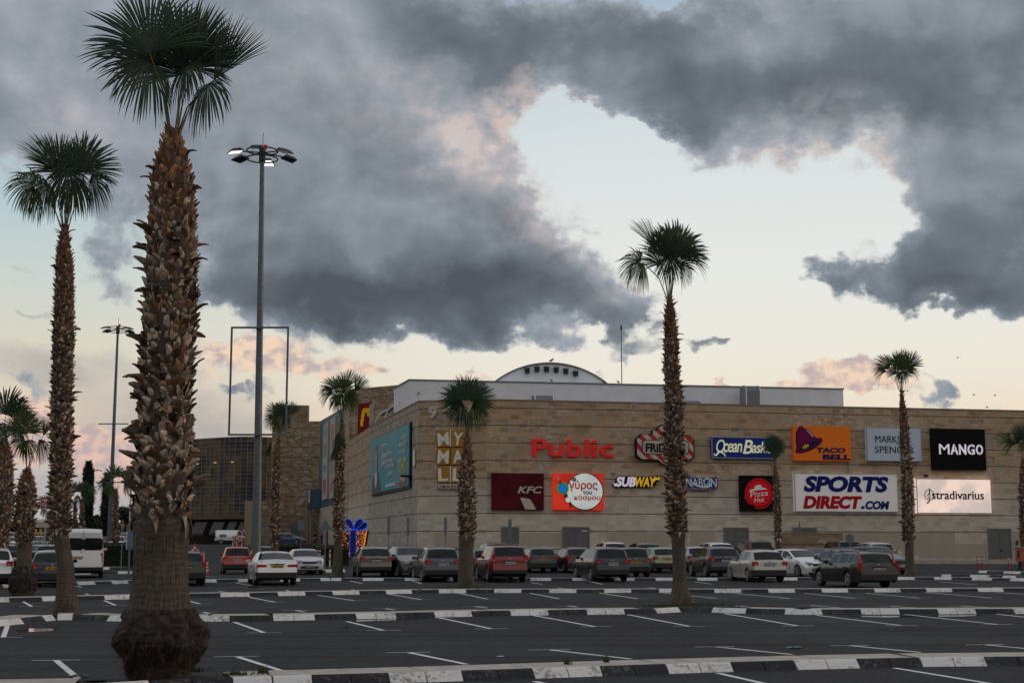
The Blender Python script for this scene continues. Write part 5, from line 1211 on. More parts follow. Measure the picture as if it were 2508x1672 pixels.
# L, W, H, wheelbase, front overhang, wheel radius, sill, belt rear, belt front, profile (x from the rear, z), rear glass (x0,x1), windscreen (x0,x1), pillars, roof half width ratio
TYPES = {
 'sedan': dict(L=4.7, W=1.83, H=1.43, wb=2.8, fo=.88, rw=.33, sill=.22, br=.98, bf=.90, prof=[(0,.88),(.04,1.02),(.55,1.06),(1.28,1.36),(1.75,1.42),(2.4,1.43),(2.75,1.38),(3.55,.98),(3.9,.95),(4.5,.76),(4.7,.62)], rg=(.60,1.28), ws=(2.82,3.52), pil=[(1.0,1.15),(1.95,2.03),(2.95,3.0)], cab=(1.0,3.3), rr=.70, tail='wide'),
 'hatch': dict(L=4.1, W=1.73, H=1.48, wb=2.52, fo=.82, rw=.31, sill=.2, br=.98, bf=.92, prof=[(0,.90),(.05,1.0),(.42,1.38),(.7,1.45),(1.5,1.48),(2.1,1.42),(2.95,1.02),(3.2,.98),(3.9,.74),(4.1,.6)], rg=(.07,.42), ws=(2.15,2.92), pil=[(.72,.84),(1.55,1.63),(2.5,2.55)], cab=(.60,2.75), rr=.74, tail='corner'),
 'crossover': dict(L=4.3, W=1.80, H=1.61, wb=2.63, fo=.85, rw=.35, sill=.28, br=1.10, bf=1.02, prof=[(0,.98),(.06,1.08),(.46,1.50),(.75,1.57),(1.6,1.61),(2.25,1.54),(3.0,1.14),(3.25,1.10),(4.1,.86),(4.3,.68)], rg=(.08,.44), ws=(2.3,2.97), pil=[(.74,.86),(1.62,1.70),(2.6,2.65)], cab=(.6,2.85), rr=.74, tail='corner', dark=1),
 'suv': dict(L=4.4, W=1.80, H=1.66, wb=2.63, fo=.86, rw=.36, sill=.30, br=1.12, bf=1.06, prof=[(0,1.04),(.03,1.14),(.20,1.60),(.35,1.65),(1.8,1.66),(2.45,1.62),(2.95,1.16),(3.2,1.12),(4.2,.98),(4.4,.72)], rg=(.045,.19), ws=(2.5,2.93), pil=[(.42,.50),(.98,1.06),(1.75,1.84),(2.58,2.63)], cab=(.36,2.8), rr=.80, tail='tall', rails=1, dark=1),
 'mpv': dict(L=4.45, W=1.76, H=1.60, wb=2.75, fo=.88, rw=.33, sill=.24, br=1.04, bf=.98, prof=[(0,.94),(.05,1.06),(.32,1.50),(.55,1.57),(1.7,1.60),(2.3,1.54),(3.25,1.10),(3.5,1.04),(4.25,.80),(4.45,.62)], rg=(.07,.32), ws=(2.35,3.2), pil=[(.50,.60),(1.15,1.23),(2.0,2.08),(2.8,2.85)], cab=(.44,3.05), rr=.74, tail='slant'),
 'wagon': dict(L=4.55, W=1.77, H=1.44, wb=2.64, fo=.92, rw=.335, sill=.22, br=.98, bf=.90, prof=[(0,.88),(.05,.98),(.34,1.36),(.55,1.42),(1.8,1.45),(2.35,1.40),(3.2,.98),(3.5,.94),(4.35,.76),(4.55,.6)], rg=(.08,.33), ws=(2.42,3.15), pil=[(.48,.56),(1.02,1.10),(1.86,1.94),(2.75,2.8)], cab=(.40,3.0), rr=.72, tail='high', rails=1),
 'micro': dict(L=2.75, W=1.66, H=1.55, wb=1.88, fo=.46, rw=.31, sill=.22, br=1.02, bf=.98, prof=[(0,.94),(.03,1.0),(.22,1.48),(.4,1.54),(1.0,1.55),(1.35,1.48),(2.0,1.06),(2.3,1.0),(2.65,.78),(2.75,.6)], rg=(.045,.21), ws=(1.42,1.97), pil=[(.55,.68),(1.6,1.65)], cab=(.50,1.85), rr=.78, tail='corner', dark=1),
 'van': dict(L=5.4, W=2.07, H=2.5, wb=3.4, fo=.9, rw=.35, sill=.30, br=1.45, bf=1.35, prof=[(0,2.36),(.05,2.44),(.4,2.5),(3.3,2.5),(3.9,2.42),(4.65,1.5),(4.8,1.42),(5.3,1.12),(5.4,.8)], rg=None, ws=(3.95,4.62), pil=[(3.6,3.7)], cab=(3.4,4.5), rr=.90, tail='vantall', dark=1),
 'smallvan': dict(L=4.8, W=1.90, H=1.95, wb=3.1, fo=.9, rw=.32, sill=.26, br=1.25, bf=1.15, prof=[(0,1.80),(.05,1.88),(.3,1.94),(2.9,1.95),(3.3,1.88),(4.05,1.25),(4.2,1.2),(4.7,.98),(4.8,.7)], rg=None, ws=(3.35,4.0), pil=[(3.6,3.66)], cab=(3.0,3.95), rr=.86, tail='vantall', dark=1),
}
_cache = {}
def interp(pr, x):
    if x <= pr[0][0]: return pr[0][1]
    for (a, b), (c, d) in zip(pr[:-1], pr[1:]):
        if x <= c: return b+(d-b)*(x-a)/(c-a)
    return pr[-1][1]
def car_meshes(ty):
    if ty in _cache: return _cache[ty]
    q = TYPES[ty]; L, W, H = q['L'], q['W'], q['H']; xf, xr = L-q['fo'], L-q['fo']-q['wb']; rw = q['rw']; Ra = rw+.055
    xs = {0., .012, .04, L, L-.03, L-.10}
    x = .08
    while x < L: xs.add(round(x, 3)); x += .09
    for p in q['prof']: xs.add(p[0])
    for a, b in q['pil']: xs |= {a, b}
    for k in ('rg', 'ws'):
        if q[k]: xs |= set(q[k])
    xs |= set(q['cab'])
    for xc in (xf, xr):
        for i in range(13): xs.add(round(xc+Ra*math.cos(math.pi*i/12), 3))
        xs |= {xc-Ra-.004, xc+Ra+.004}
    xs = sorted(v for v in xs if 0 <= v <= L); xs = [v for i, v in enumerate(xs) if i == 0 or v-xs[i-1] > .003]
    prof = q['prof']; sm = lambda v: (interp(prof, v-.05)+2*interp(prof, v)+interp(prof, v+.05))/4 if .3 < v < L-.1 else interp(prof, v)
    rows = []
    for x in xs:
        zt = sm(x); belt = q['br']+(q['bf']-q['br'])*min(1, max(0, (x-.3)/(L*.65)))
        zb = q['sill']
        if x < .35: zb = q['sill']+.10*(1-x/.35)
        if x > L-.45: zb = q['sill']-.02
        arch = False
        for xc in (xf, xr):
            if abs(x-xc) < Ra: zb = rw+math.sqrt(Ra*Ra-(x-xc)**2)-.02; arch = True
        e = 0.
        d = min(x, L-x); rad = .55 if x < L/2 else .8
        if d < rad: e = (1-d/rad)**2.2*(.11 if x < L/2 else .16)
        w = W/2*(1-e)
        zB = min(belt, zt-.06); z2 = zB-.17; z1 = min(.56, z2-.1)
        z1 = max(z1, zb+.02); z2 = max(z2, z1+.03); zB = max(zB, z2+.03)
        z4 = min(zB+.035, zt-.035); z4 = max(z4, zB+.004); z5 = max(z4+.004, zt-.085); z6 = max(z5+.004, zt-.02); zt = max(zt, z6+.004)
        rrw = q['rr']*W/2
        def hw(z): return w*.975-(w*.975-rrw*(1-e))*max(0, min(1, (z-zB)/(H-belt)))
        lv = [(w*.955, zb), (w*.992, z1), (w, z2), (w*.978, zB), (hw(z4)*.99, z4), (hw(z5)*.965, z5), (hw(z6)*.91, z6), (hw(z6)*.5, zt), (0, zt+.012)]
        rows.append((x, lv, z5-z4))
    mb_ = {}
    def g(k): return mb_.setdefault(k, MB())
    def push(x, z):                                              # bumpers stand out from the tail and nose
        if x < .3: return x-.07*(1-x/.3)*(1 if z < .62 else max(0, 1-(z-.62)/.12)) - (.03*(1-x/.3) if z < q['br']-.05 else 0)
        if x > L-.3: return x+.05*(1-(L-x)/.3)*(1 if z < .5 else max(0, 1-(z-.5)/.12))
        return x
    V = lambda x, lv, k, sg: (push(x, lv[k][1])-L/2, sg*lv[k][0], lv[k][1])
    for (xa, la, ha), (xb, lb, hb) in zip(rows[:-1], rows[1:]):
        xm = (xa+xb)/2
        for sg in (-1, 1):
            for k in range(8):
                key = 'body'
                if k == 0 and (xm < .32 or (q.get('dark') and True)): key = 'bumper'
                if k == 4 and q['cab'][0] < xm < q['cab'][1] and min(ha, hb) > .05 and not any(a < xm < b for a, b in q['pil']):
                    pane = sum(1 for a, b in q['pil'] if xm > b); key = ('side_window', sg, pane)
                if k >= 6 and q['rg'] and q['rg'][0] < xm < q['rg'][1]: key = 'rear_window'
                if k >= 6 and q['ws'][0] < xm < q['ws'][1]: key = 'windscreen'
                m_ = g(key); p = [V(xa, la, k, sg), V(xb, lb, k, sg), V(xb, lb, k+1, sg), V(xa, la, k+1, sg)]
                m_.poly(p if sg < 0 else p[::-1])
    for (x, lv, _), fl in ((rows[0], 0), (rows[-1], 1)):
        for k in range(6):
            p = [V(x, lv, k, -1), V(x, lv, k, 1), V(x, lv, k+1, 1), V(x, lv, k+1, -1)]
            g(('front_bumper' if fl and not q.get('dark') else 'bumper') if (k == 0) else 'body').poly(p if fl else p[::-1])
        top = [V(x, lv, 6, -1), V(x, lv, 6, 1), V(x, lv, 7, 1), V(x, lv, 8, 1), V(x, lv, 7, -1)]; g('body').poly(top if fl else top[::-1])
    ch = MB(); ch.box((0, 0, .44), (L-.5, W-.52, .42)); ch.box((0, 0, .30), (q['wb']-.85, W-.2, .16)); mb_['underbody'] = ch
    out = {}
    for k, m_ in mb_.items():
        me = m_.mesh(k if isinstance(k, str) else k[0], [{'body': PAINT['white'], 'bumper': M_TRIMP, 'front_bumper': M_TRIMP, 'underbody': M_TRIMP}.get(k, M_GLASS)])
        bm = bmesh.new(); bm.from_mesh(me); bmesh.ops.remove_doubles(bm, verts=bm.verts, dist=.0008); bmesh.ops.recalc_face_normals(bm, faces=bm.faces); bm.to_mesh(me); bm.free()
        if k in ('body', 'bumper') or not isinstance(k, str) or 'wind' in k: me.polygons.foreach_set('use_smooth', [True]*len(me.polygons)); me.set_sharp_from_angle(angle=R(32))
        out[k] = me
    # wheels
    ty_ = MB(); Mx = Matrix.Rotation(math.pi/2, 4, 'X')
    ty_.lathe([(rw*.66, -.09), (rw*.9, -.105), (rw*.98, -.085), (rw, -.05), (rw, .05), (rw*.98, .085), (rw*.9, .105), (rw*.66, .09)], 28, 0, Mx, cap=True)
    out['wheel'] = ty_.mesh('wheel', M_TYRE, True, 40)
    rm = MB(); n = 5
    rm.lathe([(rw*.70, 0), (rw*.70, .016), (rw*.62, .02), (rw*.60, .004)], 28, 0, Mx, cap=False)
    for i in range(n):
        a = i*2*math.pi/n; T_ = Mx @ Matrix.Rotation(a, 4, 'Z')
        for da in (-.20, .20):
            T2 = T_ @ Matrix.Rotation(da, 4, 'Z') @ Matrix.Translation((rw*.37, 0, .012)); rm.box((0, 0, 0), (rw*.52, rw*.10, .014), M=T2)
    rm.lathe([(rw*.16, 0), (rw*.16, .026), (rw*.05, .03)], 12, 0, Mx)
    out['rim'] = rm.mesh('rim', M_RIM); dk = MB(); dk.lathe([(rw*.62, 0), (rw*.62, .002)], 24, 0, Mx); out['hub'] = dk.mesh('brake_disc', M_TRIMP)
    out['_xr'], out['_xf'] = xr-L/2, xf-L/2; out['_rows'] = rows
    _cache[ty] = out; return out
def pmesh(key, fn):
    if key not in _cache: _cache[key] = fn()
    return _cache[key]
def car(name, label, ty, col, px, py, phi, plate='w', z=None, front=False, group='cars parked in the lot', cat='car', full=True, pos=None, extra=None):
    """px, py: photo point of the ground under the car's near end (centre); phi: heading, degrees clockwise from +Y"""
    q = TYPES[ty]; ms = car_meshes(ty); L, W = q['L'], q['W']
    if pos is None:
        pos = gp(px, py)
        h = Vector((math.sin(R(phi)), math.cos(R(phi)), 0)); pos = pos+(h if not front else -h)*(L/2-.15)
    zz = ground_z(pos.x, pos.y) if z is None else z
    root = thing(name, label, cat, (pos.x, pos.y, zz), math.pi/2-R(phi), group)
    for k, me in ms.items():
        if k in ('wheel', 'rim', 'hub') or (isinstance(k, str) and k[0] == '_'): continue
        nm = k if isinstance(k, str) else k[0]
        o = link(nm, me, root)
        if k == 'body' or (k == 'bumper' and not q.get('dark') and False): o.material_slots[0].link = 'OBJECT'; o.material_slots[0].material = PAINT[col]
    for x in (ms['_xr'], ms['_xf']):
        for sg in (-1, 1):
            w_ = link('wheel', ms['wheel'], root); w_.location = (x, sg*(W/2-.125), q['rw'])
            r_ = link('rim', ms['rim'], w_); r_.location = (0, sg*.096, 0); 
            if sg > 0: r_.rotation_euler.z = math.pi
            b_ = link('brake_disc', ms['hub'], w_); b_.location = (0, sg*.094, 0)
            if sg > 0: b_.rotation_euler.z = math.pi
    xr = -L/2; br = q['br']
    tail = q['tail']
    def lamp(key, boxes, m):
        def f():
            mb = MB(); bm = bmesh.new()
            for c, d in boxes: mb.box(c, d)
            me = mb.mesh('lamp', m); bm.from_mesh(me); bmesh.ops.bevel(bm, geom=bm.edges[:], offset=.018, segments=2, affect='EDGES'); bm.to_mesh(me); bm.free(); return me
        return pmesh(key, f)
    if full:
        wE = W/2*.89
        spec = {'wide': ((.13, .44, .15), br-.17, .22), 'corner': ((.20, .26, .19), br-.14, .115), 'tall': ((.16, .15, .36), br-.06, .075), 'slant': ((.20, .30, .16), br-.11, .14), 'high': ((.14, .13, .30), br-.12, .06), 'vantall': ((.12, .12, .46), 1.05 if ty == 'van' else .95, .06)}[tail]
        for sg in (-1, 1):
            d, zc, off = spec
            t_ = link('tail_light', lamp(('tl', tail), [((0, 0, 0), d)], M_RLAMP), root); t_.location = (xr+d[0]*.30-.02, sg*(wE-off+.045), zc)
            if tail == 'high':
                def hf():
                    mb = MB(); mb.tube([(0, 0, 0), (.08, 0, .16), (.24, 0, .44)], [.06, .055, .05], 6); return mb.mesh('tail_light', M_RLAMP)
                u_ = link('tail_light', pmesh('highlamp', hf), root); u_.location = (xr+.03, sg*(wE-.07), br-.02)
            if tail in ('corner', 'slant', 'tall', 'vantall'):
                rv_ = link('reverse_light', lamp(('rv', tail), [((0, 0, 0), (.03, d[1]*.45, d[2]*.28))], M_CLAMP), t_); rv_.location = (-d[0]*.5, -sg*d[1]*.1, -d[2]*.22)
        # plate
        def pf(kind):
            mb = MB(); mb.box((0, 0, 0), (.012, .52, .115), m=0)
            if kind == 'w': mb.box((-.004, .235, 0), (.012, .05, .113), m=1)
            for i in range(6): mb.box((-.004, .15-.065*i-(.03 if i > 2 else 0), 0), (.011, .038, .07), m=2)
            return mb.mesh('number_plate', [M_PLATEW if kind == 'w' else M_PLATEY, M_PLATEB, M_INK])
        zp = {'sedan': .80, 'van': .98, 'smallvan': .85}.get(ty, br-.24 if ty not in ('hatch',) else br-.22)
        if plate:
            p_ = link('number_plate', pmesh(('pl', plate), lambda: pf(plate)), root); p_.location = (xr-.055, 0 if ty != 'van' else .28, zp)
            if zp < .62: p_.location.x = xr-.12
        if front:
            p_ = link('number_plate', pmesh(('pl', 'w'), lambda: pf('w')), root); p_.location = (L/2+.07, 0, .48); p_.rotation_euler.z = math.pi
            zh = q['prof'][-1][1]+.06
            def hl():
                mb = MB(); mb.box((0, 0, 0), (.34, .34, .15)); me = mb.mesh('headlight', M_CLAMP); bm = bmesh.new(); bm.from_mesh(me)
                for v in bm.verts:
                    if v.co.x < 0: v.co.z += .06; v.co.y *= .55
                bmesh.ops.bevel(bm, geom=bm.edges[:], offset=.02, segments=2, affect='EDGES'); bm.to_mesh(me); bm.free(); return me
            for sg in (-1, 1):
                h_ = link('headlight', pmesh('headlight', hl), root); h_.location = (L/2-.20, sg*(W/2*.80-.15), zh+.02); h_.rotation_euler.z = sg*-.42*1
            def gr():
                mb = MB(); mb.box((0, 0, .0), (.05, .8, .10)); mb.box((.03, 0, -.27), (.05, 1.0, .13), m=0); mb.box((.02, 0, .03), (.055, .8, .02), m=1); mb.box((.028, 0, 0), (.05, .12, .10), m=1); return mb.mesh('grille', [M_TRIMP, M_CHROME])
            g_ = link('grille', pmesh('grille', gr), root); g_.location = (L/2+.01, 0, zh+.0)
        # rear fittings
        def rf():
            mb = MB(); mb.box((0, 0, 0), (.03, .62, .035)); return mb.mesh('tailgate_strip', M_CHROME if ty in ('mpv', 'hatch') else M_TRIMP)
        if ty not in ('micro',):
            s_ = link('tailgate_strip', pmesh(('ts', ty), rf), root); s_.location = (xr-.05, 0 if ty != 'van' else .28, zp+.095)
        if q['rg'] and ty != 'sedan':
            def wp():
                mb = MB(); mb.tube([(0, 0, 0), (.05, .18, .06), (.10, .42, .08)], .012, 4); return mb.mesh('rear_wiper', M_TRIMP)
            w_ = link('rear_wiper', pmesh('wiper', wp), root); w_.location = (xr+.02, -.1, br+.06)
        if not q['rg']:
            def rwn():
                mb = MB(); zc = (1.72, .62) if ty == 'van' else (1.45, .45)
                for sg in (-1, 1): mb.box((0, sg*W*.2325, zc[0]), (.02, W*.455, zc[1]))
                me = mb.mesh('rear_window', M_GLASS); bm = bmesh.new(); bm.from_mesh(me); bmesh.ops.bevel(bm, geom=[e for e in bm.edges if abs(e.verts[0].co.x-e.verts[1].co.x) > .01], offset=.07, segments=3, affect='EDGES'); bm.to_mesh(me); bm.free(); return me
            r_ = link('rear_window', pmesh(('rwn', ty), rwn), root); r_.location = (xr-.005, 0, 0)
            def seam():
                mb = MB(); mb.box((0, 0, (H_+.75)/2-.05), (.014, .016, H_-.75)); mb.box((-.004, -.16, 1.08), (.03, .16, .09)); mb.box((-.004, .10, 1.32), (.02, .10, .03)); mb.box((-.01, -.55, .98), (.012, .3, .02)); return mb.mesh('door_seam', M_TRIMP)
            H_ = q['H']
            link('door_seam', pmesh(('seam', ty), seam), root).location = (xr-.012, 0, 0)
        else:
            def em():
                mb = MB(); mb.lathe([(.045, 0), (.045, .012), (.03, .016)], 12, 0, Matrix.Rotation(-math.pi/2, 4, 'Y')); return mb.mesh('round_emblem', M_CHROME)
            link('round_emblem', pmesh('emblem', em), root).location = (xr-.03, 0, br-.07)
        def hd():
            mb = MB(); mb.box((0, 0, 0), (.17, .03, .03)); return mb.mesh('door_handle', M_TRIMP if ty not in ('sedan',) else M_CHROME)
        xs_d = [sum(p)/2+.16 for p in q['pil'][:-1][-2:]] if ty not in ('van', 'smallvan', 'micro') else [q['cab'][0]+.25]
        for sg in (-1, 1):
            for xx in xs_d:
                h_ = link('door_handle', pmesh(('hd', ty == 'sedan'), hd), root); h_.location = (xx-L/2, sg*(W/2+.002), q['br']-.15)
        # door gaps as thin recess-dark strips
        def gp_():
            mb = MB()
            for a, b in q['pil'][:-1][-2:]+[q['pil'][-1]]:
                for sg in (-1, 1): mb.box(((a+b)/2-L/2, sg*(W/2-.004), (.40+q['br'])/2-.08), (.012, .014, q['br']-.55))
            return mb.mesh('door_gap', M_TRIMP)
        link('door_gap', pmesh(('gap', ty), gp_), root)
    def mir():
        mb = MB(); mb.box((0, 0, 0), (.12, .20, .14)); me = mb.mesh('side_mirror', PAINT['white']); bm = bmesh.new(); bm.from_mesh(me); bmesh.ops.bevel(bm, geom=bm.edges[:], offset=.035, segments=2, affect='EDGES'); bm.to_mesh(me); bm.free(); return me
    for sg in (-1, 1):
        m_ = link('side_mirror', pmesh('mirror', mir), root); m_.location = (q['ws'][1]-.42-L/2, sg*(W/2+.06), q['bf']+.10); m_.material_slots[0].link = 'OBJECT'; m_.material_slots[0].material = PAINT[col] if col not in ('tan', 'red') else M_TRIMP
    if q.get('rails') or extra == 'rails':
        def rl():
            mb = MB(); a = q['cab'][0]+.2-L/2; b = q['ws'][0]-.2-L/2; z_ = q['H']+.045; mb.tube([(a, 0, z_-.05), (a+.08, 0, z_), (b-.08, 0, z_), (b, 0, z_-.06)], .017, 5); return mb.mesh('roof_rail', M_METAL)
        for sg in (-1, 1): link('roof_rail', pmesh(('rail', ty), rl), root).location = (0, sg*(q['rr']*W/2*.86), 0)
    if full and ty not in ('van', 'smallvan', 'suv'):
        def an():
            mb = MB(); mb.tube([(0, 0, 0), (-.12, 0, .22)], .006, 4); return mb.mesh('aerial', M_TRIMP)
        link('aerial', pmesh('aerial', an), root).location = (q['ws'][0]-1.2-L/2 if ty != 'sedan' else -.4, 0, q['H']-.01)
    return root
PH = -12
# --- front row, rears towards the camera
car('parked_car', 'white saloon with amber number plate parked tail first, right of the lamp mast foot', 'sedan', 'white', 677, 1433, -15, 'y')
car('parked_car', 'metallic tan crossover with a curved rear window, right of the palm by the gift ornament', 'crossover', 'tan', 920, 1413.5, PH)
car('parked_car', 'dark grey compact family car with chrome tailgate strip, left half clear of the corner palm', 'mpv', 'grey', 1083, 1425, PH)
car('parked_car', 'boxy red off roader with roof rails parked tail first', 'suv', 'red', 1247, 1425, PH)
car('parked_car', 'black people carrier with slanted red tail lights, in the middle of the row', 'mpv', 'navy', 1499, 1424, PH)
car('parked_car', 'silver hatchback with red corner lights, nearest silver car in the row', 'hatch', 'gold', 1884, 1425, -9)
vol = car('parked_car', 'black estate car with roof rack standing out in the aisle at the right', 'wagon', 'black', 2149, 1440, -13)
car('parked_car', 'dark green estate half hidden behind the largest palm trunk, amber plate', 'wagon', 'dgreen', 453, 1434, PH-4, 'y')
car('parked_car', 'dark navy hatchback with round clear tail lights between the two left palms', 'hatch', 'navy', 126, 1437, PH-6, 'y')
car('parked_car', 'white crossover with red corner lamp cut by the left edge of the frame', 'crossover', 'white', -26, 1438, PH-8)
car('white_van', 'tall white panel van with twin rear doors behind the slim palm', 'van', 'white', 201, 1415, -16, 'y', cat='van', group=None)
# --- second row
car('parked_car', 'dark grey car facing the camera beside the tan crossover', 'crossover', 'slate', 1020, 1414, 180+PH-4, 'w', front=True)
car('parked_car', 'dark teal hatchback with low amber plate, right of the red off roader', 'hatch', 'teal', 1330, 1404, PH, 'y')
car('parked_car', 'dark maroon hatchback behind the black people carrier', 'hatch', 'maroon', 1420, 1404, PH)
car('parked_car', 'dark grey hatchback with upright red lights peeping out right of the black people carrier', 'micro', 'slate', 1556, 1413, PH, 'y')
car('parked_car', 'pale green hatchback left of the tall slim palm', 'hatch', 'green', 1632, 1404, PH-3, 'y')
car('parked_car', 'pale blue hatchback right behind the tall slim palm', 'hatch', 'paleblue', 1716, 1402, PH)
car('parked_car', 'dark blue grey crossover partly hidden by the silver hatchback', 'crossover', 'slate', 1776, 1413.5, -9)
car('parked_car', 'white hatchback facing the camera with a black lower grille', 'hatch', 'white', 2004, 1413, 180-20, front=True)
car('parked_car', 'dark navy off roader facing the camera behind the right palm', 'crossover', 'navy', 2206, 1407, 180-22, front=True, extra='rails')
car('parked_car', 'silver saloon facing the camera right behind the white saloon', 'sedan', 'silver', 757, 1407, 180-16, front=True)
car('parked_car', 'tiny two tone orange and black city car left of the lamp mast', 'micro', 'orange', 580, 1405, -15)
# --- back row, only roofs showing
for lab, ty, col, px, top, Y in (('white crossover roof showing behind the black people carrier', 'crossover', 'white', 1489, 1326, 100),
  ('dark car roof behind the red off roader', 'crossover', 'slate', 1205, 1327, 96), ('dark blue grey hatchback between the corner palm and the red off roader', 'hatch', 'slate', 1176, 1343, 80),
  ('dark brown car roof behind the pale green hatchback', 'crossover', 'brown', 1570, 1333, 94), ('white car roof behind the blue grey crossover', 'crossover', 'white', 1742, 1330, 95),
  ('black car roof below the wide steel door, behind the silver hatchback', 'suv', 'black', 1838, 1330, 98), ('black low car behind the white hatchback', 'sedan', 'black', 1994, 1341, 88),
  ('tall black off roader with open frame behind the black estate car', 'suv', 'black', 2052, 1324, 100), ('small dark car just beyond the black estate car', 'hatch', 'brown', 2046, 1349, 76),
  ('silver crossover roof behind the navy off roader', 'crossover', 'silver', 2130, 1333, 96), ('dark hatchback right of the lamp mast, low behind the white saloon', 'hatch', 'slate', 640, 1323, 100), ('dark car just right of the tan crossover', 'sedan', 'black', 985, 1344, 79)):
    p = at(px, top, Y); L = TYPES[ty]['L']; H = TYPES[ty]['H']
    Yb = Y
    p = gp(px, top, H+ground_z(at(px, top, Y).x, Y)) if abs(top-1328) > 30 else at(px, 1340, Y)
    car('parked_car', lab, ty, col, 0, 0, PH+rnd.uniform(-3, 3), 'w', pos=Vector((p.x, Yb, 0)), group='cars showing only their roofs')
# --- far vehicles near the entrance
dvan = car('delivery_van', 'small white delivery van by the entrance pillar, blue oval on its side', 'smallvan', 'white', 0, 0, 82, pos=Vector((at(572, 1300, 197).x, 197, 0)), cat='van', group=None)
car('parked_car', 'light blue hatchback side on at the far entrance', 'hatch', 'blue', 0, 0, 84, pos=Vector((at(705, 1300, 196).x, 196, 0)), group='far cars by the entrance')
car('parked_car', 'silver crossover side on behind the light blue hatchback', 'crossover', 'silver', 0, 0, 84, pos=Vector((at(716, 1300, 203).x, 201.5, 0)), group='far cars by the entrance')
mb = MB(); yv = -TYPES['smallvan']['W']/2*1.003
mb.prism([(-1.35+.50*math.cos(a), 1.18+.20*math.sin(a)) for a in [i*math.pi/14 for i in range(28)]], yv-.012, yv+.03, 0)
for i in range(5): mb.box((-1.60+.125*i, yv-.016, 1.18), (.07, .012, .12 if i % 2 == 0 else .16), m=1)
mb.build('oval_badge', [mat('badge_navy', (.02, .035, .12), .5), M_PLATEW], dvan)
# --- roof rack on the estate
mb = MB()
for x in (-.15, .65): mb.tube([(x, -.62, 1.56), (x, .62, 1.56)], .022, 5, 0); 
for x in (-.15, .65):
    for y in (-.6, .6): mb.box((x, y, 1.50), (.06, .04, .10), m=0)
mb.tube([(-.45, .35, 1.60), (1.0, .35, 1.60)], .022, 5, 1); mb.tube([(-.75, -.05, 1.59), (.75, -.05, 1.59)], .02, 5, 0); mb.tube([(-1.0, -.4, 1.59), (.7, -.4, 1.59)], .022, 5, 0)
mb.build('roof_rack', [M_METAL, mat('blue_strap', (.02, .12, .30), .5)], vol)
# --- the crowded far lot on the left
k = 0
far_spec = []
rf_ = random.Random(99)
cols = ['white', 'white', 'silver', 'silver', 'black', 'navy', 'grey', 'paleblue', 'red', 'slate']
kinds = ['sedan', 'hatch', 'crossover', 'hatch', 'wagon']
plan = {106: [20, 62, 95, 128, 262, 300, 338, 372], 119: [30, 66, 98, 256, 290, 322, 352], 138: [10, 44, 76, 108, 262, 292, 320, 350], 160: [24, 52, 84, 112, 255, 282, 308, 334], 190: [40, 70, 260, 284, 310, 332]}
place = ['beside the stout palm', 'under the banner sign', 'just left of the white van', 'right of the white van', 'by the second lamp mast', 'near the yellow sign', 'behind the hedge', 'in the farthest rank']
for ri, (Y, lst) in enumerate(plan.items()):
    for i, px in enumerate(lst):
        col = cols[rf_.randrange(len(cols))]; ty = kinds[rf_.randrange(5)]; p = at(px, 1330, Y)
        rank = ('first', 'second', 'third', 'fourth', 'fifth')[ri]
        side = f'{["leftmost","second","third","fourth","fifth","sixth","seventh","eighth"][i]} from the left'
        car('parked_car', f'distant {col.replace("paleblue","pale blue")} {dict(sedan="saloon",hatch="hatchback",crossover="crossover",wagon="estate")[ty]} in the {rank} far rank, {side}', ty, col, 0, 0, (PH if rf_.random() < .5 else 180+PH)+rf_.uniform(-4, 4), 'w' if rf_.random() < .5 else 'y', pos=Vector((p.x, Y+rf_.uniform(-1, 1), 0)), group='cars in the far lot at left', full=False)

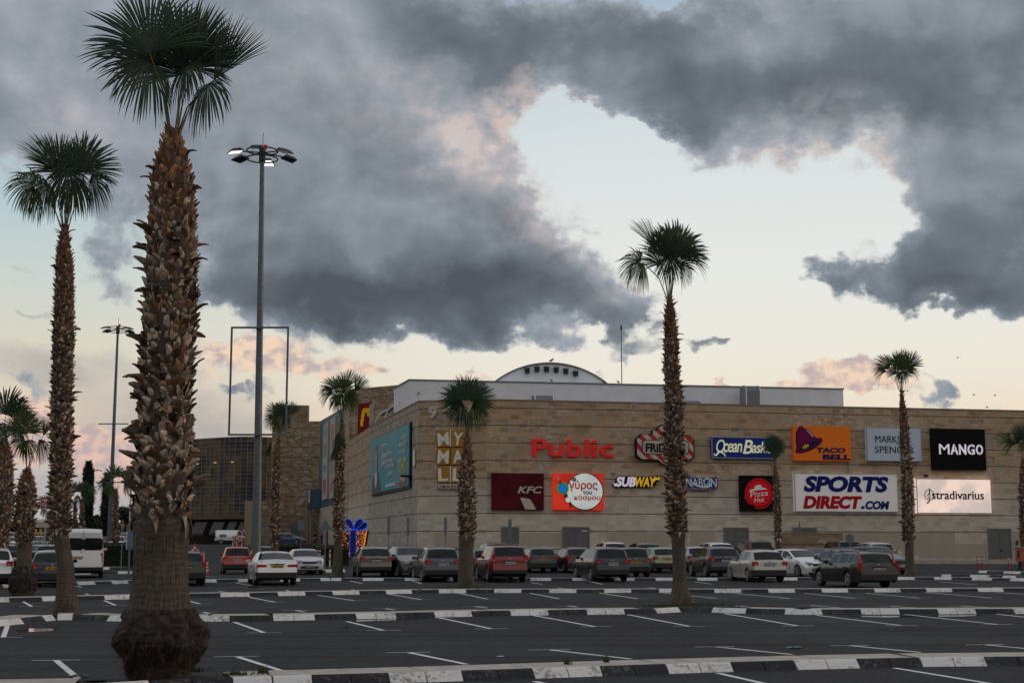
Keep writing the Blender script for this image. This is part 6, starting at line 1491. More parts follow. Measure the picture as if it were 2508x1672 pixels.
# ------------------------------------------------------------------ lamp masts
M_GALV = mat('galvanised_steel', (.15, .175, .20), .5, .4, col2=(.10, .12, .145), vscale=7.)
M_HEAD = mat('lamp_housing', (.03, .034, .038), .5, .3)
M_LIT = mat('lit_floodlight', (1, .96, .86), .4, emit=(1, .97, .9), estr=1.3)
M_UNLIT = mat('lamp_glass', (.05, .055, .06), .15)
M_REDL = mat('red_beacon', (.45, .01, .01), .3, emit=(.6, .01, .01), estr=.3)
def lamp_mast(label, px0, py0, px1, py1, Y, frame=None, lit=(1, 4), bars=(), n=6, hr=1.35, thick=.22, seed=0, z0=0.):
    b = at(px0, py0, Y); t_ = at(px1, py1, Y); zb = ground_z(b.x, Y) if z0 is None else z0; H = t_.z-zb; lean = t_.x-b.x
    root = thing('lamp_mast', label, 'lamp post', (b.x, Y, zb), 0, 'floodlight masts')
    mb = MB(); N = 12; mb.tube([(lean*i/N, 0, H*i/N) for i in range(N+1)], [thick*(1-.52*i/N) for i in range(N+1)], 14); mb.build('pole', M_GALV, root, smooth=True, angle=40)
    mb = MB(); mb.box((0, 0, .02), (thick*2.6, thick*2.6, .05)); mb.build('base_plate', M_GALV, root)
    mb = MB(); mb.box((0, -thick*.99, 1.2), (.16, .04, .5)); mb.build('service_door', M_GALV, root)
    top = Vector((lean, 0, H))
    mb = MB(); 
    for rr, zz in ((.75, .05), (.75, -.35)): mb.tube([(top.x+rr*math.cos(a), rr*math.sin(a), H+zz) for a in [i*2*math.pi/24 for i in range(25)]], .035, 6)
    for i in range(n): a = (i+.5)*2*math.pi/n; mb.tube([(top.x, 0, H-.05), (top.x+1.25*math.cos(a), 1.25*math.sin(a), H-.12)], .035, 6)
    mb.lathe([(.16, H-.5), (.16, H+.12)], 12, M=Matrix.Translation((top.x, 0, 0))); mb.build('head_ring', M_HEAD, root)
    for i in range(n):
        a = (i+.5)*2*math.pi/n+seed; c = Vector((top.x+hr*math.cos(a), hr*math.sin(a), H-.22))
        M_ = Matrix.Translation(c) @ Matrix.Rotation(a, 4, 'Z') @ Matrix.Rotation(R(12), 4, 'Y')
        mb = MB(); v = [(-.34,-.30,.02),(.34,-.36,.02),(.34,.36,.02),(-.34,.30,.02),(-.22,-.20,.19),(.20,-.22,.16),(.20,.22,.16),(-.22,.20,.19)]
        mb.add([M_ @ Vector(p) for p in v], [(0,3,2,1),(4,5,6,7),(0,1,5,4),(1,2,6,5),(2,3,7,6),(3,0,4,7)]); h_ = mb.build('floodlight', M_HEAD, root)
        mb = MB(); mb.add([M_ @ Vector(p) for p in ((-.30,-.26,.008),(.30,-.31,.008),(.30,.31,.008),(-.30,.26,.008))], [(0,3,2,1)])
        mb.build('lens', M_LIT if i in lit else M_UNLIT, h_)
    mb = MB(); mb.tube([(top.x+.02, 0, H), (top.x+.02, 0, H+.95)], .015, 4); mb.build('lightning_rod', M_HEAD, root)
    mb = MB(); mb.lathe([(.09, 0), (.10, .2), (.03, .24)], 10, M=Matrix.Translation((top.x+.16, -.1, H+.1))); mb.build('beacon', M_REDL, root)
    if frame:
        x0, y0, x1, y1 = frame; A, B_ = at(x0, y0, Y-.3), at(x1, y1, Y-.3); l, r_, zt, zz = A.x-b.x, B_.x-b.x, A.z-zb, B_.z-zb; mb = MB(); e = .085
        for c, d in ((((l+r_)/2, -.3, zt), (r_-l+e, e, e)), (((l+r_)/2, -.3, zz), (r_-l+e, e, e)), ((l, -.3, (zt+zz)/2), (e, e, zt-zz-e)), ((r_, -.3, (zt+zz)/2), (e, e, zt-zz-e))): mb.box(c, d)
        for zz_ in (zt, zz): mb.box((lean*zz_/H, -.12, zz_), (.34, .34, .05))
        mb.build('sign_frame', M_GALV, root)
    for (xa, xb, yy) in bars:
        A, B_ = at(xa, yy, Y), at(xb, yy, Y); mb = MB(); mb.box(((A.x+B_.x)/2-b.x, -.2, A.z-zb), (B_.x-A.x, .09, .09)); mb.build('cross_bar', M_GALV, root)
    return root
lamp_mast('tallest lamp mast with an empty rectangular sign frame and two lit floodlights', 627, 1423, 642.5, 372, 67, frame=(568,802,700,1064), lit=(1, 3), z0=.1)
lamp_mast('thinner lamp mast with two cross bars left of the largest palm', 266, 1350, 289, 803, 123, bars=((242,316,1038),(236,311,1181)), lit=(2,), n=4, seed=.2, z0=None, thick=.2)
lamp_mast('small distant lamp mast right of the tall cypress', 224, 1330, 230, 1150, 320, lit=(), n=4, thick=.25, hr=1.6, z0=None)

# ------------------------------------------------------------------ gift ornament
gY = 128.; gb = at(867, 1390, gY); gs = gY/FPX
gift = thing('gift_ornament', 'giant light string gift box with blue bow by the mall entrance', 'ornament', (gb.x, gY, ground_z(gb.x, gY)))
M_BLUEL = mat('blue_rope_light', (.02, .06, .5), .4, emit=(.01, .06, .8), estr=.7); M_BLUED = mat('blue_tinsel', (.008, .016, .09), .6, emit=(.004, .010, .10), estr=.08)
M_AMB = mat('amber_bulb', (.9, .4, .08), .4, emit=(1, .30, .04), estr=1.1); M_WIRE = mat('net_frame', (.025, .018, .014), .7)
gz = lambda py: at(867, py, gY).z-gift.location.z
W2 = 33*gs; top, bot = gz(1298), .1
for sgn in (-1, 1):
    mb = MB()
    xi, xo, xob = sgn*.28, sgn*W2, sgn*W2*.72
    # tapered wire panel: front and side
    q = [(xi, -.9, bot), (xob, -.9, bot), (xo, -1.0, top), (xi, -.9, top)]; mb.poly(q, 0)
    q2 = [(xob, -.9, bot), (xob, .9, bot), (xo, 1.0, top), (xo, -1.0, top)]; mb.poly(q2, 0)
    mb.build('net_panel', M_WIRE, gift)
    mb = MB()
    for i in range(330):
        u, v = rnd.random(), rnd.random(); z = bot+(top-bot)*v; xe = xob+(xo-xob)*v; x = xi+(xe-xi)*u
        if rnd.random() < .35: x = xe-sgn*abs(rnd.gauss(0, .06))
        if sgn < 0 and rnd.random() < .4: continue
        r_ = rnd.uniform(.012, .03); mb.lathe([(r_*.3, -r_), (r_, 0), (r_*.3, r_)], 5, M=Matrix.Translation((x, -1.03, z)))
    o = mb.build('light_string', M_AMB, gift); o['kind'] = 'stuff'
mb = MB(); mb.box((0, -.95, (top+bot)/2), (.5, .08, top-bot)); mb.build('ribbon', M_BLUED, gift)
mb = MB(); mb.tube([(-.27, -1.0, bot), (-.27, -1.0, top)], .024, 6); mb.tube([(.27, -1.0, bot), (.27, -1.0, top)], .035, 6); mb.tube([(.3, -1.02, top), (W2, -1.02, top)], .035, 6); mb.tube([(-.3, -1.02, top), (-W2, -1.02, top)], .035, 6); mb.build('ribbon_outline', M_BLUEL, gift)
for ang_, ln_, wd_, dp in ((-34, 1.10, .36, -.95), (40, 1.15, .38, -.95), (66, 1.25, .40, -.35)):
    a_ = R(ang_); loop = []
    for i in range(29):
        t = i/28*2*math.pi; r_ = ln_*math.sin(t/2)**.8*(.5-.5*math.cos(t)) if False else 0
        u = ln_*(1-math.cos(t))/2; v = wd_*math.sin(t)*(.35+.65*(1-math.cos(t))/2)
        loop.append((u*math.sin(a_)+v*math.cos(a_), dp, top+.05+u*math.cos(a_)-v*math.sin(a_)))
    mb = MB(); mb.tube(loop, .032, 6); mb.build('bow_loop', M_BLUEL, gift)
    mb = MB(); mb.poly([(x, dp+.05, z) for x, _, z in loop[:-1]]); mb.build('bow_fill', M_BLUED, gift)

# ------------------------------------------------------------------ road signs seen from behind, posts
M_SBACK = mat('sign_back_grey', (.17, .20, .235), .55, .3)
def road_sign(label, px, py_top, py_base, Y, shape, size, seen=1.):
    b = at(px, py_base, Y); zt = at(px, py_top, Y).z; zb = ground_z(b.x, Y); H = zt-zb
    root = thing('road_sign', label, 'road sign', (b.x, Y, zb), 0, 'road signs seen from behind')
    mb = MB(); mb.tube([(0, 0, 0), (0, 0, H)], .035, 8); mb.build('post', M_SBACK, root)
    s = size
    if shape == 'tri': p = [(-s*.5*seen, H-s*.95), (s*.5*seen, H-s*.95), (0, H-.08)]
    elif shape == 'round': p = [(s/2*math.cos(a)*seen, H-s*.55+s/2*math.sin(a)) for a in [i*math.pi/12 for i in range(24)]]
    elif shape == 'diamond': p = [(0, H-s*1.4), (s*.5*seen, H-s*.75), (0, H), (-s*.5*seen, H-s*.75)]
    else: p = [(-s*.5*seen, H-s*1.5), (s*.5*seen, H-s*1.5), (s*.5*seen, H), (-s*.5*seen, H)]
    mb = MB(); mb.prism(p, .04, .065); mb.build('plate', M_SBACK if shape != 'diamond' else mat('sign_amber', (.42, .22, .02), .5), root)
    if shape == 'tri':
        mb = MB(); mb.box((0, .035, H-s*.62), (s*.5*seen, .02, .04)); mb.build('bracket', M_SBACK, root)
    return root
road_sign('largest triangular road sign seen from behind, beside the entrance palm', 796, 1267, 1362, 92, 'tri', .85)
road_sign('small triangular road sign seen from behind, right of the lamp mast', 654, 1277, 1330, 118, 'tri', .62)
road_sign('rectangular sign seen from behind before the far brown block', 737, 1273, 1335, 116, 'rect', .55)
road_sign('tall edge on sign post before the billboard wall', 951, 1266, 1395, 99, 'rect', .8, .25)
road_sign('edge on sign post at the corner of the building', 998, 1268, 1395, 99, 'rect', .8, .22)
road_sign('edge on sign post left of the corner palm', 1090.5, 1266, 1395, 99, 'rect', .8, .24)
road_sign('edge on sign post before the narrow steel door', 1249, 1271, 1395, 98, 'rect', .8, .28)
road_sign('narrow triangular sign post before the low stone wall', 1961, 1274, 1390, 100, 'tri', 1.0, .45)
road_sign('round sign seen from behind, above the black estate car', 2084, 1305, 1395, 97, 'round', .62)
road_sign('thin white post with amber diamond sign right of the white van', 296, 1272, 1394, 94, 'diamond', .55, .45)
road_sign('small rectangular sign right of the amber diamond sign', 310, 1283, 1394, 112, 'rect', .3)
p_ = road_sign('plain pale post just left of the largest palm', 326, 1318, 1425, 66, 'rect', .1, .3)
# low stone wall by the facade
s0, z0_ = wall_sz(1862, 1313, C0, Cd); s1, _ = wall_sz(2024, 1313, C0, Cd)
lw = thing('low_stone_wall', 'low free standing sandstone wall hiding a steel door', 'wall', wall_pt(C0, Cd, (s0+s1)/2, .37, 3.2), anC)
mb = MB(); wl = (s1-s0)*.975
mb.wall((-wl/2, -.2), (wl/2, -.2), 0, 2.15); mb.wall((wl/2, -.2), (wl/2, .2), 0, 2.15); mb.wall((-wl/2, .2), (-wl/2, -.2), 0, 2.15); mb.wall((wl/2, .2), (-wl/2, .2), 0, 2.15); mb.poly([(-wl/2, -.2, 2.15), (wl/2, -.2, 2.15), (wl/2, .2, 2.15), (-wl/2, .2, 2.15)])
mb.build('stone_face', M_STONE_B, lw); mb = MB(); mb.box((0, 0, 2.18), (wl+.08, .48, .06)); mb.build('coping', M_COPING, lw)

# ------------------------------------------------------------------ bollards, delineators
M_BRED = mat('bollard_red', (.40, .02, .018), .5); M_BWH = mat('bollard_white', (.55, .56, .57), .5)
def bollard(label, px, Y, h, stripes, group, py=1390, r=.06, body=None):
    b = at(px, py, Y); root = thing('bollard', label, 'bollard', (b.x, Y, ground_z(b.x, Y)+.0), 0, group)
    mb = MB(); mb.lathe([(r, 0), (r, h-.04), (r*.7, h)], 12); mb.build('post', body or M_BRED, root)
    for z in stripes: mb = MB(); mb.lathe([(r+.006, z*h), (r+.006, (z+.12)*h)], 12); mb.build('band', M_BWH if body is None else M_BRED, root)
    return root
for nm, px in (('left of the close pair by the steel door', 2393.7), ('right of the close pair by the steel door', 2407.2), ('standing alone right of the steel door', 2470.5)):
    bollard('red bollard with white bands, '+nm, px, 91, .80, (.5, .75), 'red bollards with white bands', r=.055)
for i, px in enumerate((768, 776.3, 782.6, 807.5)):
    bollard(f'white bollard with red bands near the triangular sign, {("leftmost","second","third","rightmost")[i]} of four', px, 96, 1.15, (.42, .80), 'white bollards with red bands', r=.055, body=M_BWH)
for i, (px, h) in enumerate(((569, 1.3), (574, 1.25), (579, 1.5), (585, 1.5), (591, 1.2), (594.5, 2.2))):
    bollard(f'slim barrier post before the delivery van, {("leftmost","second","third","fourth","fifth","tallest rightmost")[i]}', px, 150, h, (.45, .75), 'slim barrier posts by the entrance', r=.09, body=M_BWH if i % 2 == 0 else None)
ii = 0
for px, py in ((470,1336),(474,1343),(477,1350),(483,1341),(487,1352),(481,1358),(491,1366),(494,1374),(500,1368),(503,1382),(506,1376),(475,1330)):
    Y = 74+ (1400-py)*.35; b = at(px, 1400, Y); z_ = at(px, py, Y).z
    mb = MB(); root = thing('traffic_cone', f'red and white striped cone in the cluster beside the green estate, {("first","second","third","fourth","fifth","sixth","seventh","eighth","ninth","tenth","eleventh","twelfth")[ii]} from the left', 'traffic cone', (b.x, Y, 0), 0, 'red and white traffic cones'); ii += 1
    hh = max(.75, z_); mb.lathe([(.16, .03), (.05, hh-.02), (.03, hh)], 12); mb.box((0, 0, .015), (.42, .42, .03)); mb.build('cone', M_BRED, root)
    for f0 in (.25, .5, .75): mb = MB(); r0 = .16-.11*f0+.006; mb.lathe([(r0, .03+hh*f0), (r0-.012, .03+hh*(f0+.11))], 12); mb.build('band', M_BWH, root)
# orange machine box at the right edge
ob = at(2500, 1350, 90); r_ = thing('orange_box', 'orange wheeled box cut by the right edge of the frame', 'box', (ob.x+.35, 90, 0))
mb = MB(); mb.box((0, 0, 1.05), (1.1, .8, .85)); mb.build('box', mat('orange_paint', (.40, .13, .06), .5), r_)
mb = MB(); mb.box((0, 0, 1.5), (1.2, .9, .06)); mb.build('lid', mat('pale_lid', (.40, .30, .25), .5), r_)
mb = MB()
for x in (-.45, .45): mb.box((x, 0, .32), (.06, .5, .64))
mb.build('stand', M_TRIMP, r_); mb = MB(); mb.box((-.57, -.2, 1.1), (.03, .3, .4)); mb.build('hatch', M_TRIMP, r_)
bp = at(2495, 1400, 87); r_ = thing('slim_post', 'thin dark post standing on the right island edge', 'post', (bp.x, 80, 0)); mb = MB(); mb.tube([(0, 0, 0), (0, 0, 1.6)], .03, 6); mb.build('shaft', M_TRIM, r_); mb = MB(); mb.box((0, 0, .01), (.2, .2, .02)); mb.build('foot', M_TRIM, r_)

# ------------------------------------------------------------------ foliage
def foliage_mat(name, c, c2):
    m = mat(name, c, .7, col2=c2, vscale=1.3); return m
M_HEDGE = foliage_mat('hedge_leaf', (.016, .028, .012), (.034, .046, .016)); M_CYP = foliage_mat('cypress_leaf', (.014, .026, .017), (.024, .038, .020)); M_TREE = foliage_mat('tree_leaf', (.024, .036, .014), (.046, .056, .020))
M_WOOD = mat('tree_wood', (.06, .045, .03), .9)
def leaves(mb, inside, n, s, rg):
    k = 0
    while k < n:
        p = inside(rg)
        if p is None: continue
        k += 1; a, b = rg.uniform(0, 6.28), rg.gauss(0, .7); u = Vector((math.cos(a), math.sin(a)*.6, math.sin(b)))*s*rg.uniform(.5, 1.3); v = Vector((-math.sin(a)*.6, math.cos(a), math.cos(b)*.8)).normalized()*s*rg.uniform(.3, .7)
        mb.poly([p-u, p+v*.6, p+u, p-v*.6])
def hedge(label, a, b, h, w_, n, seed=1):
    rg = random.Random(seed); a, b = Vector(a), Vector(b); d = b-a; L = d.length; d.normalize(); nn = Vector((-d.y, d.x, 0)); c = (a+b)/2
    root = thing('hedge', label, 'hedge', (c.x, c.y, 0), 0, 'clipped hedges')
    mb = MB()
    def ins(r):
        t = r.uniform(-L/2, L/2); q = r.choice((0, 1, 1)); hh = h*(1+.10*mnoise.noise(Vector((t*.6, seed, 0)))); 
        return d*t+(nn*(-w_/2+abs(r.gauss(0, .06)))+Vector((0, 0, r.uniform(.05, hh))) if q else nn*r.uniform(-w_/2, w_/2)+Vector((0, 0, hh-abs(r.gauss(0, .06)))))+Vector((0, 0, ground_z((c+d*t).x, (c+d*t).y)))
    leaves(mb, ins, n, .075, rg); mb.build('foliage', M_HEDGE, root)
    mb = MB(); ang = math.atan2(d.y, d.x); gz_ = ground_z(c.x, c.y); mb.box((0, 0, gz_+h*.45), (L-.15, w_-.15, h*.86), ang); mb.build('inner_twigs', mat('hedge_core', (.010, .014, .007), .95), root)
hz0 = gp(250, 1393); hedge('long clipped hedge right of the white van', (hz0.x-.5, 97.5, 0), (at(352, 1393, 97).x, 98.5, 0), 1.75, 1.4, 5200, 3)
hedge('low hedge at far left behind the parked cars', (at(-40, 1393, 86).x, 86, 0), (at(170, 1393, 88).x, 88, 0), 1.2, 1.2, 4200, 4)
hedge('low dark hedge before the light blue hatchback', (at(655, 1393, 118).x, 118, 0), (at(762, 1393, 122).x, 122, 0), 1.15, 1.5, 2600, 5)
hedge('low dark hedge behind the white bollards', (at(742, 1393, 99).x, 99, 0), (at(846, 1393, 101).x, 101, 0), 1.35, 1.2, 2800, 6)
def cypress(label, px, py_top, hw, Y, seed):
    rg = random.Random(seed); b = at(px, 1335, Y); zb = ground_z(b.x, Y); H = at(px, py_top, Y).z-zb; r0 = hw*Y/FPX
    root = thing('cypress_tree', label, 'cypress', (b.x, Y, zb), 0, 'dark cypresses'); mb = MB()
    def ins(r):
        t = r.random()**.9; rr = r0*(1-abs(t-.35)**1.6*1.05)*(1.0 if t < .9 else max(.2, (1-t)/.1))*(1+.18*mnoise.noise(Vector((t*14, seed, 0)))); a = r.uniform(0, 6.28); q = math.sqrt(r.uniform(.3, 1))
        return Vector((rr*q*math.cos(a), rr*q*math.sin(a), .6+t*(H-.6)))
    leaves(mb, ins, 3600, .30*Y/110, rg); mb.build('crown', M_CYP, root); mb = MB(); mb.tube([(0, 0, 0), (0, 0, H*.9)], [.3, .08], 8); mb.build('trunk', M_WOOD, root)
cypress('tall narrow dark cypress right of the slim palm', 209, 1132, 11, 165, 1)
cypress('dark cypress leaning behind the second lamp mast', 258, 1160, 11, 150, 2)
def tree(label, px, py_top, hw, Y, seed, n=2600):
    rg = random.Random(seed); b = at(px, 1335, Y); zb = ground_z(b.x, Y); H = at(px, py_top, Y).z-zb; r0 = hw*Y/FPX
    root = thing('bushy_tree', label, 'tree', (b.x, Y, zb), 0, 'bushy trees on the left skyline'); mb = MB()
    cl = [(Vector((rg.gauss(0, .45)*r0, rg.gauss(0, .4)*r0, H*(.42+.42*rg.random()))), r0*rg.uniform(.28, .5)) for _ in range(11)]
    def ins(r):
        c, rr = cl[r.randrange(len(cl))]; v = Vector((r.gauss(0, 1), r.gauss(0, 1), r.gauss(0, .8))).normalized()*rr*r.uniform(.5, 1.05); p = c+v
        return p if p.z > .5 and p.z < H else None
    leaves(mb, ins, n, .32*Y/130, rg); mb.build('crown', M_TREE, root); mb = MB(); mb.tube([(0, 0, 0), (0, 0, H*.6)], [.28, .12], 8)
    for c, _ in cl[:6]: mb.tube([(0, 0, H*.35), tuple(c)], [.1, .03], 5)
    mb.build('trunk', M_WOOD, root)
for i, (px, pt, hw, Y, lab) in enumerate(((240,1258,26,230,'dark bushy tree just right of the distant lamp mast'),(318,1226,34,190,'dark bushy tree against the left edge of the largest palm'),(150,1268,30,240,'bushy tree behind the slim palm'),(95,1280,30,220,'bushy tree behind the stout palm'),(30,1276,36,210,'bushy tree at the far left skyline'),(275,1270,22,250,'low bushy tree behind the second mast'),(-30,1262,36,200,'bushy tree at the left frame edge'),(195,1290,26,260,'low bushy tree under the tall cypress'))):
    tree(lab, px, pt, hw, Y, 60+i)
# low far wood closing the horizon on the left, and beyond the mall
mb = MB(); rg = random.Random(5)
def ins(r):
    x = r.uniform(-260, 10); h = 3.5+3.2*abs(mnoise.noise(Vector((x*.06, 2, 0))))+1.6*mnoise.noise(Vector((x*.25, 5, 0))); return Vector((x, 330+r.uniform(-6, 6), ground_z(x, 330)+r.random()**.7*h))
leaves(mb, ins, 9000, 1.0, rg)
o = mb.build('far_trees', M_TREE); tag(o, kind='stuff')
# ------------------------------------------------------------------ far left stand, sign boards
def board(label, px0, py0, px1, py1, Y, texts, post=True):
    A, B_ = at(px0, py0, Y), at(px1, py1, Y); cx = (A.x+B_.x)/2; zb = ground_z(cx, Y); root = thing('sign_board', label, 'sign', (cx, Y, zb), 0, 'red and white sign boards')
    w_, h_ = B_.x-A.x, A.z-B_.z; zc = (A.z+B_.z)/2-zb; mb = MB(); mb.box((0, 0, zc), (w_, .15, h_)); mb.build('panel', M_BWH, root)
    mb = MB(); mb.box((0, -.09, zc+h_*.42), (w_*.92, .03, h_*.13))
    mb.build('red_band', M_BRED, root)
    if post: mb = MB(); mb.tube([(0, .1, 0), (0, .1, zc-h_*.4)], .07, 8); mb.build('post', M_BWH, root)
    n = len(texts)
    for i, ch in enumerate(texts): letters(root, ch, (-w_/2+w_*(i+.14)/n, zc-h_*.40, -w_/2+w_*(i+.86)/n, zc+h_*.25), M_BRED, -.09, bold=.05, name='letter')
board('low red and white letter board on a post left of the slim palm', 100, 1217, 126, 1247, 118, 'DL')
board('red and white vertical letter board half behind the largest palm', 310, 1140, 332, 1192, 120, 'E')
um = at(107, 1290, 116); r_ = thing('parasol', 'pale cream parasol above the far cars', 'parasol', (um.x, 116, ground_z(um.x, 116)))
zc = at(107, 1275, 116).z-r_.location.z; mb = MB(); mb.lathe([(1.35, zc-.55), (1.30, zc-.1), (.9, zc+.06), (.05, zc+.16)], 12, cap=False); mb.build('canopy', mat('cream_canvas', (.40, .36, .31), .8), r_); mb = MB(); mb.tube([(0, 0, 0), (0, 0, zc+.1)], .04, 6); mb.build('pole', M_BWH, r_)
for i, px in enumerate((87, 99.5)):
    b = at(px, 1302, 114); r_ = thing('yellow_sign', f'yellow sign panel under the parasol, {("left","right")[i]} one', 'sign', (b.x, 114, ground_z(b.x, 114)), 0, 'yellow sign panels'); zc = b.z-r_.location.z; mb = MB(); mb.box((0, 0, zc), (.2, .06, .48)); mb.build('panel', mat('sign_yellow', (.55, .36, .02), .5), r_); mb = MB(); mb.tube([(0, .05, 0), (0, .05, zc)], .03, 6); mb.build('post', M_TRIM, r_)
bb = at(320, 1325, 80); r_ = thing('blue_panel', 'blue grey upright panel against the left side of the largest palm', 'panel', (bb.x, 80, 0)); mb = MB(); zt = at(320, 1300, 80).z; mb.box((0, 0, zt-.5), (.42, .12, 1.)); mb.box((-.05, .0, (zt-1)/2), (.08, .08, zt-1)); mb.build('panel', mat('panel_blue_grey', (.10, .17, .23), .5), r_); mb = MB(); mb.box((-.2, -.07, zt-.5), (.05, .02, 1.)); mb.build('edge', M_BWH, r_)
# ------------------------------------------------------------------ two people walking by the entrance
def person(label, px, Y, H, top, leg, hair, face, stride):
    b = at(px, 1340, Y); root_loc = (b.x, Y, ground_z(b.x, Y)); k = H/1.75
    root = thing('person', label, 'person', root_loc, R(face), 'people by the entrance')
    def skin(name, V, E, rad, m, sub=2):
        me = bpy.data.meshes.new(name); me.from_pydata([(x*k, y*k, z*k) for x, y, z in V], E, []); o = bpy.data.objects.new(name, me); C.objects.link(o)
        md = o.modifiers.new('skin', 'SKIN'); me.skin_vertices[0].data[0].use_root = True
        for i, r_ in enumerate(rad): me.skin_vertices[0].data[i].radius = (r_[0]*k, r_[1]*k)
        o.modifiers.new('sub', 'SUBSURF').levels = sub; o.modifiers['sub'].render_levels = sub
        dg = bpy.context.evaluated_depsgraph_get(); dg.update(); m2 = bpy.data.meshes.new_from_object(o.evaluated_get(dg)); bpy.data.objects.remove(o)
        m2.materials.clear(); m2.materials.append(m); m2.polygons.foreach_set('use_smooth', [True]*len(m2.polygons)); m2.polygons.foreach_set('material_index', [0]*len(m2.polygons)); o = link(name, m2, root); return o
    s = stride
    V = [(0,0,.95),(0,0,1.12),(0,0,1.36),(0,.01,1.47),(0,.03,1.55),(0,.03,1.66),(0,.02,1.75),
         (.10,0,.90),(.11,s*.9,.50),(.11,s*.9-.12,.08),(.11,s*.9+.06,.04),(-.10,0,.90),(-.11,-s*.5,.50),(-.11,-s*1.3,.10),(-.11,-s*1.3+.16,.04),
         (.19,0,1.40),(.24,-s*.5,1.14),(.23,-s*.5+.10,.92),(.23,-s*.5+.13,.83),(-.19,0,1.40),(-.24,s*.5,1.14),(-.23,s*.5+.12,.92),(-.23,s*.5+.16,.83)]
    E = [(0,1),(1,2),(2,3),(3,4),(4,5),(5,6),(0,7),(7,8),(8,9),(9,10),(0,11),(11,12),(12,13),(13,14),(2,15),(15,16),(16,17),(17,18),(2,19),(19,20),(20,21),(21,22)]
    rad = [(.15,.10),(.14,.10),(.17,.11),(.06,.06),(.07,.08),(.085,.10),(.05,.06),(.09,.09),(.06,.06),(.042,.045),(.04,.03),(.09,.09),(.06,.06),(.042,.045),(.04,.03),(.06,.06),(.045,.045),(.035,.035),(.03,.04),(.06,.06),(.045,.045),(.035,.035),(.03,.04)]
    skin('body', V, E, rad, mat('skin_tone', (.32, .19, .13), .6))
    rp = lambda f: [(a*f, b_*f) for a, b_ in rad]
    skin('jacket', V[0:3]+V[15:18]+V[19:22], [(0,1),(1,2),(2,3),(3,4),(4,5),(2,6),(6,7),(7,8)], [(.17,.12),(.165,.12),(.19,.13),(.075,.075),(.06,.06),(.05,.05),(.075,.075),(.06,.06),(.05,.05)], mat('jacket_cloth', top, .85))
    skin('trousers', [V[0]]+V[7:10]+V[11:14], [(0,1),(1,2),(2,3),(0,4),(4,5),(5,6)], [(.165,.115),(.10,.10),(.075,.075),(.06,.06),(.10,.10),(.075,.075),(.06,.06)], mat('trouser_cloth', leg, .85))
    skin('hair', [(0,-.01,1.60),(0,-.02,1.70),(0,.0,1.77)], [(0,1),(1,2)], [(.08,.08),(.10,.11),(.06,.07)], mat('hair_dark', hair, .7))
person('person in a dark jacket with a yellow bag, walking before the coloured panels', 771, 186, 1.72, (.018,.018,.022), (.02,.02,.03), (.015,.010,.008), 70, .16)
person('person in a dark red coat walking behind the first one', 788, 187, 1.62, (.075,.022,.018), (.02,.02,.024), (.02,.012,.008), 80, .14)
b = at(768, 1330, 185.7); r_ = thing('shoulder_bag', 'small yellow bag carried by the person in the dark jacket', 'bag', (b.x+.15, 185.6, ground_z(b.x, 185)+.72)); mb = MB(); mb.lathe([(.06, 0), (.14, .04), (.14, .2), (.09, .26)], 12, M=Matrix.Scale(.6, 4, (0, 1, 0))); mb.build('pouch', mat('bag_yellow', (.40, .28, .03), .6), r_); mb = MB(); mb.tube([(-.1, 0, .24), (-.05, 0, .55), (.05, 0, .55), (.1, 0, .24)], .012, 4); mb.build('strap', M_TRIMP, r_)
# ------------------------------------------------------------------ birds
M_BIRD = mat('bird_grey', (.03, .032, .036), .8, col2=(.07, .07, .075), vscale=30.)
def bird(label, p, s, rz, fly=False):
    root = thing('bird', label, 'bird', p, rz, 'birds on the roof' if not fly else 'birds in flight')
    V = [(0,0,.0),(.07,0,.06),(.13,0,.12),(.17,0,.16),(-.10,0,-.03),(-.22,0,-.07)]; me = bpy.data.meshes.new('body'); me.from_pydata([(x*s, y*s, (z+.13)*s) for x, y, z in V], [(0,1),(1,2),(2,3),(0,4),(4,5)], []); o = bpy.data.objects.new('body', me); C.objects.link(o)
    o.modifiers.new('skin', 'SKIN'); me.skin_vertices[0].data[0].use_root = True
    for i, r_ in enumerate((.075,.065,.045,.03,.055,.02)): me.skin_vertices[0].data[i].radius = (r_*s, r_*s)
    o.modifiers.new('sub', 'SUBSURF').render_levels = 1
    dg = bpy.context.evaluated_depsgraph_get(); dg.update(); m2 = bpy.data.meshes.new_from_object(o.evaluated_get(dg)); bpy.data.objects.remove(o); m2.materials.clear(); m2.materials.append(M_BIRD); link('body', m2, root)
    mb = MB(); mb.tube([(.17*s, 0, .29*s), (.23*s, 0, .285*s)], [.015*s, .003*s], 5); mb.build('beak', M_DARK, root)
    if fly:
        for sg in (-1, 1): mb = MB(); mb.add([(.08*s, sg*.05*s, .16*s), (-.06*s, sg*.05*s, .16*s), (-.02*s, sg*.32*s, .26*s), (-.08*s, sg*.62*s, .20*s), (.06*s, sg*.34*s, .27*s)], [(0,1,2,4),(2,3,4)]); mb.build('wing', M_BIRD, root)
    else:
        for sg in (-1, 1): mb = MB(); mb.tube([(0, sg*.03*s, .1*s), (.01*s, sg*.03*s, 0)], .008*s, 4); mb.build('leg', M_DARK, root)
ap = arcpt(0); bird('bird perched on the crown of the barrel vault', Vector(arcpt(0, -.05, .1)), 1.5, .6)
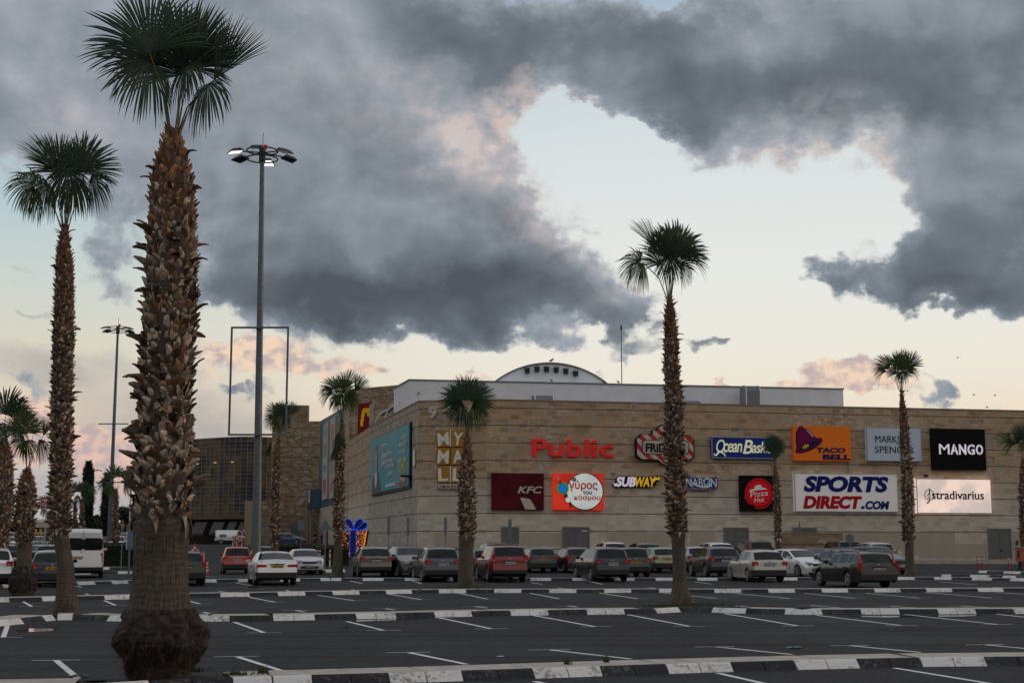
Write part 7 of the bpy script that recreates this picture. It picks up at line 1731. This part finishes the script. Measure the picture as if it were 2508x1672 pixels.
for px, lab in ((1337, 'bird on the white roof edge below the vault vents, left one'), (1464, 'bird on the white roof edge under the right side of the vault'), (1499, 'bird at the right foot of the barrel vault')):
    f = (px-1003)/1062; q = W0+(W1-W0)*f; bird(lab, (q.x, q.y+.0, WZ+.1), 1.1, rnd.uniform(0, 3))
for i, (px, py, s_) in enumerate(((2223,960,.8),(2320,986,.9),(2346,878,.8),(2385,969,.8),(2437,970,.8),(2418,1000,1.))):
    bird(f'tiny dark bird flying over the right end of the roof, {("lowest left","left of the pair","highest","middle","right of the pair","lowest right")[i]}', at(px, py, 170), s_, rnd.uniform(0, 6), True)
# ------------------------------------------------------------------ litter on the tarmac
def litter(label, px, py, c, c2, s):
    p = gp(px, py); r_ = thing('litter', label, 'litter', (p.x, p.y, .006)); rg = random.Random(px); mb = MB()
    g = [[mb.vert((s*(i/5-.5)*2, s*(j/4-.5)*1.2, s*.28*(rg.random()+.15)*(1-abs(i/5-.5)))) for i in range(6)] for j in range(5)]
    for j in range(4):
        for i in range(5): mb.face((g[j][i], g[j][i+1], g[j+1][i+1], g[j+1][i]), 0 if i < 4 else 1)
    mb.build('crumpled_sheet', [mat('litter_a', c, .6), mat('litter_b', c2, .6)], r_)
litter('crumpled teal and yellow wrapper on the tarmac at right', 1945, 1587, (.02, .20, .20), (.50, .30, .02), .14)
litter('small white scrap of paper in the middle aisle', 1226, 1608, (.5, .52, .52), (.5, .5, .5), .06)
litter('dark leaf lying near the middle kerb', 847, 1536.5, (.02, .016, .012), (.03, .02, .015), .12)
litter('dark curled leaf on the near kerb left of the largest palm', 195, 1657, (.02, .016, .012), (.03, .02, .015), .13)

# ------------------------------------------------------------------ tidy: origins of free meshes at their base
for o in list(SC.objects):
    if o.type == 'MESH' and o.parent is None and o.get('kind') != 'structure' and tuple(o.location) == (0, 0, 0):
        vs = o.data.vertices
        lo = [min(v.co[i] for v in vs) for i in range(3)]; hi = [max(v.co[i] for v in vs) for i in range(3)]
        c = Vector(((lo[0]+hi[0])/2, (lo[1]+hi[1])/2, lo[2])); o.data.transform(Matrix.Translation(-c)); o.location = c
